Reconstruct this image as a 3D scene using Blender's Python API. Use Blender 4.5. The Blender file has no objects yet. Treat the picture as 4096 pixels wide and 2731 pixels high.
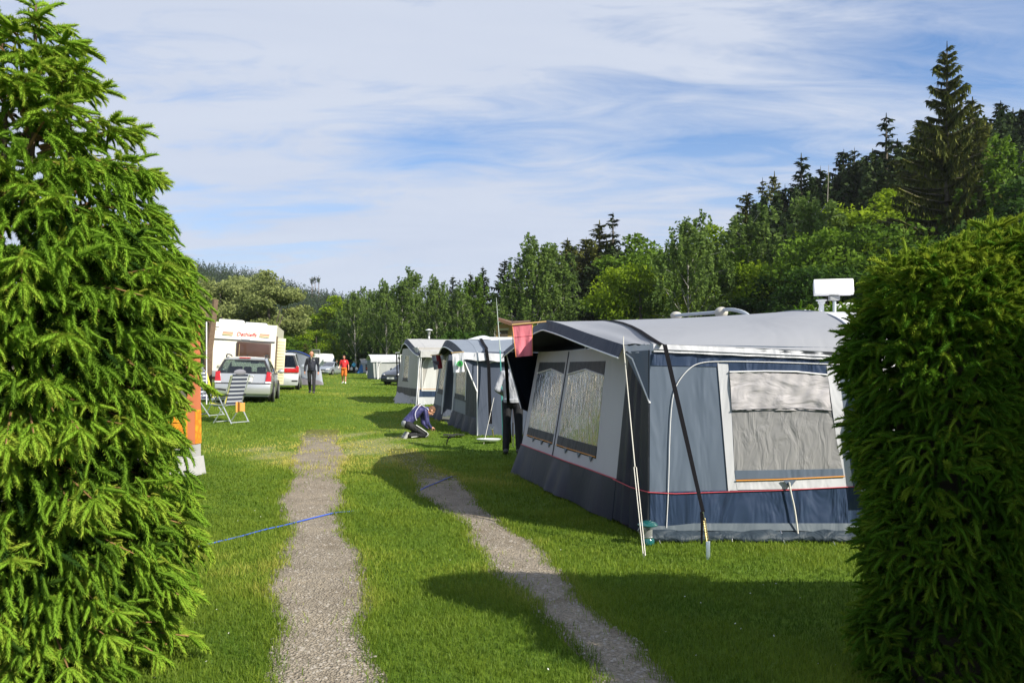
import bpy, bmesh, math, random
import numpy as np
from mathutils import Vector, Matrix, noise as mnoise
random.seed(7); RNG = np.random.default_rng(7)
SC = bpy.context.scene
COL = SC.collection
R = math.radians
# ---------------------------------------------------------------- camera model (photo pixels -> points in the place)
F, CX, HZ, EYE = 3200.0, 2048.0, 1464.0, 1.65
def ss(a, b, x):
    t = np.clip((np.asarray(x, dtype=float) - a) / (b - a), 0, 1)
    return t * t * (3 - 2 * t)
def gz(x, y):
    x = np.asarray(x, dtype=float); y = np.asarray(y, dtype=float)
    z = 0.45 * ss(10, 26, y)
    z = z + 0.02 * np.clip(-6 - x, 0, 9) * ss(12, 22, y)
    z = z + 0.40 * np.clip(x - 22 - 0.03 * y, 0, 60) * ss(52, 95, y)
    z = z + 0.012 * np.sin(x * 1.7 + 0.6 * y) * np.sin(y * 1.1)
    return z
def P(px, py, y):
    return Vector(((px - CX) / F * y, y, EYE + (HZ - py) / F * y))
def G(px, py):
    y = 10.0
    for _ in range(60):
        x = (px - CX) / F * y
        y = 0.5 * y + 0.5 * (EYE - float(gz(x, y))) * F / max(py - HZ, 4)
    x = (px - CX) / F * y
    return Vector((x, y, float(gz(x, y))))
def at(px, y):
    x = (px - CX) / F * y
    return Vector((x, y, float(gz(x, y))))
# ---------------------------------------------------------------- objects
def tag(o, label=None, cat=None, group=None, kind=None):
    if label: o['label'] = label
    if cat: o['category'] = cat
    if group: o['group'] = group
    if kind: o['kind'] = kind
    return o
def thing(name, label, cat, loc=(0, 0, 0), rz=0.0, group=None, rx=0.0, ry=0.0):
    o = bpy.data.objects.new(name, None); COL.objects.link(o)
    o.empty_display_size = 0.2
    o.location = loc; o.rotation_euler = (rx, ry, rz)
    return tag(o, label, cat, group)
def wloc(o):
    v = Vector((0, 0, 0))
    while o is not None:
        v = v + o.location; o = o.parent
    return v
def dup(root, loc=None, rz=None, scale=None, label=None, group=None):
    def rec(o, par):
        c = o.copy(); COL.objects.link(c)
        if par is not None:
            c.parent = par; c.matrix_parent_inverse = Matrix()
        for k in list(o.children): rec(k, c)
        return c
    r = rec(root, None)
    if loc is not None: r.location = loc
    if rz is not None: r.rotation_euler = (0, 0, rz)
    if scale is not None: r.scale = scale
    if label: r['label'] = label
    if group: r['group'] = group
    return r
def finish(me, smooth=None):
    if smooth:
        me.polygons.foreach_set('use_smooth', [True] * len(me.polygons))
        try: me.set_sharp_from_angle(angle=R(smooth))
        except Exception: pass
    me.update()
class MB:
    def __init__(s): s.v = []; s.f = []
    def add(s, vs, fs):
        b = len(s.v); s.v += [Vector(v) for v in vs]
        s.f += [tuple(b + i for i in f) for f in fs]; return s
    def poly(s, pts): return s.add(pts, [tuple(range(len(pts)))])
    def box(s, c, d, M=None):
        c = Vector(c); hx, hy, hz = d[0] / 2, d[1] / 2, d[2] / 2
        vs = [Vector((x, y, z)) for x in (-hx, hx) for y in (-hy, hy) for z in (-hz, hz)]
        if M is not None: vs = [M @ v for v in vs]
        return s.add([c + v for v in vs], [(0, 1, 3, 2), (4, 6, 7, 5), (0, 4, 5, 1), (2, 3, 7, 6), (0, 2, 6, 4), (1, 5, 7, 3)])
    def bar(s, a, b, w, h, up=(0, 0, 1)):
        a, b = Vector(a), Vector(b); d = (b - a); L = d.length; d.normalize()
        u = Vector(up); x = d.cross(u)
        if x.length < 1e-4: x = d.cross(Vector((1, 0, 0)))
        x.normalize(); z = x.cross(d)
        M = Matrix((x, d, z)).transposed()
        return s.box((a + b) / 2, (w, L, h), M)
    def tube(s, pts, r, n=8, cap=True):
        pts = [Vector(p) for p in pts]; m = len(pts)
        if not hasattr(r, '__len__'): r = [r] * m
        vs, fs = [], []
        t0 = (pts[1] - pts[0]).normalized()
        ref = Vector((0, 0, 1)) if abs(t0.z) < 0.9 else Vector((1, 0, 0))
        u = t0.cross(ref).normalized()
        for i in range(m):
            t = (pts[min(i + 1, m - 1)] - pts[max(i - 1, 0)])
            t = t.normalized() if t.length > 1e-9 else t0
            u = (u - t * u.dot(t))
            u = u.normalized() if u.length > 1e-6 else t.cross(Vector((.3, .5, .8))).normalized()
            w = t.cross(u)
            for k in range(n):
                a = 2 * math.pi * k / n
                vs.append(pts[i] + (u * math.cos(a) + w * math.sin(a)) * r[i])
        for i in range(m - 1):
            for k in range(n):
                fs.append((i * n + k, i * n + (k + 1) % n, (i + 1) * n + (k + 1) % n, (i + 1) * n + k))
        if cap:
            fs.append(tuple(range(n))[::-1]); fs.append(tuple((m - 1) * n + k for k in range(n)))
        return s.add(vs, fs)
    def lathe(s, prof, n=16, c=(0, 0, 0), M=None):
        c = Vector(c); vs = []; fs = []; m = len(prof)
        for r, z in prof:
            for k in range(n):
                a = 2 * math.pi * k / n; v = Vector((r * math.cos(a), r * math.sin(a), z))
                if M is not None: v = M @ v
                vs.append(c + v)
        for i in range(m - 1):
            for k in range(n):
                fs.append((i * n + k, i * n + (k + 1) % n, (i + 1) * n + (k + 1) % n, (i + 1) * n + k))
        fs.append(tuple(range(n))[::-1]); fs.append(tuple((m - 1) * n + k for k in range(n)))
        return s.add(vs, fs)
    def ball(s, c, r, nu=12, nv=8, M=None):
        r = r if hasattr(r, '__len__') else (r, r, r); c = Vector(c)
        vs = [Vector((0, 0, -1))]
        for j in range(1, nv):
            b = -math.pi / 2 + math.pi * j / nv
            for i in range(nu):
                a = 2 * math.pi * i / nu
                vs.append(Vector((math.cos(a) * math.cos(b), math.sin(a) * math.cos(b), math.sin(b))))
        vs.append(Vector((0, 0, 1)))
        vs = [Vector((v.x * r[0], v.y * r[1], v.z * r[2])) for v in vs]
        if M is not None: vs = [M @ v for v in vs]
        fs = []
        for i in range(nu): fs.append((0, 1 + (i + 1) % nu, 1 + i))
        for j in range(nv - 2):
            for i in range(nu):
                a = 1 + j * nu
                fs.append((a + i, a + (i + 1) % nu, a + nu + (i + 1) % nu, a + nu + i))
        a = 1 + (nv - 2) * nu; top = len(vs) - 1
        for i in range(nu): fs.append((a + i, a + (i + 1) % nu, top))
        return s.add([c + v for v in vs], fs)
    def prism(s, pts, d):
        d = Vector(d); n = len(pts); pts = [Vector(p) for p in pts]
        fs = [tuple(range(n))[::-1], tuple(n + i for i in range(n))]
        for i in range(n): fs.append((i, (i + 1) % n, n + (i + 1) % n, n + i))
        return s.add(pts + [p + d for p in pts], fs)
    def grid(s, rows):
        m = len(rows); n = len(rows[0]); vs = [p for r in rows for p in r]; fs = []
        for i in range(m - 1):
            for j in range(n - 1):
                fs.append((i * n + j, i * n + j + 1, (i + 1) * n + j + 1, (i + 1) * n + j))
        return s.add(vs, fs)
    def build(s, name, mat, parent=None, smooth=40, world=False, solid=0, bevel=0, recalc=True, remesh=0, mats=None):
        me = bpy.data.meshes.new(name)
        off = wloc(parent) if (world and parent is not None) else Vector((0, 0, 0))
        me.from_pydata([tuple(v - off) for v in s.v], [], s.f)
        if recalc:
            bm = bmesh.new(); bm.from_mesh(me)
            bmesh.ops.recalc_face_normals(bm, faces=bm.faces); bm.to_mesh(me); bm.free()
        if mat: me.materials.append(mat)
        if mats:
            for q in mats: me.materials.append(q)
        o = bpy.data.objects.new(name, me); COL.objects.link(o)
        if parent is not None: o.parent = parent
        if remesh:
            m = o.modifiers.new('r', 'REMESH'); m.mode = 'VOXEL'; m.voxel_size = remesh; m.use_smooth_shade = True
            m2 = o.modifiers.new('s', 'SMOOTH'); m2.factor = 0.5; m2.iterations = 4
            apply_mods(o); me = o.data
        if solid:
            m = o.modifiers.new('t', 'SOLIDIFY'); m.thickness = solid; m.offset = 0
            apply_mods(o); me = o.data
        if bevel:
            m = o.modifiers.new('b', 'BEVEL'); m.width = bevel; m.segments = 2; m.limit_method = 'ANGLE'; m.angle_limit = R(40)
            apply_mods(o); me = o.data
        finish(me, smooth)
        return o
def apply_mods(o):
    dg = bpy.context.evaluated_depsgraph_get(); dg.update()
    me = bpy.data.meshes.new_from_object(o.evaluated_get(dg))
    old = o.data; nm = old.name; o.modifiers.clear(); o.data = me
    bpy.data.meshes.remove(old); me.name = nm
def np_mesh(name, V, Fc, mats, parent=None, attrs=None, smooth=False, matidx=None):
    me = bpy.data.meshes.new(name); V = np.ascontiguousarray(V, dtype=np.float32); Fc = np.ascontiguousarray(Fc, dtype=np.int32)
    n, k = Fc.shape
    me.vertices.add(len(V)); me.vertices.foreach_set('co', V.ravel())
    me.loops.add(n * k); me.loops.foreach_set('vertex_index', Fc.ravel())
    me.polygons.add(n); me.polygons.foreach_set('loop_start', np.arange(0, n * k, k, dtype=np.int32))
    try: me.polygons.foreach_set('loop_total', np.full(n, k, dtype=np.int32))
    except Exception: pass
    for m in mats: me.materials.append(m)
    if matidx is not None: me.polygons.foreach_set('material_index', np.asarray(matidx, dtype=np.int32))
    if attrs:
        for an, av in attrs.items():
            a = me.attributes.new(an, 'FLOAT', 'POINT'); a.data.foreach_set('value', np.asarray(av, dtype=np.float32))
    me.update(calc_edges=True); me.validate()
    if smooth: me.polygons.foreach_set('use_smooth', [True] * n)
    o = bpy.data.objects.new(name, me); COL.objects.link(o)
    if parent is not None: o.parent = parent
    return o
# ---------------------------------------------------------------- materials
MATS = {}
def nodes(name):
    m = bpy.data.materials.new(name); m.use_nodes = True
    nt = m.node_tree; b = nt.nodes['Principled BSDF']; return m, nt, b
def mat(name, col, rough=0.6, metal=0.0, var=0.12, vscale=6.0, bump=0.0, bscale=40.0, spec=0.5, coat=0.0, alpha=1.0, trans=0.0, emit=None):
    if name in MATS: return MATS[name]
    m, nt, b = nodes(name); N = nt.nodes; L = nt.links
    tc = N.new('ShaderNodeTexCoord')
    nz = N.new('ShaderNodeTexNoise'); nz.inputs['Scale'].default_value = vscale; nz.inputs['Detail'].default_value = 5
    L.new(tc.outputs['Object'], nz.inputs['Vector'])
    mx = N.new('ShaderNodeMix'); mx.data_type = 'RGBA'
    c = np.array(col[:3])
    mx.inputs['A'].default_value = (*(c * (1 - var)), 1); mx.inputs['B'].default_value = (*np.minimum(c * (1 + var), 1), 1)
    L.new(nz.outputs['Fac'], mx.inputs['Factor']); L.new(mx.outputs['Result'], b.inputs['Base Color'])
    b.inputs['Roughness'].default_value = rough; b.inputs['Metallic'].default_value = metal
    b.inputs['Specular IOR Level'].default_value = spec
    b.inputs['Coat Weight'].default_value = coat; b.inputs['Coat Roughness'].default_value = 0.08
    b.inputs['Transmission Weight'].default_value = trans
    if bump:
        n2 = N.new('ShaderNodeTexNoise'); n2.inputs['Scale'].default_value = bscale; n2.inputs['Detail'].default_value = 4
        L.new(tc.outputs['Object'], n2.inputs['Vector'])
        bp = N.new('ShaderNodeBump'); bp.inputs['Strength'].default_value = bump; bp.inputs['Distance'].default_value = 0.02
        L.new(n2.outputs['Fac'], bp.inputs['Height']); L.new(bp.outputs['Normal'], b.inputs['Normal'])
    MATS[name] = m; return m
def fabric(name, col, rough=0.7, var=0.1, fold=0.5, fscale=3.0, weave=0.15, spec=0.4, stretch=(1, 1, 0.35), transl=0.0, rot=0.0):
    if name in MATS: return MATS[name]
    m, nt, b = nodes(name); N = nt.nodes; L = nt.links
    tc = N.new('ShaderNodeTexCoord'); mp = N.new('ShaderNodeMapping'); mp.inputs['Scale'].default_value = stretch; mp.inputs['Rotation'].default_value = (0, rot, 0)
    L.new(tc.outputs['Object'], mp.inputs['Vector'])
    n1 = N.new('ShaderNodeTexNoise'); n1.inputs['Scale'].default_value = fscale; n1.inputs['Detail'].default_value = 3; n1.inputs['Distortion'].default_value = 0.8
    L.new(mp.outputs['Vector'], n1.inputs['Vector'])
    n2 = N.new('ShaderNodeTexNoise'); n2.inputs['Scale'].default_value = 260; n2.inputs['Detail'].default_value = 2
    L.new(tc.outputs['Object'], n2.inputs['Vector'])
    n3 = N.new('ShaderNodeTexNoise'); n3.inputs['Scale'].default_value = 1.3; n3.inputs['Detail'].default_value = 6
    L.new(tc.outputs['Object'], n3.inputs['Vector'])
    mx = N.new('ShaderNodeMix'); mx.data_type = 'RGBA'; c = np.array(col[:3])
    mx.inputs['A'].default_value = (*(c * (1 - var)), 1); mx.inputs['B'].default_value = (*np.minimum(c * (1 + var), 1), 1)
    L.new(n3.outputs['Fac'], mx.inputs['Factor']); L.new(mx.outputs['Result'], b.inputs['Base Color'])
    b1 = N.new('ShaderNodeBump'); b1.inputs['Strength'].default_value = fold; b1.inputs['Distance'].default_value = 0.08
    L.new(n1.outputs['Fac'], b1.inputs['Height'])
    b2 = N.new('ShaderNodeBump'); b2.inputs['Strength'].default_value = weave; b2.inputs['Distance'].default_value = 0.003
    L.new(n2.outputs['Fac'], b2.inputs['Height']); L.new(b1.outputs['Normal'], b2.inputs['Normal'])
    L.new(b2.outputs['Normal'], b.inputs['Normal'])
    b.inputs['Roughness'].default_value = rough; b.inputs['Specular IOR Level'].default_value = spec
    if transl:
        out = N['Material Output']; ts = N.new('ShaderNodeBsdfTranslucent'); ms = N.new('ShaderNodeMixShader')
        L.new(mx.outputs['Result'], ts.inputs['Color']); ms.inputs[0].default_value = transl
        L.new(b.outputs[0], ms.inputs[1]); L.new(ts.outputs[0], ms.inputs[2]); L.new(ms.outputs[0], out.inputs['Surface'])
    MATS[name] = m; return m
def leafmat(name, dark, light, transl=0.35, rough=0.5, attr='rnd', mid=None, spec=0.3):
    if name in MATS: return MATS[name]
    m, nt, b = nodes(name); N = nt.nodes; L = nt.links
    a = N.new('ShaderNodeAttribute'); a.attribute_name = attr
    cr = N.new('ShaderNodeValToRGB'); e = cr.color_ramp.elements
    e[0].color = (*dark, 1); e[1].color = (*light, 1)
    if mid:
        q = e.new(mid[0]); q.color = (*mid[1], 1)
    L.new(a.outputs['Fac'], cr.inputs['Fac']); L.new(cr.outputs['Color'], b.inputs['Base Color'])
    b.inputs['Roughness'].default_value = rough; b.inputs['Specular IOR Level'].default_value = spec
    ts = N.new('ShaderNodeBsdfTranslucent'); ms = N.new('ShaderNodeMixShader'); ms.inputs[0].default_value = transl
    L.new(cr.outputs['Color'], ts.inputs['Color']); L.new(b.outputs[0], ms.inputs[1]); L.new(ts.outputs[0], ms.inputs[2])
    L.new(ms.outputs[0], N['Material Output'].inputs['Surface'])
    MATS[name] = m; return m
def glassmat(name, tint=(.6, .65, .65), refl=0.25, rough=0.03, bump=0.0, bscale=8.0, stretch=(1, 1, .4), haze=0.0, hcol=(.6, .62, .62), bd=.014):
    if name in MATS: return MATS[name]
    m, nt, b = nodes(name); N = nt.nodes; L = nt.links; N.remove(b)
    tr = N.new('ShaderNodeBsdfTransparent'); tr.inputs['Color'].default_value = (*tint, 1)
    gl = N.new('ShaderNodeBsdfGlossy'); gl.inputs['Roughness'].default_value = rough
    fr = N.new('ShaderNodeLayerWeight'); fr.inputs['Blend'].default_value = refl
    ms = N.new('ShaderNodeMixShader'); L.new(fr.outputs['Facing'], ms.inputs[0])
    L.new(tr.outputs[0], ms.inputs[1]); L.new(gl.outputs[0], ms.inputs[2]); last = ms
    if haze:
        df = N.new('ShaderNodeBsdfDiffuse'); df.inputs['Color'].default_value = (*hcol, 1)
        m2 = N.new('ShaderNodeMixShader'); m2.inputs[0].default_value = haze
        L.new(ms.outputs[0], m2.inputs[1]); L.new(df.outputs[0], m2.inputs[2]); last = m2
    if bump:
        tc = N.new('ShaderNodeTexCoord'); mp = N.new('ShaderNodeMapping'); mp.inputs['Scale'].default_value = stretch
        L.new(tc.outputs['Object'], mp.inputs['Vector'])
        n1 = N.new('ShaderNodeTexNoise'); n1.inputs['Scale'].default_value = bscale; n1.inputs['Detail'].default_value = 4; n1.inputs['Distortion'].default_value = 1.5
        L.new(mp.outputs['Vector'], n1.inputs['Vector'])
        bp = N.new('ShaderNodeBump'); bp.inputs['Strength'].default_value = bump; bp.inputs['Distance'].default_value = bd
        L.new(n1.outputs['Fac'], bp.inputs['Height']); L.new(bp.outputs['Normal'], gl.inputs['Normal']); L.new(bp.outputs['Normal'], fr.inputs['Normal'])
    L.new(last.outputs[0], N['Material Output'].inputs['Surface'])
    MATS[name] = m; return m
# ---------------------------------------------------------------- camera, light, sky
cam = bpy.data.cameras.new('camera'); co = bpy.data.objects.new('camera', cam); COL.objects.link(co)
co.location = (0, 0, EYE); co.rotation_euler = (R(90), 0, 0)
cam.sensor_fit = 'HORIZONTAL'; cam.sensor_width = 36; cam.lens = 36 * F / 4096.0
cam.shift_y = (HZ - 1365.5) / 4096.0
cam.clip_start = 0.05; cam.clip_end = 6000
SC.camera = co
EL = R(34); SAZ = Vector((0.8, -0.6, 0)).normalized()
sd = Vector((SAZ.x * math.cos(EL), SAZ.y * math.cos(EL), math.sin(EL)))
sl = bpy.data.lights.new('sun', 'SUN'); sl.energy = 4.9; sl.angle = R(0.53); sl.color = (1.0, 0.93, 0.80)
so = bpy.data.objects.new('sun', sl); COL.objects.link(so); so.rotation_euler = sd.to_track_quat('Z', 'Y').to_euler()
so.location = (20, -15, 30)
w = bpy.data.worlds.new('World'); SC.world = w; w.use_nodes = True
nt = w.node_tree; N = nt.nodes; L = nt.links; N.clear()
out = N.new('ShaderNodeOutputWorld'); bg = N.new('ShaderNodeBackground'); bg.inputs['Strength'].default_value = 0.10
sky = N.new('ShaderNodeTexSky'); sky.sky_type = 'NISHITA'; sky.sun_disc = False
sky.sun_elevation = EL; sky.sun_rotation = math.atan2(SAZ.x, SAZ.y); sky.air_density = 1.0; sky.dust_density = 0.6; sky.ozone_density = 1.6
tc = N.new('ShaderNodeTexCoord'); sx = N.new('ShaderNodeSeparateXYZ'); L.new(tc.outputs['Generated'], sx.inputs[0])
def M(op, a, b=None, c=None):
    n = N.new('ShaderNodeMath'); n.operation = op
    for i, q in enumerate((a, b, c)):
        if q is None: continue
        if hasattr(q, 'is_output'): L.new(q, n.inputs[i])
        else: n.inputs[i].default_value = q
    return n.outputs[0]
zz = M('ADD', M('MAXIMUM', sx.outputs['Z'], 0.0), 0.16)
uu = M('DIVIDE', sx.outputs['X'], zz); vv = M('DIVIDE', sx.outputs['Y'], zz)
cb = N.new('ShaderNodeCombineXYZ'); L.new(uu, cb.inputs[0]); L.new(vv, cb.inputs[1])
def cloud(scale, rot, loc, detail, rough, dist):
    mp = N.new('ShaderNodeMapping'); mp.inputs['Scale'].default_value = scale; mp.inputs['Rotation'].default_value = (0, 0, rot); mp.inputs['Location'].default_value = loc
    L.new(cb.outputs[0], mp.inputs['Vector'])
    n = N.new('ShaderNodeTexNoise'); n.inputs['Scale'].default_value = 1.0; n.inputs['Detail'].default_value = detail; n.inputs['Roughness'].default_value = rough; n.inputs['Distortion'].default_value = dist
    L.new(mp.outputs[0], n.inputs['Vector']); return n.outputs['Fac']
CL = CLOUD = dict(big=((0.45, 0.8, 1), 0.25, (-4.7511, -7.1430, 0)), fine=((0.7, 2.0, 1), 0.30, (-1.8710, -6.2105, 0)), wisp=((2.2, 5.5, 1), 0.70, (-7.8027, -1.7714, 0)))
c1 = cloud(*CL['big'], 4, .5, .4); c2 = cloud(*CL['fine'], 6, .55, .7); c3 = cloud(*CL['wisp'], 7, .65, 1.2)
cov = M('ADD', M('ADD', M('MULTIPLY', c1, 0.46), M('MULTIPLY', c2, 0.33)), M('MULTIPLY', c3, 0.24))
cr = N.new('ShaderNodeValToRGB'); e = cr.color_ramp.elements
e[0].position = 0.415; e[0].color = (0.05, 0.05, 0.05, 1); e[1].position = 0.57; e[1].color = (0.95, 0.95, 0.95, 1)
bo = N.new('ShaderNodeMapRange'); L.new(sx.outputs['Z'], bo.inputs[0]); bo.inputs[1].default_value = 0.08; bo.inputs[2].default_value = 0.30; bo.inputs[3].default_value = 0.085; bo.inputs[4].default_value = 0.0
cov = M('ADD', cov, bo.outputs[0])
L.new(cov, cr.inputs['Fac'])
lowz = N.new('ShaderNodeMapRange'); L.new(sx.outputs['Z'], lowz.inputs[0])
lowz.inputs[1].default_value = 0.10; lowz.inputs[2].default_value = 0.30; lowz.inputs[3].default_value = .80; lowz.inputs[4].default_value = 0.0
fac = M('MAXIMUM', cr.outputs['Color'], lowz.outputs[0])
ccol = N.new('ShaderNodeMix'); ccol.data_type = 'RGBA'
ccol.inputs['A'].default_value = (3.3, 3.75, 4.8, 1); ccol.inputs['B'].default_value = (4.6, 4.9, 5.5, 1)
L.new(c2, ccol.inputs['Factor'])
blue = N.new('ShaderNodeMix'); blue.data_type = 'RGBA'; blue.blend_type = 'MULTIPLY'; blue.inputs['Factor'].default_value = 1.0
L.new(sky.outputs[0], blue.inputs['A']); blue.inputs['B'].default_value = (0.60, 0.83, 1.08, 1)
mx = N.new('ShaderNodeMix'); mx.data_type = 'RGBA'
L.new(fac, mx.inputs['Factor']); L.new(blue.outputs['Result'], mx.inputs['A']); L.new(ccol.outputs['Result'], mx.inputs['B'])
L.new(mx.outputs['Result'], bg.inputs['Color']); L.new(bg.outputs[0], out.inputs[0])
SC.view_settings.view_transform = 'Standard'; SC.view_settings.look = 'None'; SC.view_settings.exposure = 0.7; SC.view_settings.gamma = 1.0
SC.cycles.max_bounces = 8; SC.cycles.transparent_max_bounces = 12; SC.cycles.diffuse_bounces = 3; SC.cycles.glossy_bounces = 3
SC.cycles.use_denoising = True
# ---------------------------------------------------------------- ground
LT = [((1046, 2726), (1526, 2731)), ((1112, 2555), (1480, 2520)), ((1099, 2292), (1454, 2325)), ((1135, 2160), (1388, 2147)), ((1131, 1976), (1358, 2029)), ((1171, 1897), (1362, 1897)), ((1184, 1799), (1375, 1831)), ((1215, 1752), (1345, 1752)), ((1245, 1705), (1335, 1705)), ((1262, 1680), (1325, 1680))]
RT = [((2355, 2731), (2680, 2731)), ((2249, 2555), (2520, 2560)), ((2118, 2437), (2400, 2437)), ((2046, 2331), (2269, 2331)), ((1947, 2226), (2180, 2226)), ((1868, 2134), (2052, 2134)), ((1809, 2068), (1985, 2068)), ((1697, 1983), (1888, 1983)), ((1658, 1917), (1822, 1917)), ((1585, 1831), (1697, 1831)), ((1560, 1795), (1640, 1795))]
def trk(T):
    a = [G(*p[0]) for p in T]; b = [G(*p[1]) for p in T]
    # one step further back towards the camera
    ys = [3.9 - 2.6] ; d = (a[0] - a[2]); d2 = (b[0] - b[2])
    a = [a[0] + d * (2.2 / abs(d.y))] + a; b = [b[0] + d2 * (2.2 / abs(d2.y))] + b
    return np.array([[v.x, v.y] for v in a]), np.array([[v.x, v.y] for v in b])
TRK = [trk(LT), trk(RT)]
def edge_noise(y, k):
    y = np.asarray(y, dtype=float)
    return 0.045 * np.sin(1.7 * y + k) + 0.032 * np.sin(4.7 * y + 2.1 * k) + 0.012 * np.sin(11.3 * y + 1.3 * k) + 0.008 * np.sin(23 * y + k)
def track_bounds(i, y):
    a, b = TRK[i]
    o = np.argsort(a[:, 1]); p = np.argsort(b[:, 1])
    xl = np.interp(y, a[o, 1], a[o, 0]) + edge_noise(y, 1 + 5 * i); xr = np.interp(y, b[p, 1], b[p, 0]) + edge_noise(y, 3 + 5 * i)
    ymax = min(a[:, 1].max(), b[:, 1].max())
    return xl - .02, xr + .03, ymax
def in_track(x, y, pad=0.0):
    m = np.zeros(len(x), bool)
    for i in (0, 1):
        xl, xr, ym = track_bounds(i, y)
        m |= (x > xl - pad) & (x < xr + pad) & (y < ym)
    return m
WC = G(1400, 1770)
def wear(x, y):
    # worn yellowish mossy patch where the two tracks merge
    a = ((x - (WC.x + 0.0)) / 2.0) ** 2 + ((y - WC.y + 0.3) / 3.4) ** 2
    n_ = .5 * np.sin(2.3 * x + 1.1 * np.sin(1.7 * y)) + .5 * np.sin(1.9 * y + 1.4 * np.sin(2.9 * x)) + .4 * np.sin(5.1 * x - 3.7 * y)
    return .62 * np.clip(1.05 - a + .5 * n_, 0, 1)
def lane(x, y):
    # lightly worn lane beyond
    c = -2.9 - 0.235 * (y - 16)
    return np.clip(1 - np.abs(x - c) / (2.2 + 0.0 * y), 0, 1) * ss(14, 20, y)
m, nt, b = nodes('ground_soil'); N = nt.nodes; L = nt.links
tc = N.new('ShaderNodeTexCoord'); at1 = N.new('ShaderNodeAttribute'); at1.attribute_name = 'wear'
n1 = N.new('ShaderNodeTexNoise'); n1.inputs['Scale'].default_value = 0.35; n1.inputs['Detail'].default_value = 7; L.new(tc.outputs['Object'], n1.inputs['Vector'])
n2 = N.new('ShaderNodeTexNoise'); n2.inputs['Scale'].default_value = 9; n2.inputs['Detail'].default_value = 8; n2.inputs['Roughness'].default_value = .75; L.new(tc.outputs['Object'], n2.inputs['Vector'])
g1 = N.new('ShaderNodeMix'); g1.data_type = 'RGBA'; g1.inputs['A'].default_value = (.065, .135, .014, 1); g1.inputs['B'].default_value = (.14, .21, .022, 1); L.new(n1.outputs['Fac'], g1.inputs['Factor'])
g2 = N.new('ShaderNodeMix'); g2.data_type = 'RGBA'; g2.blend_type = 'MULTIPLY'; g2.inputs['Factor'].default_value = .55; L.new(g1.outputs['Result'], g2.inputs['A'])
cr2 = N.new('ShaderNodeValToRGB'); cr2.color_ramp.elements[0].position = .35; cr2.color_ramp.elements[0].color = (.4, .4, .35, 1); cr2.color_ramp.elements[1].position = .62; cr2.color_ramp.elements[1].color = (1.25, 1.2, 1, 1); L.new(n2.outputs['Fac'], cr2.inputs['Fac']); L.new(cr2.outputs['Color'], g2.inputs['B'])
ws = N.new('ShaderNodeMath'); ws.operation = 'MULTIPLY_ADD'; L.new(at1.outputs['Fac'], ws.inputs[0]); ws.inputs[1].default_value = 1.15; n5 = N.new('ShaderNodeTexNoise'); n5.inputs['Scale'].default_value = 16; n5.inputs['Detail'].default_value = 9; n5.inputs['Roughness'].default_value = .8; L.new(tc.outputs['Object'], n5.inputs['Vector'])
ad = N.new('ShaderNodeMath'); ad.operation = 'SUBTRACT'; ad.operation = 'MULTIPLY_ADD'; L.new(n5.outputs['Fac'], ad.inputs[0]); ad.inputs[1].default_value = 2.6; ad.inputs[2].default_value = -1.95; L.new(ad.outputs[0], ws.inputs[2])
cl = N.new('ShaderNodeMath'); cl.operation = 'MULTIPLY'; cl.use_clamp = True; L.new(ws.outputs[0], cl.inputs[0]); cl.inputs[1].default_value = 3.0
g3 = N.new('ShaderNodeMix'); g3.data_type = 'RGBA'; L.new(cl.outputs[0], g3.inputs['Factor']); L.new(g2.outputs['Result'], g3.inputs['A'])
g4 = N.new('ShaderNodeMix'); g4.data_type = 'RGBA'; g4.inputs['A'].default_value = (.17, .19, .030, 1); g4.inputs['B'].default_value = (.30, .27, .17, 1); L.new(n5.outputs['Fac'], g4.inputs['Factor']); L.new(g4.outputs['Result'], g3.inputs['B'])
L.new(g3.outputs['Result'], b.inputs['Base Color']); b.inputs['Roughness'].default_value = .95; b.inputs['Specular IOR Level'].default_value = .1
bp = N.new('ShaderNodeBump'); bp.inputs['Strength'].default_value = .6; bp.inputs['Distance'].default_value = .03; L.new(n2.outputs['Fac'], bp.inputs['Height']); L.new(bp.outputs['Normal'], b.inputs['Normal'])
GROUND_M = m
def sp(a, b, n, k): 
    t = np.linspace(-1, 1, n); s = np.sinh(k * t) / np.sinh(k)
    return s
xs = np.concatenate([np.linspace(-900, -80, 14)[:-1], np.linspace(-80, -12, 35)[:-1], np.linspace(-12, 8, 90)[:-1], np.linspace(8, 110, 60)[:-1], np.linspace(110, 900, 12)])
ys = np.concatenate([np.linspace(-40, 0, 12)[:-1], np.linspace(0, 30, 130)[:-1], np.linspace(30, 140, 90)[:-1], np.linspace(140, 1500, 20)])
X, Y = np.meshgrid(xs, ys); Z = gz(X, Y)
V = np.stack([X, Y, Z], -1).reshape(-1, 3); nx = len(xs); ny = len(ys)
ii, jj = np.meshgrid(np.arange(ny - 1), np.arange(nx - 1), indexing='ij'); a = (ii * nx + jj).ravel()
Fq = np.stack([a, a + 1, a + nx + 1, a + nx], -1)
wv = np.maximum(1.3 * wear(V[:, 0], V[:, 1]), 0.42 * lane(V[:, 0], V[:, 1]))
g = np_mesh('ground', V, Fq, [GROUND_M], attrs={'wear': wv}, smooth=True)
tag(g, 'grassy campsite ground spreading from the gravel tracks to the wood', kind='structure')
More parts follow.
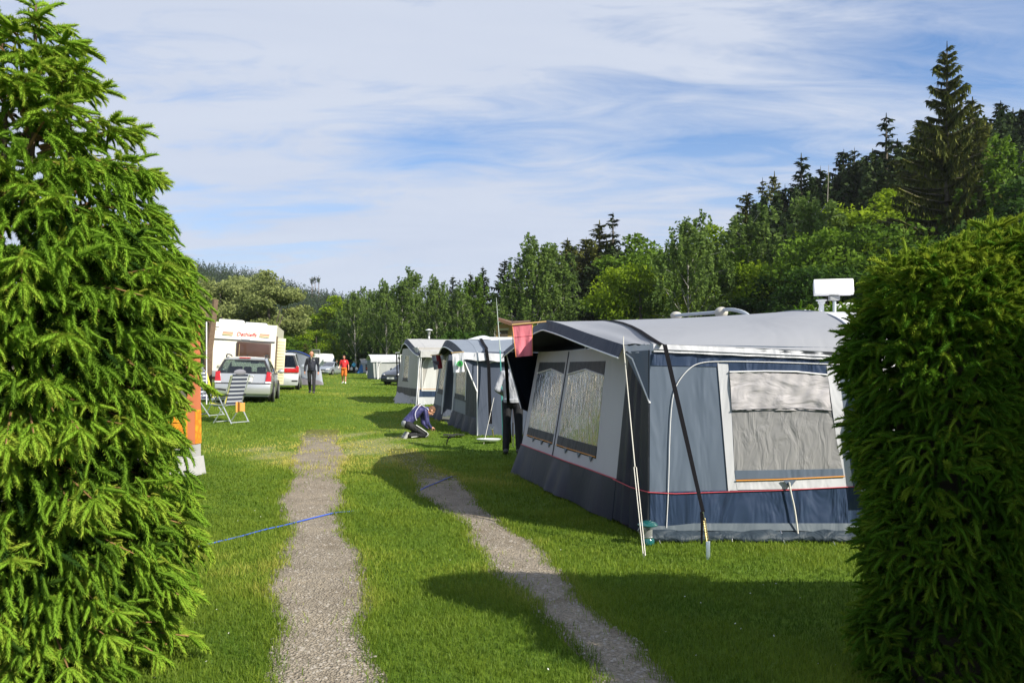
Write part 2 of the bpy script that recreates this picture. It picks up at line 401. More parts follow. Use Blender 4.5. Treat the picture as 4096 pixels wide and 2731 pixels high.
# gravel wheel tracks
m, nt, b = nodes('gravel'); N = nt.nodes; L = nt.links
tc = N.new('ShaderNodeTexCoord')
vo = N.new('ShaderNodeTexVoronoi'); vo.inputs['Scale'].default_value = 64; vo.inputs['Randomness'].default_value = 1; L.new(tc.outputs['Object'], vo.inputs['Vector'])
nn = N.new('ShaderNodeTexNoise'); nn.inputs['Scale'].default_value = 2.2; nn.inputs['Detail'].default_value = 8; nn.inputs['Roughness'].default_value = .7; L.new(tc.outputs['Object'], nn.inputs['Vector'])
nf = N.new('ShaderNodeTexNoise'); nf.inputs['Scale'].default_value = 90; nf.inputs['Detail'].default_value = 4; L.new(tc.outputs['Object'], nf.inputs['Vector'])
cr = N.new('ShaderNodeValToRGB'); e = cr.color_ramp.elements; e[0].position = .25; e[0].color = (.20, .165, .115, 1); e[1].position = .75; e[1].color = (.37, .315, .235, 1)
q = e.new(.5); q.color = (.29, .255, .205, 1)
L.new(nn.outputs['Fac'], cr.inputs['Fac'])
mv = N.new('ShaderNodeMix'); mv.data_type = 'RGBA'; mv.blend_type = 'MULTIPLY'; mv.inputs['Factor'].default_value = .55
L.new(cr.outputs['Color'], mv.inputs['A'])
vr = N.new('ShaderNodeSeparateColor'); L.new(vo.outputs['Color'], vr.inputs[0])
vc = N.new('ShaderNodeValToRGB'); vc.color_ramp.elements[0].color = (.62, .60, .58, 1); vc.color_ramp.elements[1].color = (1.35, 1.33, 1.28, 1); L.new(vr.outputs[0], vc.inputs['Fac']); L.new(vc.outputs['Color'], mv.inputs['B'])
ae = N.new('ShaderNodeAttribute'); ae.attribute_name = 'edge'
ms_ = N.new('ShaderNodeTexNoise'); ms_.inputs['Scale'].default_value = 5; ms_.inputs['Detail'].default_value = 9; ms_.inputs['Roughness'].default_value = .75; L.new(tc.outputs['Object'], ms_.inputs['Vector'])
mq = N.new('ShaderNodeMath'); mq.operation = 'MULTIPLY_ADD'; L.new(ms_.outputs['Fac'], mq.inputs[0]); mq.inputs[1].default_value = 2.2; L.new(ae.outputs['Fac'], mq.inputs[2])
mr = N.new('ShaderNodeMapRange'); L.new(mq.outputs[0], mr.inputs[0]); mr.inputs[1].default_value = 1.78; mr.inputs[2].default_value = 2.15
mg = N.new('ShaderNodeMix'); mg.data_type = 'RGBA'; L.new(mr.outputs[0], mg.inputs['Factor']); L.new(mv.outputs['Result'], mg.inputs['A']); mg.inputs['B'].default_value = (.135, .145, .03, 1)
L.new(mg.outputs['Result'], b.inputs['Base Color']); b.inputs['Roughness'].default_value = .95; b.inputs['Specular IOR Level'].default_value = .15
bp = N.new('ShaderNodeBump'); bp.inputs['Strength'].default_value = .9; bp.inputs['Distance'].default_value = .02; L.new(vo.outputs['Distance'], bp.inputs['Height'])
b2 = N.new('ShaderNodeBump'); b2.inputs['Strength'].default_value = .6; b2.inputs['Distance'].default_value = .02; L.new(nf.outputs['Fac'], b2.inputs['Height']); L.new(bp.outputs['Normal'], b2.inputs['Normal']); L.new(b2.outputs['Normal'], b.inputs['Normal'])
GRAVEL = m
for i, lb in ((0, 'straight left gravel wheel track beside the spruce'), (1, 'curving right gravel wheel track beside the blue awning')):
    yy = np.arange(1.7, 18, 0.06); xl, xr, ym = track_bounds(i, yy)
    k = yy <= ym; yy, xl, xr = yy[k], xl[k], xr[k]; nc = 12
    t = np.linspace(0, 1, nc)
    Xg = xl[:, None] * (1 - t) + xr[:, None] * t; Yg = np.repeat(yy[:, None], nc, 1)
    Zg = gz(Xg, Yg) + 0.012 - 0.012 * (np.abs(t - .5) * 2)[None, :] ** 4
    V = np.stack([Xg, Yg, Zg], -1).reshape(-1, 3); a = (np.arange(len(yy) - 1)[:, None] * nc + np.arange(nc - 1)[None]).ravel()
    g = np_mesh('gravel_track', V, np.stack([a, a + 1, a + nc + 1, a + nc], -1), [GRAVEL], smooth=True, attrs={'edge': np.maximum((np.abs(t - .5) * 2)[None, :] ** 3 * .75 + 0 * Yg, 1.7 * ss(ym - 6.5, ym, Yg)).ravel()})
    tag(g, lb, kind='structure')
# loose stones lying on the tracks: nobody could count them
def pebbles():
    n = 5200; vs = []; fs = []
    y = 3.6 + 11 * RNG.random(n) ** 1.8; side = RNG.random(n) < .55; u = RNG.random(n)
    l0, r0, m0 = track_bounds(0, y); l1, r1, m1 = track_bounds(1, y)
    x = np.where(side, l0 + (r0 - l0) * u, l1 + (r1 - l1) * u)
    ok = np.where(side, y < m0, y < m1); x, y = x[ok], y[ok]; n = len(x)
    s = 0.004 + 0.011 * RNG.random(n) ** 3
    base = np.array([[1, 0, 0], [0, 1, 0], [-1, 0, 0], [0, -1, 0], [0, 0, .6]], float)
    th = RNG.random(n) * 6.28; V = np.repeat(base[None], n, 0) * (0.7 + .6 * RNG.random((n, 5, 3)))
    c, sn = np.cos(th)[:, None], np.sin(th)[:, None]
    vx = V[..., 0] * c - V[..., 1] * sn; vy = V[..., 0] * sn + V[..., 1] * c
    W = np.stack([vx * s[:, None] + x[:, None], vy * s[:, None] + y[:, None], V[..., 2] * s[:, None] + (gz(x, y) + .012)[:, None]], -1).reshape(-1, 3)
    f = np.array([[0, 1, 4], [1, 2, 4], [2, 3, 4], [3, 0, 4]]); Fc = (np.arange(n)[:, None, None] * 5 + f[None]).reshape(-1, 3)
    o = np_mesh('gravel_stones', W, Fc, [mat('stone', (.32, .29, .25), .9, var=.4, vscale=30)])
    tag(o, 'loose pale stones strewn over the gravel tracks', 'gravel', kind='stuff')
pebbles()
# ---------------------------------------------------------------- grass (stuff)
GRASS = leafmat('grass_blade', (.062, .128, .010), (.52, .46, .11), transl=.38, rough=.6, mid=(.5, (.190, .265, .024)), spec=.25)
NOGRASS = []   # polygons (lists of xy) where no grass grows
def inpoly(x, y, poly):
    r = np.zeros(len(x), bool); n = len(poly)
    for i in range(n):
        x1, y1 = poly[i]; x2, y2 = poly[(i + 1) % n]
        c = ((y1 > y) != (y2 > y)) & (x < (x2 - x1) * (y - y1) / (y2 - y1 + 1e-12) + x1)
        r ^= c
    return r
def vnoise(x, y, s):
    # cheap smooth noise
    return (np.sin(x * s + 1.3 * np.sin(y * s * .7)) + np.sin(y * s * 1.3 + 1.7 * np.sin(x * s * .6 + 2)) + np.sin((x + y) * s * .53 + 4)) / 3
def make_grass():
    bands = [(2.6, 6, 6200, .004, .055), (6, 9, 3600, .0055, .055), (9, 14, 1500, .008, .055), (14, 24, 520, .013, .055), (24, 45, 110, .026, .06), (45, 100, 16, .06, .065)]
    Vs, Fs, As = [], [], []; off = 0
    for y0, y1, dens, wd, ht in bands:
        hw = .72
        area = hw * (y1 ** 2 - y0 ** 2) + 2.0 * (y1 - y0); n = int(area * dens)
        y = np.sqrt(y0 ** 2 + (y1 ** 2 - y0 ** 2) * RNG.random(n)); x = (RNG.random(n) * 2 - 1) * (hw * y + 1.0)
        k = ~in_track(x, y, -.05 - .05 * RNG.random(n) ** 2); 
        for i in (0, 1):
            ym_ = track_bounds(i, y)[2]; k |= (RNG.random(n) < .75 * ss(ym_ - 5.0, ym_ - .3, y) * (.6 + .8 * vnoise(x, y, 6.0)))
        tuft = RNG.random(n) < .035; k |= tuft & ~in_track(x, y, -.22); k |= (RNG.random(n) < .25) & ~in_track(x, y, -.12) & (vnoise(x, y, 9.0) > .0)
        wv = np.maximum(wear(x, y) * 1.0, .45 * lane(x, y))
        k &= RNG.random(n) > wv * 0.72 * (0.85 + .9 * vnoise(x, y, 4.0))
        for p in NOGRASS: k &= ~inpoly(x, y, p)
        x, y, wv = x[k], y[k], wv[k]; n = len(x)
        pt = .5 + .5 * vnoise(x, y, 1.7) ; pt2 = .5 + .5 * vnoise(x + 40, y - 11, 7.0)
        near_edge = np.zeros(n)
        for i in (0, 1):
            l, r, ym = track_bounds(i, y); d = np.where((x < l) | (x > r), np.minimum(np.abs(x - l), np.abs(x - r)), 0)
            near_edge = np.maximum(near_edge, np.exp(-(d / .13) ** 2) * (y < ym))
        h = ht * (.5 + .55 * RNG.random(n)) * (.62 + .5 * pt + .35 * pt2 * pt2) * (1 - .6 * wv) * (1 + .35 * near_edge)
        w = wd * (.7 + .6 * RNG.random(n)); th = RNG.random(n) * 6.283; lean = (.15 + .9 * RNG.random(n) ** 1.4) * h; la = RNG.random(n) * 6.283 + .0
        dx, dy = np.cos(th) * w * .5, np.sin(th) * w * .5; lx, ly = np.cos(la) * lean, np.sin(la) * lean
        z = gz(x, y) - .004
        b0 = np.stack([x - dx, y - dy, z], -1); b1 = np.stack([x + dx, y + dy, z], -1)
        m0 = np.stack([x - dx * .8 + lx * .35, y - dy * .8 + ly * .35, z + h * .62], -1); m1 = np.stack([x + dx * .8 + lx * .35, y + dy * .8 + ly * .35, z + h * .62], -1)
        tp = np.stack([x + lx, y + ly, z + h * (1 - .25 * (lean / h))], -1)
        V = np.stack([b0, b1, m1, m0, tp], 1).reshape(-1, 3)
        f = np.array([[0, 1, 2], [0, 2, 3], [3, 2, 4]]); Fc = (np.arange(n)[:, None, None] * 5 + f[None]).reshape(-1, 3) + off
        rnd = np.clip(.30 + .30 * (RNG.random(n) - .5) + .34 * (pt - .5) + .30 * (pt2 - .5) + .32 * np.clip(vnoise(x * .7 + 9, y * .7, 1.1), -.4, 1) + .55 * wv + .25 * near_edge * RNG.random(n), 0, 1)
        As.append(np.repeat(rnd, 5)); Vs.append(V); Fs.append(Fc); off += 5 * n
    V = np.concatenate(Vs); Fc = np.concatenate(Fs)
    o = np_mesh('grass', V, Fc, [GRASS], attrs={'rnd': np.concatenate(As)})
    tag(o, 'short bright green meadow grass between and beside the gravel tracks', 'grass', kind='stuff')
    print('grass faces', len(Fc))
# ---------------------------------------------------------------- spruce shoots (near foliage)
def shoot_proto(seed, n=46, droop=.45, fat=.235):
    r = np.random.default_rng(seed); V = []; Fc = []; T = []
    t = np.linspace(.02, 1.0, n)
    def sp(t): return np.stack([t - .12 * droop * t ** 2, 0 * t, -droop * .55 * t ** 2], -1)
    S = sp(t); ang = np.arange(n) * 2.39996 + r.random(n) * .5
    for i in range(n):
        a = ang[i]; tng = sp(np.array([t[i] + .02]))[0] - S[i]; tng /= np.linalg.norm(tng)
        side = np.array([0, math.cos(a), math.sin(a)])
        d = tng * (.55 + .5 * t[i]) + side * (1.0 - .25 * t[i]); d /= np.linalg.norm(d)
        ln = fat * (1.0 - .30 * abs(t[i] - .4)) * (.85 + .3 * r.random())
        wv = np.cross(d, side + np.array([.3, .2, .1])); wv /= np.linalg.norm(wv); wv *= .032
        b = len(V); p = S[i]
        V += [p - wv, p + wv, p + d * ln]; Fc.append([b, b + 1, b + 2]); T += [-.05, -.05, .15]
    # the soft body of the young shoot, tapering to a blunt end
    ks = [(0, .03), (.18, .066), (.55, .080), (.88, .064), (1.04, .012)]; b = len(V); m_ = 5
    for q, rr in ks:
        c = sp(np.array([q]))[0]
        for k in range(m_):
            a = k * 6.2832 / m_ + q * 2; V.append(c + np.array([0, math.cos(a), math.sin(a)]) * rr * (.85 + .3 * r.random())); T.append(-.09 + .04 * q)
    for i in range(len(ks) - 1):
        for k in range(m_):
            k2 = (k + 1) % m_; a0 = b + i * m_ + k; a1 = b + i * m_ + k2
            Fc.append([a0, a1, a1 + m_]); Fc.append([a0, a1 + m_, a0 + m_])
    return np.array(V), np.array(Fc), np.array(T)
PROTO = [shoot_proto(s, n=74, droop=d) for s, d in ((1, .15), (2, .45), (3, .7), (4, .95))]
def place_shoots(name, pos, dirs, size, tone, mats, parent, loc, upb=None):
    """pos (N,3) world, dirs (N,3), size (N), tone (N) -> one mesh"""
    n = len(pos); d = dirs / np.linalg.norm(dirs, axis=1, keepdims=True)
    up = np.tile(np.array([0, 0, 1.0]), (n, 1)) + .35 * RNG.normal(size=(n, 3))
    y = np.cross(up, d); y /= np.linalg.norm(y, axis=1, keepdims=True) + 1e-9; z = np.cross(d, y)
    pick = RNG.integers(0, len(PROTO), n); Vs, Fs, As = [], [], []; off = 0
    for k, (V, Fc, T) in enumerate(PROTO):
        i = np.where(pick == k)[0]; m = len(i)
        if not m: continue
        s = size[i][:, None, None]
        W = (V[None, :, 0:1] * d[i][:, None] + V[None, :, 1:2] * y[i][:, None] + V[None, :, 2:3] * z[i][:, None]) * s + pos[i][:, None]
        Vs.append(W.reshape(-1, 3)); Fs.append((Fc[None] + (np.arange(m) * len(V))[:, None, None]).reshape(-1, 3) + off)
        As.append(np.clip(tone[i][:, None] + T[None], 0, 1).ravel()); off += m * len(V)
    V = np.concatenate(Vs) - np.array(loc)[None]
    return np_mesh(name, V, np.concatenate(Fs), mats, parent, attrs={'rnd': np.concatenate(As)})
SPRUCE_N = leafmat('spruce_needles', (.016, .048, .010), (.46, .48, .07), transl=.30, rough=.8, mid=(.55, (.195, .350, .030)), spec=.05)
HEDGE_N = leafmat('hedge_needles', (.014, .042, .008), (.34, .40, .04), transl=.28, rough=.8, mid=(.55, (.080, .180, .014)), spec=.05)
BARK = mat('bark', (.12, .08, .05), .9, var=.4, vscale=14, bump=.6, bscale=30)
TWIG = mat('spruce_twig', (.26, .15, .06), .8, var=.4, vscale=30)
DARKIN = mat('blocker_dark', (.035, .03, .018), .95, var=.5, vscale=20)  # dark colour of the solid cores that stand in for the unlit hedge inside
def near_spruce():
    ax = Vector((-2.66, 4.35, 0)); H = 3.62
    root = thing('spruce_tree', 'bushy bright green young spruce filling the left edge of the view', 'tree', (ax.x, ax.y, float(gz(ax.x, ax.y))))
    prof_z = np.array([-.1, .3, .55, 1.1, 1.5, 1.8, 2.07, 2.4, 2.6, 2.95, 3.2, 3.45, 3.62]); prof_r = np.array([.74, .80, .88, .90, .90, .93, .99, .80, .66, .56, .40, .22, .05])
    t = MB(); t.tube([ax + Vector((0, 0, -.05)), ax + Vector((.02, 0, 1.2)), ax + Vector((0, .02, 2.4)), ax + Vector((.05, 0, 3.3))], [.07, .05, .022, .008], 8)
    leaders = [(ax + Vector((.03, 0, 2.5)), ax + Vector((.10, -.05, 3.60))), (ax + Vector((-.05, -.1, 2.45)), ax + Vector((-.05, -.1, 3.42))), (ax + Vector((-.1, .1, 2.4)), ax + Vector((-.22, .05, 3.2))), (ax + Vector((.1, .1, 2.3)), ax + Vector((.27, .02, 3.22)))]
    for a, b in leaders: t.tube([a, (a + b) / 2 + Vector((.02, 0, 0)), b], [.014, .010, .005], 6)
    t.build('trunk', BARK, root, world=True)
    pos, dr, sz, tn = [], [], [], []; tw = MB()
    rg = np.random.default_rng(11)
    nb = 560
    for i in range(nb):
        z = 3.5 * (1 - (1 - rg.random()) ** .92) ; z = rg.random() ** .95 * 3.5
        az = rg.random() * 2 * math.pi
        back = math.cos(az - math.atan2(.9, -.45))   # facing away from the lane and the camera
        if back > .35 and rg.random() < .6: continue
        if z > 2.65 and rg.random() < .32: continue
        rad = np.interp(z, prof_z, prof_r) * (.80 + .28 * rg.random())
        # a loose lumpy outline
        rad *= .90; rad *= 1 + .09 * math.sin(3 * az + 2.3 * z) + .06 * math.sin(7 * z + 2 * az)
        o = np.array([math.cos(az), math.sin(az), 0])
        droop = (.02 + .16 * rg.random()) * rad + (.25 if z < 2.4 else .0) * rad * .3; rise = (.10 if z < 2.3 else .36) * rad
        base = np.array([ax.x, ax.y, z - rise * .6]); tip = base + o * rad + np.array([0, 0, rise - droop + .12 * rg.normal() * rad])
        tip[2] = max(tip[2], .05)
        ctrl = base + o * rad * .55 + np.array([0, 0, rise * .9])
        def bz(s): return (1 - s) ** 2 * base + 2 * s * (1 - s) * ctrl + s * s * tip
        tw.tube([bz(s) for s in (.15, .45, .75, 1.0)], [.010, .007, .005, .003], 4, cap=False)
        side = np.cross(np.array([0, 0, 1.0]), o)
        fresh = rg.random()
        s = .34 + .06 * rg.random(); k = 0
        while s < .99:
            p = bz(s); tan = bz(min(s + .02, 1)) - bz(s - .02); tan /= np.linalg.norm(tan)
            ln = (.10 + .34 * (1 - s)) * rad * (.6 + .6 * rg.random()); ln = min(ln, .30)
            for sg in (-1, 1):
                d = tan * (.75 + .3 * rg.random()) + side * sg * .80 + np.array([0, 0, -.10 - .45 * rg.random()]); d /= np.linalg.norm(d)
                ns = max(1, int(ln / .075)); q = p.copy(); dd = d.copy()
                for j in range(ns):
                    last = j == ns - 1
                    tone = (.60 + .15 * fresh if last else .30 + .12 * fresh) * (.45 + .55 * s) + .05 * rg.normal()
                    L_ = (.115 + .05 * rg.random()) if last else .11
                    pos.append(q.copy()); dr.append(dd.copy()); sz.append(L_); tn.append(tone)
                    if last and rg.random() < .75:
                        for s2 in (-1, 1):
                            d3 = dd + np.cross(dd, np.array([0, 0, 1.0])) * s2 * .8 + np.array([0, 0, -.25 * rg.random()])
                            pos.append(q.copy()); dr.append(d3); sz.append(.075 + .04 * rg.random()); tn.append(tone * .97)
                    q = q + dd * .075; dd = dd + np.array([0, 0, -.09]); dd /= np.linalg.norm(dd)
            s += (.10 + .04 * rg.random()) / max(rad, .3)
        # the tip: a fan of fresh shoots and yellow buds
        tan = bz(1.0) - bz(.95); tan /= np.linalg.norm(tan)
        for j in range(5):
            a = (j - 2) * .42 + .1 * rg.normal(); d = tan * math.cos(a) + side * math.sin(a) + np.array([0, 0, (.25 if z > 2.3 else -.15) * rg.random()])
            pos.append(bz(1.0)); dr.append(d); sz.append(.10 + .05 * rg.random()); tn.append(.58 + .12 * rg.random())
        if rg.random() < .75:
            for j in range(rg.integers(5, 12)):
                s = .55 + .45 * rg.random(); pos.append(bz(s) + rg.normal(size=3) * .015); dr.append(o + rg.normal(size=3) * .6 + np.array([0, 0, .3])); sz.append(.034 + .022 * rg.random()); tn.append(.82 + .18 * rg.random())
    for a, b in leaders:
        a, b = np.array(a), np.array(b); d = b - a
        for k in range(80):
            s = .15 + .85 * k / 80; p = a + d * s; an = rg.random() * 6.28
            o = np.array([math.cos(an), math.sin(an), .35 + .3 * rg.random()])
            whorl = (abs((s * 4) % 1.0 - .9) < .13) or s > .96
            if whorl:
                pos.append(p); dr.append(o + np.array([0, 0, .5 * (s > .9)])); sz.append(.13 + .05 * rg.random()); tn.append(.55 + .1 * rg.random())
            elif rg.random() < .5:
                pos.append(p); dr.append(o * .4 + np.array([0, 0, 1.0])); sz.append(.06); tn.append(.42)
    print('spruce shoots', len(pos))
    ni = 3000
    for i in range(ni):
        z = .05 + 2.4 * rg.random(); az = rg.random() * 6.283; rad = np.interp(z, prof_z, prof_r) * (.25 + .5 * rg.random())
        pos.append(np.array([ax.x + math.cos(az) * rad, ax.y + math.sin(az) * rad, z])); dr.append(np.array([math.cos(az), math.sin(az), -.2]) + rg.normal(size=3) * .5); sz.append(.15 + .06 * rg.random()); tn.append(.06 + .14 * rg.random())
    for i in range(3200):
        z = .05 + 2.75 * rg.random(); az = rg.random() * 6.283; rad = np.interp(z, prof_z, prof_r) * (.70 + .24 * rg.random()) * (1 + .07 * math.sin(3 * az + 2.3 * z))
        pos.append(np.array([ax.x + math.cos(az) * rad, ax.y + math.sin(az) * rad, z])); dr.append(np.array([math.cos(az), math.sin(az), -.45]) + rg.normal(size=3) * .4); sz.append(.10 + .05 * rg.random()); tn.append(.30 + .28 * rg.random())
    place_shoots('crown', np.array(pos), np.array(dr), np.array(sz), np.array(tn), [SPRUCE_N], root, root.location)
    tw.build('branch', TWIG, root, world=True, smooth=0, recalc=False)
def near_hedge():
    """an L-shaped clipped hedge: one arm across the view, the other coming towards the photographer on the right"""
    root = thing('spruce_hedge', 'clipped dark green spruce hedge with sunlit top at the right edge', 'hedge', (2.05, 4.12, 0))
    rg = np.random.default_rng(5); pos, dr, sz, tn = [], [], [], []
    core = MB(); stems = MB()
    def lump(p): return .045 * math.sin(5.1 * p[0] + 3.3 * p[2]) + .045 * math.sin(4.2 * p[2] + 6 * p[1]) + .03 * math.sin(13 * p[2] + 9 * p[0])
    def arm(A, B, HW, HT, n, vis):
        A, B = np.array(A), np.array(B); d = B - A; Ln = np.linalg.norm(d); d = d / Ln; nrm = np.array([d[1], -d[0]])
        if nrm[0] * (-1) + nrm[1] * (-1) < 0: nrm = -nrm      # the side towards the lane and the camera
        def prof(z):   # half width as the height grows: upright, with a rounded shoulder
            q = max(0, (z - (HT - .42)) / .42); return math.sqrt(max(0.02, 1 - q ** 2.2)) * (1 - .03 * max(0, (.4 - z) / .4))
        for i in range(n):
            r = rg.random()
            if r < .56: s = rg.random() ** 1.2 * min(Ln, vis); ang = math.pi / 2
            elif r < .80: s = 0.0; ang = math.pi / 2 + rg.random() * math.pi
            else: s = None
            if s is None:
                s = rg.random() * min(Ln, vis + .5) - .15; off = (rg.random() * 2 - 1) * HW * .9
                if s < 0.35 and math.hypot(off, HW * max(0, (.35 - s))) > HW * .9: continue
                q = A + d * (s - .25) + nrm * off; z = HT - .40 * abs(off / HW) ** 2.6 - .09 * rg.random(); p = np.array([q[0], q[1], z]); out = np.array([nrm[0] * off / HW * .8, nrm[1] * off / HW * .8, .8])
                if s < .3: out[:2] -= d * .5; p[2] -= .22 * (1 - (s + .15) / .45) ** 2
            else:
                z = .03 + (HT - .08) * rg.random() ** .9; w = prof(z); o2 = d * math.cos(ang) + nrm * math.sin(ang); q = A + d * s + o2 * HW * w
                p = np.array([q[0], q[1], z]); out = np.array([o2[0], o2[1], .10 + 2.4 * max(0, (z - HT + .45))])
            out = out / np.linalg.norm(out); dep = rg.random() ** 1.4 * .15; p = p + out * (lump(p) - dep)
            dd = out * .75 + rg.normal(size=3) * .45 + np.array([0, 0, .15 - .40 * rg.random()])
            t_ = max(.05, .60 - 3.0 * dep + .08 * rg.normal()) + (.16 * min(1, max(0, (p[2] - HT + .5) / .3)) if dep < .06 else 0)  # sunlit top painted in as a paler tone, shaded gaps as a darker one
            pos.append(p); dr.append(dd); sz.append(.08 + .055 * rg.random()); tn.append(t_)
            if dep < .06 and rg.random() < .55:
                for k in range(2): pos.append(p + out * .015); dr.append(dd + rg.normal(size=3) * .55); sz.append(.06 + .04 * rg.random()); tn.append(t_)
            if rg.random() < .06: pos.append(p + out * .03); dr.append(dd); sz.append(.032); tn.append(.85)
        for i in range(70):   # stray shoots breaking the clipped outline
            z = .4 + (HT - .5) * rg.random(); ang = math.pi / 2 + rg.random() * 1.6; o2 = d * math.cos(ang) + nrm * math.sin(ang)
            q = A + o2 * HW * prof(z) * .98; dd = np.array([o2[0], o2[1], -.05]) + rg.normal(size=3) * .25
            pos.append(np.array([q[0], q[1], z])); dr.append(dd); sz.append(.13); tn.append(.38)
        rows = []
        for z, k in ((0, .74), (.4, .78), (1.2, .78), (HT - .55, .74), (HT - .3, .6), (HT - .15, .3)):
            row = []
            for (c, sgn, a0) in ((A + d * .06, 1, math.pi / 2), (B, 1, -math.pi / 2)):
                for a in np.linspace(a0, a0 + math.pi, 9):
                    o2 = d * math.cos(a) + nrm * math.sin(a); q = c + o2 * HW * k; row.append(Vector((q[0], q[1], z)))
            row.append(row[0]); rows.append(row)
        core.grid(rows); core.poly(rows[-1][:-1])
        for k in range(int(Ln / .6)):
            q = A + d * (.2 + k * .6); MB().tube([(q[0], q[1], 0), (q[0] + .02, q[1], 1.1), (q[0], q[1], HT - .25)], [.04, .03, .012], 6).build('stem', BARK, root, world=True)
    arm((2.26, 4.12), (7.0, 4.12), .40, 2.27, 13500, 1.5)
    arm((3.30, 3.05), (4.40, .4), .56, 2.42, 6000, 3.0)
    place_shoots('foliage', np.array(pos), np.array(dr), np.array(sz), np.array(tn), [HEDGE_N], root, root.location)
    core.build('light_blocker', DARKIN, root, world=True)  # solid dark core added so no light leaks through the foliage
near_spruce(); near_hedge()
# ---------------------------------------------------------------- trees of the wood (prototypes, then copies)
def leaves(C, size, rg, nbias=(0, 0, .5), flat=1.0):
    n = len(C); nr = rg.normal(size=(n, 3)) + np.array(nbias)[None]; nr /= np.linalg.norm(nr, axis=1, keepdims=True)
    a = np.cross(nr, rg.normal(size=(n, 3))); a /= np.linalg.norm(a, axis=1, keepdims=True) + 1e-9; b = np.cross(nr, a)
    s = size if hasattr(size, '__len__') else np.full(n, size); s = s[:, None]
    V = np.stack([C - a * s, C - b * s * .55 + nr * s * .15, C + a * s, C + b * s * .55 + nr * s * .15], 1).reshape(-1, 3)
    return V, np.arange(4 * n).reshape(-1, 4)
TRUNK = mat('tree_bark', (.10, .085, .065), .9, var=.4, vscale=3)
BIRCHB = mat('birch_bark', (.30, .29, .26), .8, var=.45, vscale=2.5)
def LM(name, dark, light, t=.4): return leafmat(name, dark, light, transl=t, rough=.7, spec=.12)
LF = dict(
    bright=LM('leaves_bright', (.055, .125, .006), (.27, .37, .016)),
    mid=LM('leaves_mid', (.036, .092, .008), (.155, .255, .022)),
    dark=LM('leaves_dark', (.016, .048, .008), (.065, .13, .018)),
    birch=LM('leaves_birch', (.048, .100, .016), (.18, .265, .058)),
    olive=LM('leaves_olive', (.10, .135, .036), (.33, .37, .135)),
    spruce=LM('needles_far', (.012, .030, .008), (.050, .078, .020), .15),
    spruce2=LM('needles_far_warm', (.034, .054, .009), (.18, .19, .035), .15),
    haze=LM('needles_hill', (.012, .026, .010), (.040, .066, .022), .15))
def mk_broad(seed, h, r, base=.18, nc=50, per=250, ls=.135, shape=1.0):
    rg = np.random.default_rng(seed); root = thing('broadleaf_tree', 'x', 'tree')
    cz = h * (.5 + base / 2); hz = h * (1 - base) / 2
    C = []; CR = []
    for i in range(nc):
        u = rg.normal(size=3); u /= np.linalg.norm(u); rr = .55 + .42 * rg.random()
        zf = u[2] * rr; wid = (1 - .25 * shape * max(0, zf)) 
        c = np.array([u[0] * r * rr * wid, u[1] * r * rr * wid, cz + hz * zf]); C.append(c); CR.append(r * (.17 + .16 * rg.random()))
    P_, T_ = [], []
    for c, cr in zip(C, CR):
        n = int(per * (.6 + .8 * rg.random())); v = rg.normal(size=(n, 3)); v /= np.linalg.norm(v, axis=1, keepdims=True)
        v *= (rg.random((n, 1)) ** .45) * np.array([[1.15, 1.15, .72]]) * cr
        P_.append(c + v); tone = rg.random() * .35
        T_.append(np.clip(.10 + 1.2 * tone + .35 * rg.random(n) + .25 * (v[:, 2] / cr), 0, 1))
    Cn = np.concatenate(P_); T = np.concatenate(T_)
    V, Fc = leaves(Cn, ls * (.7 + .7 * rg.random(len(Cn))), rg)
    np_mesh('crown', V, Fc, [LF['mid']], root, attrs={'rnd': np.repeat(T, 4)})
    t = MB(); t.tube([(0, 0, -.3), (.02 * h, 0, h * .3), (0, .01 * h, h * .75)], [h * .022, h * .016, h * .004], 7)
    for k in range(9):
        c = C[k]; z0 = h * (.2 + .35 * rg.random()); t.tube([(0, 0, z0), (c[0] * .5, c[1] * .5, (z0 + c[2]) / 2 + .2), (c[0] * .78, c[1] * .78, c[2] - .1 * h)], [h * .008, h * .005, h * .002], 5)
    t.build('trunk', TRUNK, root)
    return root
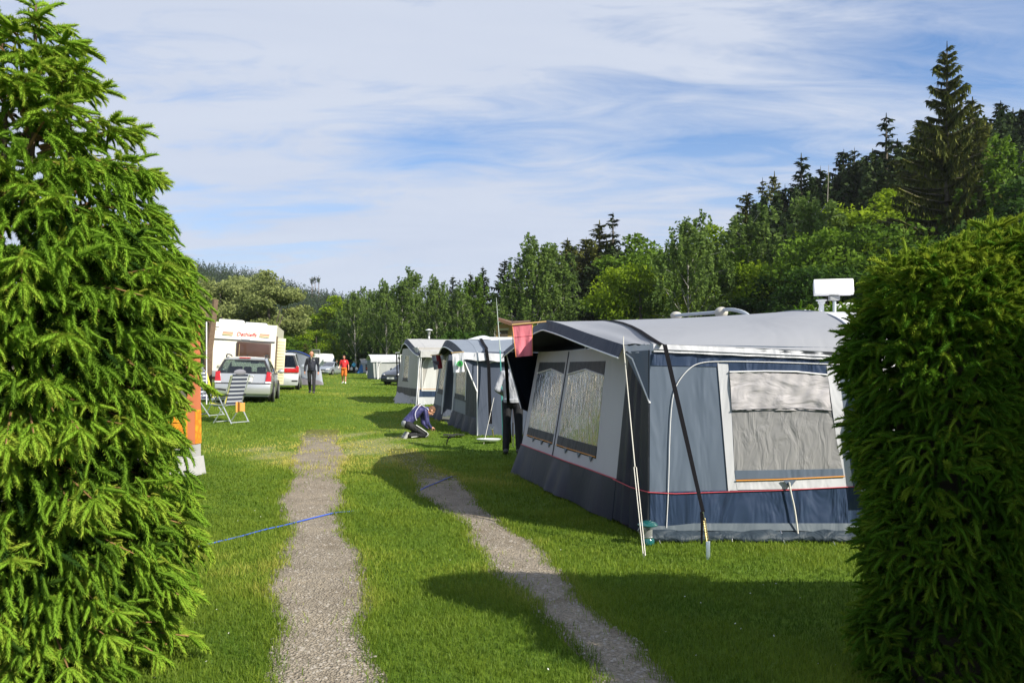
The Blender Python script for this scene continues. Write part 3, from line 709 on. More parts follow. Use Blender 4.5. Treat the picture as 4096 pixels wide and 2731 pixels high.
def mk_birch(seed, h, r, ns=330, ls=.12):
    rg = np.random.default_rng(seed); root = thing('birch_tree', 'x', 'tree'); Cn = []; T = []
    t = MB(); bend = rg.normal(size=2) * .25
    def ax(z): return np.array([bend[0] * math.sin(z / h * 2.5), bend[1] * math.sin(z / h * 3), z])
    t.tube([tuple(ax(z)) for z in np.linspace(-.3, h * .90, 9)], list(np.linspace(h * .010, h * .0015, 9)), 6)
    for k in range(26):
        z0 = h * (.20 + .74 * k / 26); a = k * 2.4 + rg.random(); q = (z0 / h); L_ = r * (1.0 - .75 * max(0, q - .35) / .65) * (.75 + .4 * rg.random())
        p0 = ax(z0); p1 = p0 + np.array([math.cos(a) * L_ * .5, math.sin(a) * L_ * .5, L_ * .75]); p2 = p0 + np.array([math.cos(a) * L_, math.sin(a) * L_, L_ * .85])
        t.tube([tuple(p0), tuple(p1), tuple(p2)], [h * .0026, h * .0018, h * .0006], 4)
        for j in range(ns // 26):
            s = .25 + .8 * rg.random(); b = (p0 * (1 - s) + p2 * s) + np.array([0, 0, .3 * L_ * math.sin(min(s, 1) * 3.1)]) + rg.normal(size=3) * .28
            ll = .4 + 1.5 * rg.random() * (1.1 - .5 * q); m = int(10 + 16 * ll); u = rg.random(m)
            sw = rg.normal(size=2) * .12
            Cn.append(b + np.stack([sw[0] * u * ll + rg.normal(size=m) * .07, sw[1] * u * ll + rg.normal(size=m) * .07, -u * ll], -1))
            T.append(np.clip(.25 + .3 * rg.random() + .35 * rg.random(m) - .12 * u, 0, 1))
    Cn = np.concatenate(Cn); T = np.concatenate(T); V, Fc = leaves(Cn, ls * (.7 + .7 * rg.random(len(Cn))), rg, (0, 0, .2))
    np_mesh('crown', V, Fc, [LF['birch']], root, attrs={'rnd': np.repeat(T, 4)})
    t.build('trunk', BIRCHB, root); return root
def mk_spruce(seed, h, r, dens=1.0, bare=.08, gap=0.0, hang=1.0, topthin=.0, q_=1.0, nbm=0):
    rg = np.random.default_rng(seed); root = thing('spruce_tree', 'x', 'tree'); Cn, A_, S_, T = [], [], [], []
    t = MB(); t.tube([(0, 0, -.4), (0, 0, h * .5), (0, 0, h)], [h * .013, h * .008, h * .0008], 6)
    z = h * bare; quads = []; qt = []
    while z < h * .985:
        q = z / h; Lm = r * (1 - q) ** .78 * (1 - topthin * ss(.45, .8, q)) + .12; nb = (6 if q < .8 else 4) + nbm
        for k in range(nb):
            if rg.random() < gap: continue
            a = rg.random() * 6.28; L_ = Lm * (.55 + .6 * rg.random()); o = np.array([math.cos(a), math.sin(a), 0]); sd_ = np.array([-o[1], o[0], 0])
            tilt = -.42 + .75 * q; tone = .2 + .45 * rg.random()
            p = lambda s: np.array([0, 0, z]) + o * L_ * s + np.array([0, 0, L_ * (tilt * s + .30 * s * s)])
            t.tube([tuple(p(0)), tuple(p(.5)), tuple(p(.95))], [h * .0022, h * .0014, h * .0006], 3, cap=False)
            m = max(4, int(L_ * 12.0 * dens))
            for j in range(m):
                s = .04 + .96 * (j + rg.random()) / m; c = p(s); wd = (.16 + .30 * L_ * .3 * (1.1 - s)) 
                # a hanging twig curtain and a flat spray
                dn = np.array([0, 0, -1.0]) + rg.normal(size=3) * .22; ln = (.36 + .5 * rg.random()) * hang * min(1, .35 + L_ / 2.5)
                w_ = (o + sd_ * rg.normal() * .8); w_ = w_ / np.linalg.norm(w_) * (.055 + .04 * rg.random()) * q_
                quads += [c - w_, c + w_, c + w_ * .35 + dn * ln, c - w_ * .35 + dn * ln]; qt.append(np.clip(tone + .2 * rg.normal(), 0, 1))
                for sg in (-1, 1):
                    e_ = sd_ * sg * wd * (.7 + .7 * rg.random()) + o * .16 + np.array([0, 0, -.05 - .12 * rg.random()]); wv = o * (.05 + .04 * rg.random()) * q_
                    quads += [c - wv, c + wv, c + e_ + wv * .4, c + e_ - wv * .4]; qt.append(np.clip(tone + .12 + .2 * rg.normal(), 0, 1))
        z += h * (.020 + .008 * rg.random()) * (1.25 - .4 * q)
    quads += [np.array([-.05, 0, h - .4]), np.array([.05, 0, h - .4]), np.array([.02, 0, h + .15]), np.array([-.02, 0, h + .15])]; qt.append(.3)
    V = np.array(quads); np_mesh('crown', V, np.arange(len(V)).reshape(-1, 4), [LF['spruce']], root, attrs={'rnd': np.repeat(np.array(qt), 4)})
    t.build('trunk', TRUNK, root, recalc=False, smooth=0); return root
PT = {}
PT['g'] = mk_spruce(47, 24, 5.2, dens=2.4, gap=.16, topthin=.25, hang=.8, q_=.85, nbm=3)
PT['b0'] = mk_broad(21, 10, 4.0); PT['b1'] = mk_broad(22, 10, 3.2, nc=52); PT['b2'] = mk_broad(23, 10, 4.6, base=.08, nc=66, per=230); PT['b3'] = mk_broad(24, 10, 3.6, base=.05, nc=60, ls=.125)
PT['w0'] = mk_birch(31, 12, 2.6); PT['w1'] = mk_birch(32, 12, 3.3, ns=420); PT['w2'] = mk_birch(33, 12, 2.1, ns=300)
PT['s0'] = mk_spruce(41, 18, 3.2); PT['s1'] = mk_spruce(42, 18, 2.6, dens=.9); PT['s2'] = mk_spruce(43, 18, 3.8, dens=.85, gap=.30, topthin=.45); PT['s3'] = mk_spruce(44, 18, 2.1, dens=.7, gap=.45, topthin=.3)
PH = dict(g=24, b0=10, b1=10, b2=10, b3=10, w0=12, w1=12, w2=12, s0=18, s1=18, s2=18, s3=18)
USED = set()
def tree(kind, px, y, top, leaf=None, label=None, wf=1.0, group=None):
    """a tree whose foot stands at depth y under photo column px and whose top reaches photo row top"""
    b = at(px, y); h = EYE + (HZ - top) / F * y - b.z; s = h / PH[kind]; z0 = b.z
    p = PT[kind]
    if kind in USED: o = dup(p)
    else: o = p; USED.add(kind)
    o.location = (b.x, b.y, z0); o.rotation_euler = (0, 0, RNG.random() * 6.28); k_ = 1.6 if kind[0] == 's' else 1.0; o.scale = (s * wf * k_, s * wf * k_, s)
    for ch in o.children:
        if ch.name.startswith('crown') and leaf:
            ch.material_slots[0].link = 'OBJECT'; ch.material_slots[0].material = LF[leaf]
    tag(o, label, 'tree', group); return o
T_ = [
 # centre: birches and broadleaf trees standing behind the camp lane (left to right)
 ('b2', 880, 82, 1062, 'olive', 'pale olive broadleaf tree right behind the cream caravan roof', 1.0),
 ('b1', 1075, 80, 1072, 'olive', 'biggest rounded olive tree behind the grey dome tent', 1.15),
 ('b0', 975, 90, 1090, 'olive', 'olive tree squeezed between the two larger olive trees', 1.0),
 ('b3', 1150, 74, 1335, 'mid', 'low dark green bush beside the grey dome tent', 1.7),
 ('s1', 1222, 72, 1372, 'spruce2', 'small brownish conifer just right of the low dark bush', 1.5),
 ('b2', 1270, 150, 1240, 'dark', 'dark shrubby tree at the foot of the distant hill', 1.3),
 ('b1', 1345, 138, 1175, 'bright', 'broad bright green tree left of the row of birches', 1.3),
 ('b2', 1265, 120, 1300, 'bright', 'low spreading green tree above the small white caravan', 1.2),
 ('b3', 1337, 126, 1338, 'bright', 'small yellow-green tree standing above the red shirt man', .95),
 ('w1', 1425, 120, 1160, 'birch', 'first birch from the left in the row behind the lane', 1.0),
 ('w0', 1490, 128, 1150, 'birch', 'birch just right of the first birch of the row', 1.1),
 ('w1', 1545, 112, 1130, 'birch', 'birch rising behind the pale tents in the middle', .95),
 ('w0', 1655, 118, 1075, 'birch', 'tallest birch of the middle row, behind the street lamp', 1.15),
 ('w2', 1610, 106, 1110, 'birch', 'slim birch left of the tallest middle birch', 1.2),
 ('w1', 1745, 110, 1115, 'birch', 'leaning pale birch right of the street lamp', .95),
 ('w0', 1835, 104, 1150, 'birch', 'rounded weeping birch above the blue tent roof', 1.2),
 ('w2', 1900, 118, 1095, 'mid', 'slim green tree behind the weeping birch', 1.2),
 ('s1', 1812, 150, 1100, 'spruce', 'thin spruce top peeping over the middle birches', .9),
 ('s3', 1838, 150, 1118, 'spruce', 'second thin spruce top over the middle birches', .9),
 ('s1', 1882, 130, 1090, 'spruce', 'narrow dark spruce behind the slim green tree', 1.0),
 ('s0', 1932, 124, 1068, 'spruce', 'pointed dark spruce left of the twin spruces', .9),
 ('s0', 2018, 112, 1040, 'spruce', 'dark spruce left of the great weeping birch', 1.1),
 ('s1', 2068, 110, 1045, 'spruce', 'second dark spruce touching the great weeping birch', 1.1),
 ('w1', 1985, 92, 1215, 'birch', 'short weeping birch behind the fishing rod', 1.25),
 ('w1', 2135, 82, 958, 'birch', 'great weeping birch above the pink flag', 1.05),
 ('w0', 2195, 84, 970, 'birch', 'right stem twin of the great weeping birch', 1.2),
 ('s0', 2270, 96, 955, 'spruce2', 'dark spruce right of the great weeping birch', 1.25),
 ('s0', 2345, 92, 950, 'spruce2', 'wide dark spruce in the group of tall spruces', 1.5),
 ('s1', 2398, 95, 885, 'spruce2', 'tall spruce left of the bare-topped spruce', 1.5),
 ('s3', 2452, 94, 850, 'spruce', 'bare-topped spruce with gappy branches, tallest in the middle', 1.2),
 ('b1', 2545, 90, 922, 'mid', 'pale leafy tree right of the bare-topped spruce', 1.2),
 ('b2', 2565, 72, 1010, 'bright', 'bright spreading tree above the near awning roof', .95),
 ('b2', 2650, 76, 985, 'mid', 'leafy tree left of the tall silver birch', 1.0),
 ('w1', 2765, 68, 868, 'birch', 'tall silver birch with white stem above the near awning', 1.0),
 ('w2', 2715, 78, 960, 'birch', 'thin birch leaning on the tall silver birch', 1.2),
 ('b1', 2855, 84, 890, 'bright', 'round bright green tree right of the tall silver birch', 1.1),
 ('b3', 2905, 74, 1080, 'bright', 'low green tree filling the gap right of the silver birch', 1.1),
 # right: the wood climbing the hillside
 ('w1', 3010, 78, 850, 'birch', 'grey-green birch at the left foot of the hillside wood', 1.2),
 ('w0', 2960, 74, 975, 'mid', 'dark green birch below the grey-green birch', 1.3),
 ('b2', 3120, 70, 1000, 'bright', 'bright bushy tree left of the white antenna', 1.15),
 ('b1', 3060, 66, 1100, 'dark', 'dark bushy tree above the awning roof ridge', 1.3),
 ('w1', 3255, 70, 790, 'birch', 'silvery birch in the middle of the hillside wood', 1.1),
 ('b3', 3345, 74, 775, 'bright', 'yellow-green tree right of the silvery birch', .95),
 ('b2', 3440, 64, 850, 'mid', 'broad green tree above the white antenna', 1.15),
 ('b1', 3545, 72, 742, 'bright', 'yellow-green round tree left of the giant spruce', 1.15),
 ('b0', 3300, 58, 1060, 'dark', 'dark bushy tree directly behind the white antenna', 1.4),
 ('b3', 3620, 62, 880, 'bright', 'green tree between the giant spruce and the hedge', 1.1),
 ('s0', 2985, 98, 770, 'spruce2', 'lowest spruce of the hillside skyline', 1.1),
 ('s3', 3050, 100, 715, 'spruce2', 'slim spruce near the left end of the hillside skyline', 1.0),
 ('s1', 3098, 100, 690, 'spruce2', 'thin pointed spruce left of the wide armed spruce', .8),
 ('s2', 3205, 94, 618, 'spruce', 'wide armed dark spruce on the hillside skyline', 1.15),
 ('s1', 3140, 96, 740, 'spruce', 'dark spruce tucked left of the wide armed spruce', 1.2),
 ('s1', 3282, 98, 668, 'spruce', 'small spruce right of the wide armed spruce', 1.1),
 ('s0', 3375, 98, 602, 'spruce', 'dense spruce in the middle of the hillside skyline', 1.15),
 ('s2', 3418, 100, 592, 'spruce', 'loose topped spruce beside the dense skyline spruce', 1.0),
 ('s0', 3490, 96, 600, 'spruce', 'dark spruce below the slender skyline spire', 1.3),
 ('s3', 3545, 92, 458, 'spruce', 'slender spire spruce left of the giant spruce', 1.25),
 ('s0', 3590, 98, 560, 'spruce', 'dark spruce filling behind the slender spire', 1.3),
 ('g', 3788, 62, 172, 'spruce2', 'giant loose branched spruce towering over the whole wood', 1.22),
 ('s0', 3700, 84, 480, 'spruce2', 'spruce standing at the left side of the giant spruce', 1.4),
 ('s0', 3890, 72, 395, 'spruce2', 'spruce standing at the right side of the giant spruce', 1.0),
 ('s0', 4003, 92, 408, 'spruce', 'pointed dark spruce right of the giant spruce', 1.1),
 ('s1', 4052, 94, 435, 'spruce', 'narrow spruce second from the right edge', 1.1),
 ('s0', 4110, 92, 425, 'spruce', 'dark spruce cut off by the right edge', 1.2),
 ('w1', 4030, 60, 580, 'mid', 'blue-green drooping tree above the right hedge', 1.1),
 ('b1', 4090, 56, 700, 'dark', 'dark leafy tree at the right edge above the hedge', 1.2),
 ('b3', 3800, 54, 900, 'dark', 'dark bush at the foot of the giant spruce', 1.5),
]
TREE_ROOTS = []
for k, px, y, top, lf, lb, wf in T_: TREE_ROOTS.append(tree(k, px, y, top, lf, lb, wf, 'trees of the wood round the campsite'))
# one dead bare stem on the hillside
d = at(3290, 82); dt = thing('dead_tree', 'bare grey dead stem leaning among the hillside trees', 'tree', d)
tp = P(3315, 660, 84); t = MB(); t.tube([d, d * .5 + tp * .5, tp], [.12, .09, .02], 6)
t.build('trunk', mat('dead_wood', (.28, .25, .21), .9), dt, world=True)
for k in range(8):
    p = d * (.35 - .03 * k) + tp * (.65 + .03 * k); t = MB().tube([p, p + Vector((.7 * (-1) ** k, .1, .05))], [.025, .01], 4); # ---------------------------------------------------------------- far wooded hill, and the mass of the wood behind the single trees
def cones(pts, hs, rs, name, matx, label, lsz=.33, rg=np.random.default_rng(3), broad=0.0, leafs=26):
    C = []; S = []; T = []
    for p, h, r in zip(pts, hs, rs):
        n = leafs; z = rg.random(n) ** 1.25; a = rg.random(n) * 6.28
        if rg.random() < broad: rad = r * np.sqrt(np.clip(1 - (2 * z - .9) ** 2, .05, 1)) * (.7 + .4 * rg.random(n)) ; h = h * .8
        else: rad = r * (1 - z) ** .85 * (.6 + .6 * rg.random(n)) + .1
        C.append(np.stack([p[0] + np.cos(a) * rad, p[1] + np.sin(a) * rad, p[2] + z * h + .02 * h], -1)); S.append(np.full(n, lsz * r) * (.55 + .7 * (1 - z)) + .1)
        T.append(np.clip(.15 + .5 * rg.random() + .3 * rg.random(n) + .1 * z, 0, 1))
        C.append(np.array([[p[0], p[1], p[2] + h]])); S.append(np.array([.16 * r])); T.append(np.array([.3]))
    C = np.concatenate(C); V, Fc = leaves(C, np.concatenate(S), rg, (0, 0, .3))
    o = np_mesh(name, V, Fc, [matx], attrs={'rnd': np.repeat(np.concatenate(T), 4)})
    return tag(o, label, 'wood', kind='stuff')
HILLP = [(-4000, 1330), (200, 1150), (700, 1075), (850, 1075), (950, 1085), (1080, 1110), (1180, 1150), (1330, 1185), (1450, 1205), (1650, 1225), (1900, 1235), (2400, 1200), (3200, 1100), (5200, 1000), (9000, 1200)]
YH = 520.0
def hill_h(x, y):
    # height of the ridge seen over the lane, as terrain standing 520 m away
    px = CX + x / YH * F; top = np.interp(px, [q[0] for q in HILLP], [q[1] for q in HILLP])
    crest = EYE + (HZ - top) / F * YH - 7
    return .45 + (crest - .45) * ss(225, YH, y) - (.3 * crest) * ss(YH, 1100, y)
xs2 = np.linspace(-1100, 1200, 120); ys2 = np.linspace(215, 1100, 60); X, Y = np.meshgrid(xs2, ys2); Z = hill_h(X, Y)
V = np.stack([X, Y, Z], -1).reshape(-1, 3); n2 = len(xs2); a = (np.arange(len(ys2) - 1)[:, None] * n2 + np.arange(n2 - 1)[None]).ravel()
hl = np_mesh('hills', V, np.stack([a, a + 1, a + n2 + 1, a + n2], -1), [mat('hill_soil', (.035, .06, .022), .95, var=.3, vscale=.05)], smooth=True)
tag(hl, 'wooded ridge closing the valley beyond the camp', kind='structure')
rg = np.random.default_rng(17)
pts = []
while len(pts) < 3600:
    y = 235 + 330 * rg.random() ; px = 600 + 1450 * rg.random(); x = (px - CX) / F * y
    pts.append((x, y, float(hill_h(x, y)) - .5))
cones(pts, 7 + 5 * rg.random(len(pts)), 2.2 + 1.4 * rg.random(len(pts)), 'forest', LF['haze'], 'hazy dark forest covering the distant ridge', broad=.35, leafs=64, lsz=.15)
# three lanky pines left standing on the crest
pine = None
for i, (px, tp_, wd) in enumerate(((1247, 1110, 1.0), (1259, 1102, 1.1), (1274, 1106, 1.0))):
    y = 500.0; x = (px - CX) / F * y; z = float(hill_h(x, y))
    top = EYE + (HZ - tp_) / F * y; h = top - z
    root = thing('pine_tree', 'x', 'tree', (x, y, z))
    t = MB(); t.tube([(0, 0, -1), (.2, 0, h * .6), (0, 0, h)], [.28, .22, .1], 5); t.build('trunk', mat('pine_bark', (.16, .10, .07), .9), root)
    rg2 = np.random.default_rng(60 + i); C = rg2.normal(size=(110, 3)) * np.array([.55, .55, .9]) + np.array([0, 0, h * .86]); V, Fc = leaves(C, .35 + .2 * rg2.random(110), rg2)
    np_mesh('crown', V, Fc, [LF['spruce']], root, attrs={'rnd': np.repeat(.3 + .4 * rg2.random(110), 4)})
    tag(root, ['leftmost of three lone lanky pines on the far crest', 'middle and tallest of three lone pines on the far crest', 'rightmost of three lone lanky pines on the far crest'][i], 'tree', 'lone pines on the far crest')
# backing mass of the near wood
pts = []; hs = []; rs = []
for i in range(520):
    px = 2250 + 2250 * rg.random(); y = 88 + 40 * rg.random(); b = at(px, y)
    sky = np.interp(px, [2250, 2450, 2600, 2900, 3000, 3200, 3400, 3600, 3800, 4000, 4200], [1010, 1000, 1040, 1000, 850, 760, 690, 600, 520, 470, 460])
    h = (EYE + (HZ - sky) / F * y - b.z) * (.84 + .2 * rg.random())
    if h < 3: continue
    pts.append((b.x, b.y, b.z)); hs.append(h); rs.append(2.6 + 1.6 * rg.random())
cones(pts, hs, rs, 'woodland', LF['spruce'], 'dark mass of the spruce wood behind the single trees', leafs=420, broad=.1, lsz=.13)
pts = []; hs = []; rs = []
for i in range(360):
    px = 1180 + 1200 * rg.random(); y = 125 + 45 * rg.random(); b = at(px, y)
    sky = np.interp(px, [1180, 1300, 1400, 1650, 2000, 2250], [1330, 1270, 1215, 1180, 1160, 1060])
    h = (EYE + (HZ - sky) / F * y - b.z) * (.7 + .3 * rg.random()); pts.append((b.x, b.y, b.z)); hs.append(h); rs.append(3 + 2 * rg.random())
cones(pts, hs, rs, 'woodland', LF['dark'], 'shaded mass of leaves behind the row of birches', leafs=300, broad=.8, lsz=.11)
pts = []; hs = []; rs = []
for i in range(420):
    px = 1700 + 2700 * rg.random(); y = 56 + 26 * rg.random(); b = at(px, y)
    pts.append((b.x, b.y, b.z)); hs.append(2.2 + 2.8 * rg.random()); rs.append(1.3 + 1.1 * rg.random())
cones(pts, hs, rs, 'undergrowth', LF['dark'], 'dark undergrowth along the foot of the wood', leafs=420, broad=1.0, lsz=.11)
# ---------------------------------------------------------------- caravan awnings
GREYR = fabric('awning_grey', (.25, .26, .285), .55, fold=.3, fscale=1.2, weave=.1)
GREYW = fabric('awning_light', (.42, .43, .46), .6, fold=.3, fscale=2.5)
STEEL = fabric('awning_steel_blue', (.100, .130, .178), .5, fold=.65, fscale=1.5, stretch=(1.5, 1.5, .35), rot=R(38))
NAVY = fabric('awning_navy', (.026, .045, .092), .36, fold=1.2, fscale=2.4, spec=.5, stretch=(1.6, 1.6, .4))
NAVY_SHADE = fabric('awning_navy_shade', (.012, .020, .040), .5, fold=.35, fscale=1.5, spec=.25, stretch=(1, 1, .6))  # darker copy of the navy: shade of the sun-averted faces put into the colour
CHAR = fabric('charcoal_cloth', (.035, .04, .052), .6, fold=.5, fscale=5)
WHITEC = fabric('awning_white', (.52, .53, .56), .6, fold=.5, fscale=3.5)
SILVER = fabric('silver_flap', (.42, .405, .42), .6, fold=.45, fscale=3.5, spec=.25, stretch=(.8, .8, 1.8), rot=R(25))
MESHW = fabric('window_mesh', (.235, .235, .24), .6, fold=.45, fscale=6, spec=.25, stretch=(1.4, 1.4, .5))
SHADE_LINING = fabric('shade_lining', (.030, .033, .042), .8, fold=.3)  # dark cloth under the roofs, with the shade there painted in too
PIPW = mat('white_piping', (.75, .75, .76), .5)
PIPR = mat('red_piping', (.45, .03, .05), .5)
PIPO = mat('orange_piping', (.55, .22, .01), .5)
PVC = glassmat('clear_vinyl', (.80, .83, .82), refl=.52, rough=.02, bump=1.0, bscale=8, stretch=(1.8, 1.8, .34), haze=.02, bd=.015)
PVC2 = glassmat('clear_vinyl_old', (.66, .70, .66), refl=.32, rough=.12, bump=.8, bscale=7, stretch=(2.2, 2.2, .4), haze=.16, hcol=(.5, .52, .42))
STRAP = mat('black_strap', (.008, .008, .010), .9, spec=.08)
ROPE = mat('white_cord', (.66, .64, .58), .8)
STEELM = mat('steel', (.52, .53, .55), .3, metal=.9, var=.1)
BRASS = mat('brass_spring', (.62, .50, .22), .35, metal=.8)
MUD = fabric('mud_flap', (.026, .040, .055), .6, fold=.7, fscale=6, spec=.3, stretch=(1, 1, 1.4))
POLEG = mat('grey_pole', (.45, .46, .47), .4, metal=.5)
def V3(x, y, z): return Vector((x, y, z))
class Wall:
    """a stretched sheet between a lower and an upper line; a point on it is picked by photo column/row"""
    def __init__(s, b0, b1, t0, t1, wav=0.012, k=1.0):
        s.b0, s.b1, s.t0, s.t1 = b0, b1, t0, t1; s.wav = wav; s.k = k
        s.n = (b1 - b0).cross(t0 - b0).normalized()
        if s.n.dot(V3(0, 0, EYE) - b0) < 0: s.n = -s.n
        s.org = (b0 + b1 + t0 + t1) / 4
        s.n = ((t1 - b0).cross(t0 - b1)).normalized()
        if s.n.dot(V3(0, 0, EYE) - b0) < 0: s.n = -s.n
    def at(s, px, py):
        d = V3((px - CX) / F, 1, (HZ - py) / F); e = V3(0, 0, EYE)
        t = (s.org - e).dot(s.n) / d.dot(s.n); return e + d * t
    def uv(s, u, v):
        a = s.b0.lerp(s.b1, u); b = s.t0.lerp(s.t1, u); return a.lerp(b, v)
    def off(s, p, d):
        k = s.k; w = s.wav * (math.sin(2.1 * k * p.x + 3.1 * k * p.y + 1.2 * p.z) + .6 * math.sin(5.3 * k * p.x - 4.1 * k * p.y + .7 * p.z))
        return p + s.n * (d + w)
    def sheet(s, q, name, m, parent, d=0.0, nu=12, nv=12, thick=.004):
        """q = four photo corners (bottom-left, bottom-right, top-right, top-left)"""
        c = [s.at(*p) for p in q]; return s.sheet3(c, name, m, parent, d, nu, nv, thick)
    def sheet3(s, c, name, m, parent, d=0.0, nu=12, nv=12, thick=.004):
        rows = []
        for i in range(nv + 1):
            v = i / nv; a = c[0].lerp(c[3], v); b = c[1].lerp(c[2], v)
            rows.append([s.off(a.lerp(b, j / nu), d) for j in range(nu + 1)])
        return MB().grid(rows).build(name, m, parent, world=True, solid=thick)
    def line(s, pts, name, m, parent, r=.008, d=.010, n=6, sub=6):
        out = []
        c = [s.at(*p) for p in pts]
        for i in range(len(c) - 1):
            for k in range(sub): out.append(s.off(c[i].lerp(c[i + 1], k / sub), d))
        out.append(s.off(c[-1], d))
        return MB().tube(out, r, n).build(name, m, parent, world=True)
def loft(front, back, nt_, fx=None):
    rows = []
    for i in range(nt_ + 1):
        t = i / nt_; rows.append([(fx(a.lerp(b, t), t, k / (len(front) - 1)) if fx else a.lerp(b, t)) for k, (a, b) in enumerate(zip(front, back))])
    return rows
def resample(pts, n):
    pts = [Vector(p) for p in pts]; d = [0]
    for i in range(1, len(pts)): d.append(d[-1] + (pts[i] - pts[i - 1]).length)
    out = []
    for k in range(n + 1):
        s = d[-1] * k / n; i = 0
        while i < len(pts) - 2 and d[i + 1] < s: i += 1
        t = (s - d[i]) / max(d[i + 1] - d[i], 1e-9); out.append(pts[i].lerp(pts[i + 1], t))
    return out
def smooth_line(pts, it=2):
    pts = [Vector(p) for p in pts]
    for _ in range(it):
        q = [pts[0]]
        for i in range(len(pts) - 1):
            q.append(pts[i].lerp(pts[i + 1], .25)); q.append(pts[i].lerp(pts[i + 1], .75))
        q.append(pts[-1]); pts = q
    return pts
def hanging(name, line, drop, m, parent, out=(0, 0, 0), thick=.004, nv=3, wav=.0):
    rows = []
    for i in range(nv + 1):
        v = i / nv; rows.append([p + Vector(drop) * v + Vector(out) * v + V3(0, 0, wav * math.sin(j * 1.3) * v) for j, p in enumerate(line)])
    return MB().grid(rows).build(name, m, parent, world=True, solid=thick)
# ======== near awning
def near_awning():
    zg = 0.0; YS = 7.53
    root = thing('caravan_awning', 'large grey and navy caravan awning with silver side window, nearest on the right', 'awning', (1.29, YS, 0))
    C0, C1 = V3(1.29, YS, .05), V3(1.30, YS, 1.80)
    D0, D1 = V3(3.35, YS, .05), V3(3.35, YS, 1.76)
    side = Wall(C0, D0, C1, D1, .008, 1.0)
    Bn0, Bn1 = V3(1.06, 8.43, .05), V3(1.235, 8.40, 1.86)
    Bf0, Bf1 = V3(.06, 12.2, .05), V3(.42, 12.2, 1.86)
    front = Wall(Bf0, Bn0, Bf1, Bn1, .010, .8)
    E0, E1 = V3(.30, 13.1, .05), V3(.46, 13.1, 1.86)
    cham = Wall(Bn0, C0, Bn1, C1, .015, 2.0); chamf = Wall(E0, Bf0, E1, Bf1, .01, 2.0)
    # --- side wall: layered sheets
    side.sheet3([V3(1.29, YS, .10), V3(3.35, YS, .10), V3(3.35, YS, 1.82), V3(1.30, YS, 1.86)], 'side_wall', STEEL, root, 0, 40, 24)
    side.sheet([(2600, 2118), (3700, 2122), (3700, 1945), (2600, 1966)], 'lower_panel', NAVY, root, .006, 40, 8)
    side.sheet([(2600, 1462), (3700, 1478), (3700, 1408), (2600, 1400)], 'gutter_band', NAVY, root, .006, 40, 3)
    side.line([(2592, 1966), (2700, 1972), (2890, 1966), (3150, 1958), (3420, 1945)], 'red_piping', PIPR, root, .0045, .016)
    door = [(2664, 2108), (2672, 1950), (2678, 1700), (2690, 1575), (2712, 1525), (2750, 1478), (2790, 1452), (2860, 1444), (3100, 1448), (3420, 1460)]
    side.line([(q.x, q.z) for q in smooth_line([V3(a_, 0, b_) for a_, b_ in door], 2)], 'zip_piping', PIPW, root, .0045, .014, 6, 2)
    # window group
    fr = side.sheet([(2912, 1962), (2918, 1962), (2875, 1452), (2870, 1452)], 'window', WHITEC, root, .010, 2, 2)
    side.sheet([(2912, 1960), (2950, 1960), (2912, 1456), (2874, 1454)], 'frame_strip', WHITEC, fr, .010, 3, 14)
    side.sheet([(3372, 1950), (3412, 1948), (3350, 1464), (3305, 1464)], 'frame_strip', WHITEC, fr, .010, 3, 14)
    side.sheet([(2948, 1958), (3375, 1950), (3372, 1906), (2942, 1920)], 'bottom_strip', WHITEC, fr, .012, 16, 2)
    side.sheet([(2912, 1490), (3306, 1500), (3303, 1462), (2914, 1452)], 'top_strip', NAVY, fr, .010, 16, 2)
    side.sheet([(2938, 1880), (3370, 1876), (3322, 1640), (2926, 1640)], 'mesh_pane', MESHW, fr, .012, 30, 20)
    side.sheet([(2942, 1916), (3374, 1904), (3370, 1874), (2938, 1880)], 'navy_band', STEEL, fr, .014, 16, 2)
    # the drop flap of silver cloth, rolled half way
    c = [side.at(*p) for p in ((2926, 1640), (3322, 1640), (3308, 1499), (2916, 1486))]
    rows = []
    for i in range(15):
        v = i / 14; rows.append([side.off(c[0].lerp(c[3], v).lerp(c[1].lerp(c[2], v), j / 26), .022 + .010 * math.sin(j * .55 + 4 * v) * (1 - v) + .006 * math.sin(j * 1.7 - 7 * v)) for j in range(27)])
    MB().grid(rows).build('silver_flap', SILVER, fr, world=True, solid=.003)
    side.line([(2916, 1487), (3060, 1484), (3180, 1486), (3308, 1499)], 'flap_piping', PIPW, fr, .008, .026)
    side.line([(2926, 1640), (3060, 1634), (3200, 1632), (3322, 1642)], 'flap_hem', CHAR, fr, .005, .030)
    side.line([(2943, 1920), (3100, 1916), (3376, 1904)], 'orange_piping', PIPO, fr, .007, .022)
    # cord hanging from the window
    p = [side.at(*q) for q in ((3150, 1925), (3155, 1960), (3172, 2030), (3182, 2110), (3190, 2178), (3176, 2190))]
    MB().tube([side.off(q, .05) for q in smooth_line(p)], .008, 6).build('door_cord', ROPE, root, world=True)
    MB().prism([side.off(side.at(*q), .03) for q in ((3128, 1918), (3180, 1916), (3158, 1944), (3150, 1944))], side.n * .012).build('cord_tab', STEEL, root, world=True)
    # skirt, mud flap, pegs with chains
    rows = []
    for i in range(9):
        v = i / 8; rows.append([V3(1.29 + 2.06 * j / 44, YS - .02 - .085 * math.sin(v * 2.6) - .014 * math.sin(j * .9 + 3 * v) - .02 * math.sin(j * .37), .115 - .115 * v + .008 * math.sin(j * .6) * (1 - v)) for j in range(45)])
    MB().grid(rows).build('mud_flap', MUD, root, world=True, solid=.004)
    rows = [[V3(1.29 + 2.06 * j / 44, YS - .012 - .010 * i, .175 - .032 * i - .010 * max(0, math.sin(j * .42)) * i / 2) for j in range(45)] for i in range(3)]
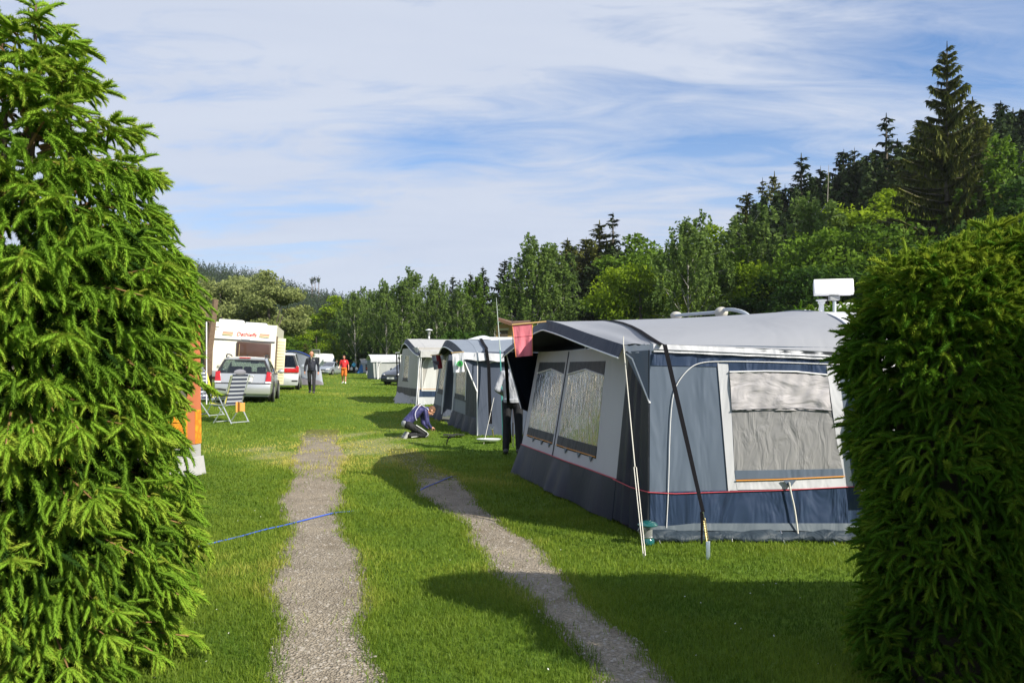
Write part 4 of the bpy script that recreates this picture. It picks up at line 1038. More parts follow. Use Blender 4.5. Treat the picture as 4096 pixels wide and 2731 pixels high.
    MB().grid(rows).build('hem', fabric('hem_grey', (.085, .11, .135), .6), root, world=True, solid=.004)
    for k, px in enumerate((2628, 2712, 2915, 3118, 3312)):
        a = side.at(px, 2120); a.y -= .03; q = V3(a.x + .012, YS - .14, .0)
        MB().tube([a, a.lerp(q, .4) + V3(.008, 0, 0), a.lerp(q, .7) + V3(-.008, 0, 0), q], .006, 5).build('peg_hook', STEELM, root, world=True)
    # --- chamfered corner: shiny navy folds
    for w, nm in ((cham, 'corner_panel'), (chamf, 'corner_panel')):
        rows = []
        for i in range(21):
            v = i / 20; rows.append([w.uv(u / 18, v) + w.n * (.022 * math.sin(u * 1.4 + 2 * v) * (1 - .5 * v) + .008 * math.sin(u * 3.7 - 5 * v)) * (math.sin(math.pi * u / 18)) for u in range(19)])
        MB().grid(rows).build(nm, NAVY_SHADE, root, world=True, solid=.004)
    MB().tube([cham.uv(1, v / 10) + cham.n * .01 for v in range(11)], .009, 6).build('seam', CHAR, root, world=True)
    # red piping round the corner
    zr = lambda p: None
    MB().tube([side.off(side.at(2592, 1966), .016), V3(1.20, 7.9, .455) + cham.n * .03, V3(1.085, 8.43, .46) + cham.n * .02], .006, 6).build('red_piping', PIPR, root, world=True)
    # --- front wall
    vz = lambda z: (z - .05) / 1.81
    def fs(u0, u1, z0, z1, name, m, par, d, nu=16, nv=16, z0b=None, z1b=None):
        z0b = z0 if z0b is None else z0b; z1b = z1 if z1b is None else z1b
        return front.sheet3([front.uv(u0, vz(z0)), front.uv(u1, vz(z0b)), front.uv(u1, vz(z1b)), front.uv(u0, vz(z1))], name, m, par, d, nu, nv)
    # columns on the front: left window, zip, right window, plain panel
    def ucol(px, z=1.0):
        best = min(((abs((front.uv(u / 400, vz(z)).x / front.uv(u / 400, vz(z)).y) * F + CX - px), u / 400) for u in range(401))); return best[1]
    uA, uZ0, uZ1, uR = ucol(2128), ucol(2228), ucol(2248), ucol(2400)
    print('front u', uA, uZ0, uZ1, uR)
    zs, z1, z2, z3 = .46, .62, .74, 1.60   # red line, orange line, window foot, window head
    # the skirt flares out in folds
    rows = []
    for i in range(13):
        v = i / 12
        rows.append([front.uv(u / 60, vz(.02 + (zs - .02) * v)) + front.n * ((1 - v) * (.05 + .022 * math.sin(u * .55 + 2 * math.sin(u * .21)) + .03 * math.sin(u * .23 + 1)) * min(1, (60 - u) / 12) + .004) for u in range(61)])
    MB().grid(rows).build('skirt', NAVY_SHADE, root, world=True, solid=.004)
    fs(0, 1, zs, z1 - .02, 'lower_band', GREYW, root, 0, 30, 3)
    fs(uR, 1, z1 - .02, 1.86, 'plain_panel', GREYW, root, 0, 8, 16)
    fs(0, uA, z1 - .02, 1.86, 'plain_panel', GREYW, root, 0, 3, 16)
    fs(uZ0, uZ1, z1 - .02, 1.86, 'zip_strip', GREYW, root, .004, 2, 16)
    fs(0, 1, 1.70, 1.86, 'head_band', GREYW, root, .003, 30, 3)
    MB().tube([front.off(front.uv((uZ0 + uZ1) / 2, vz(z)), .012) for z in np.linspace(zs, 1.84, 14)], .007, 6).build('zip', CHAR, root, world=True)
    MB().tube([front.off(front.uv(u / 20, vz(zs)), .012) for u in range(21)], .007, 6).build('red_piping', PIPR, root, world=True)
    for a, b in ((uA, uZ0), (uZ1, uR)):
        wr = fs(a, b, z2, z3, 'window', PVC, root, .002, 26, 18)
        fs(a, b, z1, z2, 'navy_band', CHAR, wr, .008, 14, 2)
        c = (a + b) / 2; rows = []
        for i in range(5):
            v = i / 4; rows.append([front.off(front.uv(a + (b - a) * k / 16, vz((z3 - .06 + .07 * (1 - abs(k / 8 - 1))) * (1 - v) + 1.705 * v)), .006) for k in range(17)])
        MB().grid(rows).build('head_panel', CHAR, wr, world=True, solid=.003)
        MB().tube([front.off(front.uv(a + (b - a) * k / 16, vz(z3 - .06 + .07 * (1 - abs(k / 8 - 1)))), .012) for k in range(17)], .009, 6).build('window_piping', PIPW, wr, world=True)
        MB().tube([front.off(front.uv(a + (b - a) * k / 10, vz(z1)), .014) for k in range(11)], .007, 6).build('orange_piping', PIPO, wr, world=True)
        for k in (.3, .62, .9):
            q = a + (b - a) * k; MB().prism([front.off(front.uv(q - .018, vz(z1)), .012), front.off(front.uv(q + .018, vz(z1)), .012), front.off(front.uv(q, vz(z1 - .07)), .012)], front.n * .006).build('toggle', STEEL, wr, world=True)
    # --- roof with its porch
    cn = [V3(1.09, 7.80, 1.855), V3(.94, 8.4, 1.945), V3(.80, 9.0, 2.035), V3(.62, 9.7, 2.155), V3(.46, 10.3, 2.24), V3(.44, 10.4, 2.242), V3(.30, 10.9, 2.19), V3(.08, 11.7, 2.03), V3(-.10, 12.35, 1.90)]
    back = [V3(3.25, 7.50, 1.77), V3(3.25, 7.56, 1.90), V3(3.25, 7.72, 2.03), V3(3.25, 8.1, 2.16), V3(3.25, 8.7, 2.245), V3(3.25, 9.4, 2.295), V3(3.25, 11.0, 2.30), V3(3.25, 12.6, 2.15)]
    mid = [V3(1.32, 7.53, 1.855), V3(1.30, 7.9, 1.93), V3(1.26, 8.5, 2.06), V3(1.2, 9.1, 2.14), V3(1.1, 9.9, 2.215), V3(1.0, 10.6, 2.21), V3(.75, 11.6, 2.06), V3(.5, 13.1, 1.88)]
    n = 40
    Fp, Mp, Bp = (resample(smooth_line(q), n) for q in (cn, mid, back))
    wr_ = lambda p, t, s: p + V3(0, 0, .012 * math.sin(9 * s + 5 * t) * math.sin(math.pi * t))
    rows = loft(Fp, Mp, 10, wr_); MB().grid(rows).build('porch_roof', GREYR, root, world=True, solid=.006)
    rows2 = loft([p + V3(0, 0, .006) for p in Mp], Bp, 26, lambda p, t, s: p + V3(0, 0, .02 * math.exp(-((s - .12 - .18 * max(0, t - .55)) / .035) ** 2) * ss(.55, .9, t) - .016 * math.sin(s * 3.14) * math.sin(3.14 * t)))
    MB().grid(rows2).build('roof', GREYR, root, world=True, solid=.006)
    MB().grid([[p - V3(0, 0, .014) for p in r] for r in rows]).build('porch_shade_lining', SHADE_LINING, root, world=True)
    MB().grid([[p - V3(0, 0, .02) for p in r] for r in rows2]).build('roof_shade_lining', SHADE_LINING, root, world=True)
    nv = V3(-.26, -.07, 0) * .22
    hanging('valance', Fp, (0, 0, -.125), NAVY_SHADE, root, out=nv)
    MB().tube([p + V3(0, 0, -.125) + nv for p in Fp], .009, 6).build('valance_piping', PIPW, root, world=True)
    MB().tube(Bp, .016, 6).build('awning_rail', mat('grey_keder', (.18, .20, .25), .5), root, world=True)
    # white gutter folds under the roof edge, along the side and under the porch
    gl = [V3(1.33 + 1.95 * k / 30, YS - .012 - .006 * math.sin(k * 1.9), 1.858 - .085 * k / 30) for k in range(31)]
    hanging('gutter', gl, (0, 0, -.075), WHITEC, root, out=(0, -.012, 0), wav=.002); MB().tube([p + V3(0, -.016, -.05) for p in gl], .004, 5).build('gutter_seam', mat('seam_grey', (.15, .16, .18), .6), root, world=True)
    gl2 = [V3(1.09, 7.80, 1.845).lerp(V3(1.33, YS - .012, 1.858), k / 10) + V3(0, -.008 * math.sin(k * 1.6), .01 * math.sin(k * 2.1)) for k in range(11)]
    hanging('gutter_end', gl2, (0, 0, -.07), WHITEC, root, out=(0, -.02, 0), wav=.012)
    # porch wings: navy triangles from the porch corner down to the seams
    wn = side.at(2598, 1612) + V3(0, -.02, 0)
    MB().poly([V3(1.09, 7.80, 1.79), V3(1.30, 7.51, 1.80), wn]).build('porch_wing', STEEL, root, world=True, solid=.004)
    MB().tube([V3(1.09, 7.80, 1.79), V3(1.16, 7.70, 1.72), wn], .009, 6).build('wing_piping', PIPW, root, world=True)
    wf = V3(.14, 12.3, 1.0)
    MB().poly([V3(-.10, 12.35, 1.88), V3(.45, 12.9, 1.86), V3(.30, 12.75, .9), wf]).build('porch_wing', NAVY_SHADE, root, world=True, solid=.004)
    MB().tube([V3(-.10, 12.35, 1.88), wf], .010, 6).build('wing_piping', PIPW, root, world=True)
    # storm straps, guy rope, pegs
    st = [Fp[18].lerp(Mp[18], 1.0) + V3(.02, 0, .02), Mp[12] + V3(.02, 0, .025), Mp[6] + V3(.02, 0, .025), Mp[1] + V3(.03, -.02, .025), V3(1.40, 7.47, 1.85)]
    st = smooth_line(st, 1); pe = G(2832, 2236); sb = P(2812, 2046, 6.75)
    rows = [[p - V3(.024, 0, 0) for p in st], [p + V3(.024, 0, 0) for p in st]]
    MB().grid(rows).build('storm_strap', STRAP, root, world=True, solid=.003)
    a = V3(1.42, 7.44, 1.85); w = V3(.020, 0, 0)
    MB().grid([[a - w, a.lerp(sb, .5) - w, sb - w * .8], [a + w, a.lerp(sb, .5) + w, sb + w * .8]]).build('storm_strap', STRAP, root, world=True, solid=.003)
    MB().grid([[sb - w * 1.3, sb - w + V3(0, 0, -.1), sb + V3(-.02, 0, -.27)], [sb + w * .3, sb + w * .1 + V3(0, 0, -.1), sb + V3(-.004, 0, -.27)]]).build('strap_end', STRAP, root, world=True, solid=.003)
    pt = pe + V3(-.005, .0, .15)
    MB().tube([sb, sb.lerp(pt, .25)], .006, 6).build('strap_hook', STEELM, root, world=True)
    sp_ = []
    for k in range(90):
        t = k / 89; c = sb.lerp(pt, .25 + .7 * t); sp_.append(c + V3(math.cos(k * .9), 0, math.sin(k * .9)) * .011)
    MB().tube(sp_, .0035, 4).build('spring', BRASS, root, world=True)
    MB().box(pe + V3(0, 0, .06), (.034, .012, .19)).build('ground_peg', mat('galvanised', (.45, .55, .66), .35, metal=.7), root, world=True, bevel=.003)
    gp = G(2575, 2240); ga = V3(1.085, 7.79, 1.86); gm = ga.lerp(gp, .60)
    MB().tube([ga + V3(0, 0, .08), ga, gm], .0048, 6).build('guy_rope', ROPE, root, world=True)
    MB().tube([gm + V3(.012, 0, 0), gp + V3(.014, 0, .04)], .0042, 6).build('guy_rope', ROPE, root, world=True)
    MB().tube([gm - V3(.010, 0, 0), gp + V3(-.004, 0, .04)], .0042, 6).build('guy_rope', ROPE, root, world=True)
    MB().tube([gp + V3(0, 0, .06), gp - V3(0, 0, .05)], .007, 6).build('ground_peg', STEELM, root, world=True)
    q = V3(-.10, 12.35, 1.88); r = G(2042, 1772)
    MB().grid([[q - w * 1.5, r - w * 1.2], [q + w * 1.5, r + w * 1.2]]).build('storm_strap', STRAP, root, world=True, solid=.003)
    # frame poles inside
    for p in (V3(1.24, 8.5, 0), V3(.5, 12.1, 0), V3(1.36, 7.62, 0)):
        MB().tube([p, V3(p.x, p.y, 1.83)], .013, 8).build('frame_pole', POLEG, root, world=True)
    MB().tube([V3(.95, 10.3, 0), V3(.95, 10.3, 2.15)], .013, 8).build('frame_pole', POLEG, root, world=True)
    # ground sheet and far side wall so the inside is a closed room
    MB().poly([V3(1.3, 7.6, .02), V3(3.3, 7.6, .02), V3(3.3, 13, .02), V3(.3, 13, .02), V3(.1, 12.2, .02), V3(1.1, 8.45, .02)]).build('ground_sheet', mat('ground_sheet', (.12, .13, .12), .8), root, world=True)
    MB().grid([[V3(.30, 13.1, .03), V3(3.3, 13.1, .03)], [V3(.46, 13.1, 1.88), V3(3.3, 13.1, 2.1)]]).build('far_wall', STEEL, root, world=True, solid=.004)
    NOGRASS.append([(1.12, 8.4), (1.3, 7.45), (3.4, 7.45), (3.4, 13.2), (.3, 13.1), (.05, 12.2)])
near_awning()
# ======== caravan behind the near awning
def near_caravan():
    root = thing('caravan', 'white caravan hidden behind the near awning, only its roof edge showing', 'caravan', (3.4, 10, 0))
    pts = [(7.45, .4), (7.38, 1.2), (7.50, 1.77), (7.56, 1.90), (7.72, 2.03), (8.1, 2.16), (8.7, 2.245), (9.4, 2.30), (11.5, 2.31), (12.9, 2.2), (13.2, 1.7), (13.2, .4)]
    WH = mat('caravan_white', (.74, .75, .76), .35, var=.04, coat=.3)
    MB().prism([V3(3.28, y, z - .012) for y, z in pts], (2.1, 0, 0)).build('body', WH, root, world=True, smooth=35)
    MB().box(V3(3.272, 10.3, 1.45), (.03, 1.2, .55)).build('window', mat('dark_window', (.03, .032, .035), .1), root, world=True)
    for y in (8.6, 12.1): MB().lathe([(.30, -.08), (.32, -.05), (.32, .05), (.30, .08)], 20, V3(3.5, y, .33), Matrix.Rotation(R(90), 3, 'Y')).build('wheel', mat('tyre', (.02, .02, .022), .8), root, world=True)
    # roof rail / awning winder: a long grey bar with round end caps
    GR = mat('rail_grey', (.42, .46, .50), .4, var=.06)
    a, b = P(2695, 1262, 11.9), P(2895, 1247, 10.5)
    MB().tube([a, b], .022, 8).build('roof_rail', GR, root, world=True)
    a2, b2 = P(2880, 1240, 10.6), P(2985, 1252, 9.9)
    MB().tube(smooth_line([a2 + V3(0, 0, -.05), a2, a2.lerp(b2, .5) + V3(0, 0, .03), b2, b2 + V3(.05, -.1, -.1)]), .024, 8).build('roof_rail', GR, root, world=True)
    MB().ball(P(2885, 1250, 10.55), (.09, .09, .075)).build('rail_cap', mat('rail_beige', (.45, .43, .38), .5), root, world=True)
    MB().ball(P(2705, 1262, 11.9), (.09, .09, .06)).build('rail_cap', mat('rail_beige', (.45, .43, .38), .5), root, world=True)
    c = P(3286, 1240, 9.1); 
    MB().lathe([(.028, -.12), (.028, .07), (.04, .075), (.04, .10), (.06, .105), (.06, .118), (.0, .12)], 14, c).build('roof_vent', WH, root, world=True)
    # flat panel antenna on a short mast
    ac = P(3334, 1148, 9.0); AX = thing('flat_antenna', None, None); AX.parent = root; AX.location = ac - root.location
    Mx = Matrix.Rotation(R(-14), 3, 'Z') @ Matrix.Rotation(R(-20), 3, 'X')
    MB().box((0, 0, 0), (.42, .055, .185), Mx).build('panel', mat('antenna_white', (.85, .85, .86), .3, var=.02), AX, bevel=.012)
    MB().box((0.0, .045, -.02), (.40, .03, .16), Mx).build('panel_back', mat('antenna_back', (.5, .5, .56), .4), AX, bevel=.01)
    MB().box((.01, .01, -.125), (.11, .07, .05)).build('bracket', mat('antenna_bracket', (.30, .31, .32), .5), AX, bevel=.006)
    MB().tube([(.015, .01, -.14), (.015, .01, -.36)], .019, 10).build('mast', mat('mast_grey', (.40, .45, .47), .4), AX)
near_caravan()
def far_right_hedge_and_caravan():
    r = thing('caravan', 'white sloping caravan roof showing behind the antenna mast', 'caravan', (7.6, 16.5, .3))
    WH = MATS['caravan_white']
    pts = [P(3080, 1262, 15.2), P(3420, 1205, 15.2), P(3600, 1190, 15.2), P(3600, 1480, 15.2), P(3080, 1480, 15.2)]
    MB().prism(pts, V3(.2, 2.2, 0)).build('body', WH, r, world=True)
    a = [P(3105, 1266, 15.15), P(3420, 1222, 15.15)]
    MB().tube(a, .02, 6).build('roof_trim', mat('trim_grey', (.45, .45, .46), .5), r, world=True)
    h = thing('hedge', 'trimmed yellow-green hedge top between the antenna and the white roof', 'hedge', at(3400, 13.6))
    rg = np.random.default_rng(9); pos = []; dr = []
    for i in range(1500):
        px = 3190 + 420 * rg.random(); y = 13.4 + .9 * rg.random(); q = at(px, y); zt = P(px, 1243 - 18 * (px - 3190) / 250, 13.6).z
        z = q.z + (zt - q.z) * (rg.random() ** .25); pos.append((q.x, q.y, z)); dr.append(rg.normal(size=3) * .6 + np.array([0, -.3, .5]))
    pos = np.array(pos); place_shoots('foliage', pos, np.array(dr), .12 + .08 * rg.random(len(pos)), .5 + .2 * rg.random(len(pos)), [HEDGE_N], h, h.location)
    b = MB(); q0, q1 = at(3185, 13.9), at(3620, 13.9); b.box((q0 + q1) / 2 + V3(0, 0, 1.0), ((q1 - q0).length, .6, 2.0)); b.build('light_blocker', DARKIN, h, world=True, bevel=.2)  # solid dark box added as a light-tight core, no real branches
far_right_hedge_and_caravan()
# ======== awnings further along the lane (same build, other cloths)
def awning2(label, C, Bf, D, ze, cn, back, M_, y_top=None, nonew=True, open_door=None):
    """C near corner, Bf far end of the front wall, D far end of the side wall: foot points; ze eave height"""
    root = thing('caravan_awning', label, 'awning', C)
    up = lambda p, z, dx=0, dy=0: V3(p.x + dx, p.y + dy, p.z + z)
    ln = M_.get('lean', .18)
    C1 = up(C, ze); D1 = up(D, ze - .03); Bf1 = up(Bf, ze, ln); side = Wall(C, D, C1, D1, .010, 1.4); front = Wall(Bf, C, Bf1, C1, .012, 1.2)
    zs = M_['skirt']
    def sh(w, u0, u1, v0, v1, name, m, par, d=0, nu=14, nv=10):
        return w.sheet3([w.uv(u0, v0), w.uv(u1, v0), w.uv(u1, v1), w.uv(u0, v1)], name, m, par, d, nu, nv)
    sh(side, 0, 1, zs, 1, 'side_wall', M_['side'], root, 0, 24, 14)
    sh(side, 0, 1, .0, zs, 'skirt', M_['skirtm'], root, .004, 24, 4)
    if M_.get('band'):
        sh(side, 0, 1, zs, zs + M_['band'], 'navy_band', NAVY, root, .008, 24, 3); sh(front, 0, 1, zs, zs + M_['band'], 'navy_band', CHAR, root, .008, 14, 3)
        MB().tube([side.off(side.uv(k / 12, zs + M_['band']), .014) for k in range(13)], .008, 5).build('piping', PIPO if M_.get('opip') else PIPR, root, world=True)
    # front wall leaving windows and maybe a doorway open
    cuts = M_['cuts']; u = 0.0
    for (a, b, kind) in cuts:
        if a > u: sh(front, u, a, zs, 1, 'front_panel', M_['front'], root, 0, 4, 10)
        w0, w1 = M_['win']
        if kind == 'w':
            sh(front, a, b, zs, w0, 'front_panel', M_['front'], root, 0, 6, 3); sh(front, a, b, w1, 1, 'front_panel', M_['front'], root, 0, 6, 2)
            wn = sh(front, a, b, w0, w1, 'window', PVC2, root, .002, 12, 12)
            for q in (a, b): MB().tube([front.off(front.uv(q, w0 + (w1 - w0) * k / 8), .01) for k in range(9)], .012, 5).build('window_piping', M_['pip'], wn, world=True)
            sh(front, a, b, w0 - .02, w0 + .05, 'window_band', CHAR, wn, .01, 8, 2)
        u = b
    if u < 1: sh(front, u, 1, zs, 1, 'front_panel', M_['front2'], root, 0, 6, 10)
    rows = []
    segs = 40
    skip = [(a, b) for a, b, k in cuts if k == 'd']
    def skirt(u0, u1):
        n_ = max(4, int((u1 - u0) * segs)); rows = []
        for i in range(7):
            v = i / 6; rows.append([front.uv(u0 + (u1 - u0) * k / n_, zs * v) + front.n * ((1 - v) * (.07 + .05 * math.sin(k * 1.1)) + .003) for k in range(n_ + 1)])
        MB().grid(rows).build('skirt', M_['skirtf'], root, world=True, solid=.004)
    q = 0.0
    for a, b in skip: skirt(q, a); q = b
    skirt(q, 1.0)
    n = 30; cnp = [Vector(p) for p in cn]; Fp = resample(smooth_line(cnp), n); Bp = resample(smooth_line([Vector(p) for p in back]), n)
    Mp = []
    for k in range(n + 1): Mp.append(Fp[k].lerp(Bp[k], M_.get('porch', .2)) + V3(0, 0, .0))
    r1 = loft(Fp, Mp, 5); r2 = loft(Mp, Bp, 10, lambda p, t, s: p - V3(0, 0, .03 * math.sin(3.14 * t)))
    MB().grid(r1).build('porch_roof', M_['porchm'], root, world=True, solid=.006); MB().grid([[p + V3(0, 0, .004) for p in r] for r in r2]).build('roof', M_['roof'], root, world=True, solid=.006)
    MB().grid([[p - V3(0, 0, .015) for p in r] for r in r1 + r2[1:]]).build('roof_shade_lining', SHADE_LINING, root, world=True)
    nv = V3(-.25, -.06, 0) * .3
    hanging('valance', Fp, (0, 0, -.16), M_['val'], root, out=nv); MB().tube([p + V3(0, 0, -.16) + nv for p in Fp], .014, 5).build('valance_piping', PIPW, root, world=True)
    gl = [Fp[0].lerp(Bp[0], k / 16) + V3(0, -.02 - .01 * math.sin(k * 2), 0) for k in range(17)]
    hanging('gutter', gl, (0, 0, -M_.get('gut', .17)), M_['gutm'], root, out=(0, -.02, 0), wav=.012)
    # wing between the porch corner and the wall seam
    wn = C.lerp(C1, .52) + V3(0, -.03, 0)
    MB().poly([Fp[0] + V3(0, 0, -.12), C1, wn]).build('porch_wing', M_['wing'], root, world=True, solid=.005)
    MB().tube([Fp[0] + V3(0, 0, -.12), wn], .015, 5).build('wing_piping', PIPW, root, world=True)
    MB().tube([side.off(side.uv(0.0, v / 8), .015) for v in range(9)], .014, 5).build('corner_piping', M_['pip'], root, world=True)
    # closed room behind
    MB().grid([[Bf, V3(D.x, Bf.y + .8, Bf.z)], [Bf1, V3(D.x, Bf.y + .8, Bf.z + ze)]]).build('far_wall', M_['side'], root, world=True, solid=.005)
    MB().poly([C + V3(0, 0, .01), D + V3(0, 0, .01), V3(D.x, Bf.y, Bf.z + .01), Bf + V3(0, 0, .01)]).build('ground_sheet', MATS['ground_sheet'], root, world=True)
    NOGRASS.append([(C.x, C.y - .05), (D.x, D.y - .05), (D.x, Bf.y + .5), (Bf.x, Bf.y)])
    return root, front, side, Fp, Mp, Bp
# ---- blue-grey awning with the tree flag
C = G(1909, 1742); Bf = G(1728, 1668); D = V3(C.x + 1.9, C.y + .15, C.z)
PB = fabric('faded_blue_roof', (.19, .22, .265), .6, fold=.4, fscale=1.5)
PSIDE = fabric('faded_blue_side', (.060, .076, .115), .6, fold=.6, fscale=2)
y0 = C.y
cn = [P(1852, 1408, y0 - .1), P(1835, 1388, y0 + .7), P(1808, 1366, y0 + 1.5), P(1782, 1357, y0 + 2.0), P(1768, 1388, y0 + 2.7), P(1762, 1412, y0 + 3.1), P(1738, 1420, y0 + 3.5)]
back = [P(2120, 1420, y0), P(2125, 1395, y0 + .3), P(2135, 1362, y0 + 1.0), P(2130, 1352, y0 + 1.9), P(2110, 1352, y0 + 2.6), P(2090, 1365, y0 + 3.2), P(2080, 1400, y0 + 3.7)]
st = dict(side=PSIDE, skirt=.20, skirtm=PSIDE, skirtf=CHAR, front=fabric('grey_front', (.18, .20, .22), .6, fold=.5), front2=CHAR, roof=PB, porchm=PB, val=CHAR, gutm=WHITEC, wing=PSIDE, pip=PIPW, win=(.38, .84), cuts=[(.06, .24, 'w'), (.27, .47, 'd'), (.50, .78, 'w')], lean=.25, gut=.16)
r2, f2, s2, Fp, Mp, Bp = awning2('faded blue-grey awning with open doorway, second on the right', C, Bf, D, 1.78, cn, back, st)
MB().tube(smooth_line([s2.off(s2.at(1953, 1452), .02), s2.off(s2.at(1972, 1446), .02), s2.off(s2.at(1990, 1445), .02), s2.off(s2.at(2010, 1446), .02)]), .012, 5).build('zip_piping', PIPW, r2, world=True)
# storm strap over its roof and down the side, ending in a brass spring
sp0 = [Fp[15].lerp(Bp[15], .38), Fp[8].lerp(Bp[8], .34), Fp[3].lerp(Bp[3], .36), P(1945, 1404, y0 - .08), P(1955, 1470, y0 - .12), P(1957, 1540, y0 - .15), P(1962, 1700, y0 - .25)]
sp0 = [p + V3(0, -.02, .03) for p in sp0]; wv = V3(.035, 0, 0)
MB().grid([[p - wv for p in sp0], [p + wv for p in sp0]]).build('storm_strap', STRAP, r2, world=True, solid=.004)
a, b = P(1969, 1706, y0 - .35), G(1974, 1748)
MB().tube([a + V3(-.03, 0, 0), a + V3(-.03, 0, -.05), a + V3(.03, 0, -.05), a + V3(.03, 0, 0)], .008, 5).build('strap_hook', STEELM, r2, world=True)
MB().tube([a + V3(0, 0, -.05), b], .014, 6).build('spring', BRASS, r2, world=True)
gp = G(1935, 1775); MB().tube([P(1976, 1590, y0 - .1), gp], .004, 4).build('guy_rope', ROPE, r2, world=True)
# white trim left of the doorway
MB().tube([f2.off(f2.uv(.48, v / 8), .02) for v in range(9)], .02, 5).build('door_trim', PIPW, r2, world=True)
MB().tube([f2.off(f2.uv(.255, .1 + .8 * v / 8), .02) for v in range(9)], .02, 5).build('door_trim', PIPW, r2, world=True)
# caravan behind it
c2 = thing('caravan', 'white caravan roof with a rounded hood behind the blue-grey awning', 'caravan', V3(1.3, 18.5, .3))
WH = MATS['caravan_white']
MB().prism([P(1900, 1356, 20), P(1935, 1348, 20), P(2060, 1348, 20), P(2110, 1360, 20), P(2130, 1500, 20), P(1900, 1500, 20)], V3(.1, 2.0, 0)).build('body', WH, c2, world=True, smooth=40)
MB().prism(smooth_line([P(1872, 1356, 19.6), P(1910, 1345, 19.6), P(1934, 1341, 19.6), P(1950, 1344, 19.6), P(1962, 1358, 19.6)], 1), V3(.05, .7, 0)).build('roof_hood', mat('hood_white', (.66, .70, .72), .3), c2, world=True, smooth=40)
# blue barrel standing in the doorway
bq = f2.uv(.38, 0) + V3(.45, .1, 0)
br = thing('barrel', 'dark blue plastic barrel standing in the open awning doorway', 'barrel', bq)
MB().lathe([(.24, 0), (.26, .03), (.27, .2), (.28, .22), (.27, .25), (.27, .45), (.28, .47), (.27, .5), (.25, .62), (.2, .64)], 20).build('drum', mat('blue_plastic', (.015, .05, .16), .4), br)
MB().lathe([(.26, .63), (.27, .64), (.27, .68), (.1, .69)], 20).build('lid', mat('black_plastic', (.015, .015, .017), .5), br)
# ---- beige awning, third
C = G(1672, 1617); Bf = G(1583, 1600); D = V3(C.x + 2.6, C.y + .2, C.z); y0 = C.y
BEI = fabric('beige_side', (.36, .35, .33), .65, fold=.5, fscale=2); BEIW = fabric('beige_pale', (.56, .56, .55), .65, fold=.4, fscale=2); BROOF = fabric('beige_roof', (.40, .40, .395), .6, fold=.3)
cn = [P(1683, 1404, y0 - .3), P(1662, 1392, y0 + .6), P(1645, 1372, y0 + 1.6), P(1625, 1350, y0 + 2.5), P(1612, 1378, y0 + 3.4), P(1606, 1402, y0 + 4.2), P(1600, 1416, y0 + 4.8)]
back = [P(1985, 1406, y0), P(1985, 1385, y0 + .5), P(1985, 1362, y0 + 1.4), P(1980, 1354, y0 + 2.5), P(1960, 1356, y0 + 3.4), P(1940, 1370, y0 + 4.2), P(1920, 1400, y0 + 4.8)]
st = dict(side=BEI, skirt=.13, skirtm=WHITEC, skirtf=BEI, band=.14, opip=True, front=BEI, front2=BEI, roof=BROOF, porchm=BROOF, val=NAVY_SHADE, gutm=BROOF, wing=BEI, pip=PIPW, win=(.40, .86), cuts=[(.22, .5, 'w')], lean=.25, gut=.20, porch=.12)
r3, f3, s3, Fp, Mp, Bp = awning2('beige awning with navy band and white skirt, third on the right', C, Bf, D, 1.80, cn, back, st)
o = s3.sheet([(1688, 1563), (1745, 1564), (1745, 1418), (1725, 1412)], 'door_panel', BEIW, r3, .012, 8, 10)
s3.line([(1688, 1563), (1688, 1480), (1694, 1450), (1708, 1430), (1728, 1416), (1745, 1414)], 'door_piping', PIPW, r3, .014, .02, 5)
for dx in (0, 8): MB().tube([P(1679 + dx, 1405, y0 - .25), G(1664 + dx, 1622)], .012, 5).build('guy_rope', POLEG, r3, world=True)
wfl = G(1577, 1612)
MB().poly([f3.uv(.0, .18), f3.uv(.75, .12), f3.uv(.85, .0) + V3(-.05, -.1, 0), wfl]).build('open_flap', BEI, r3, world=True, solid=.005)
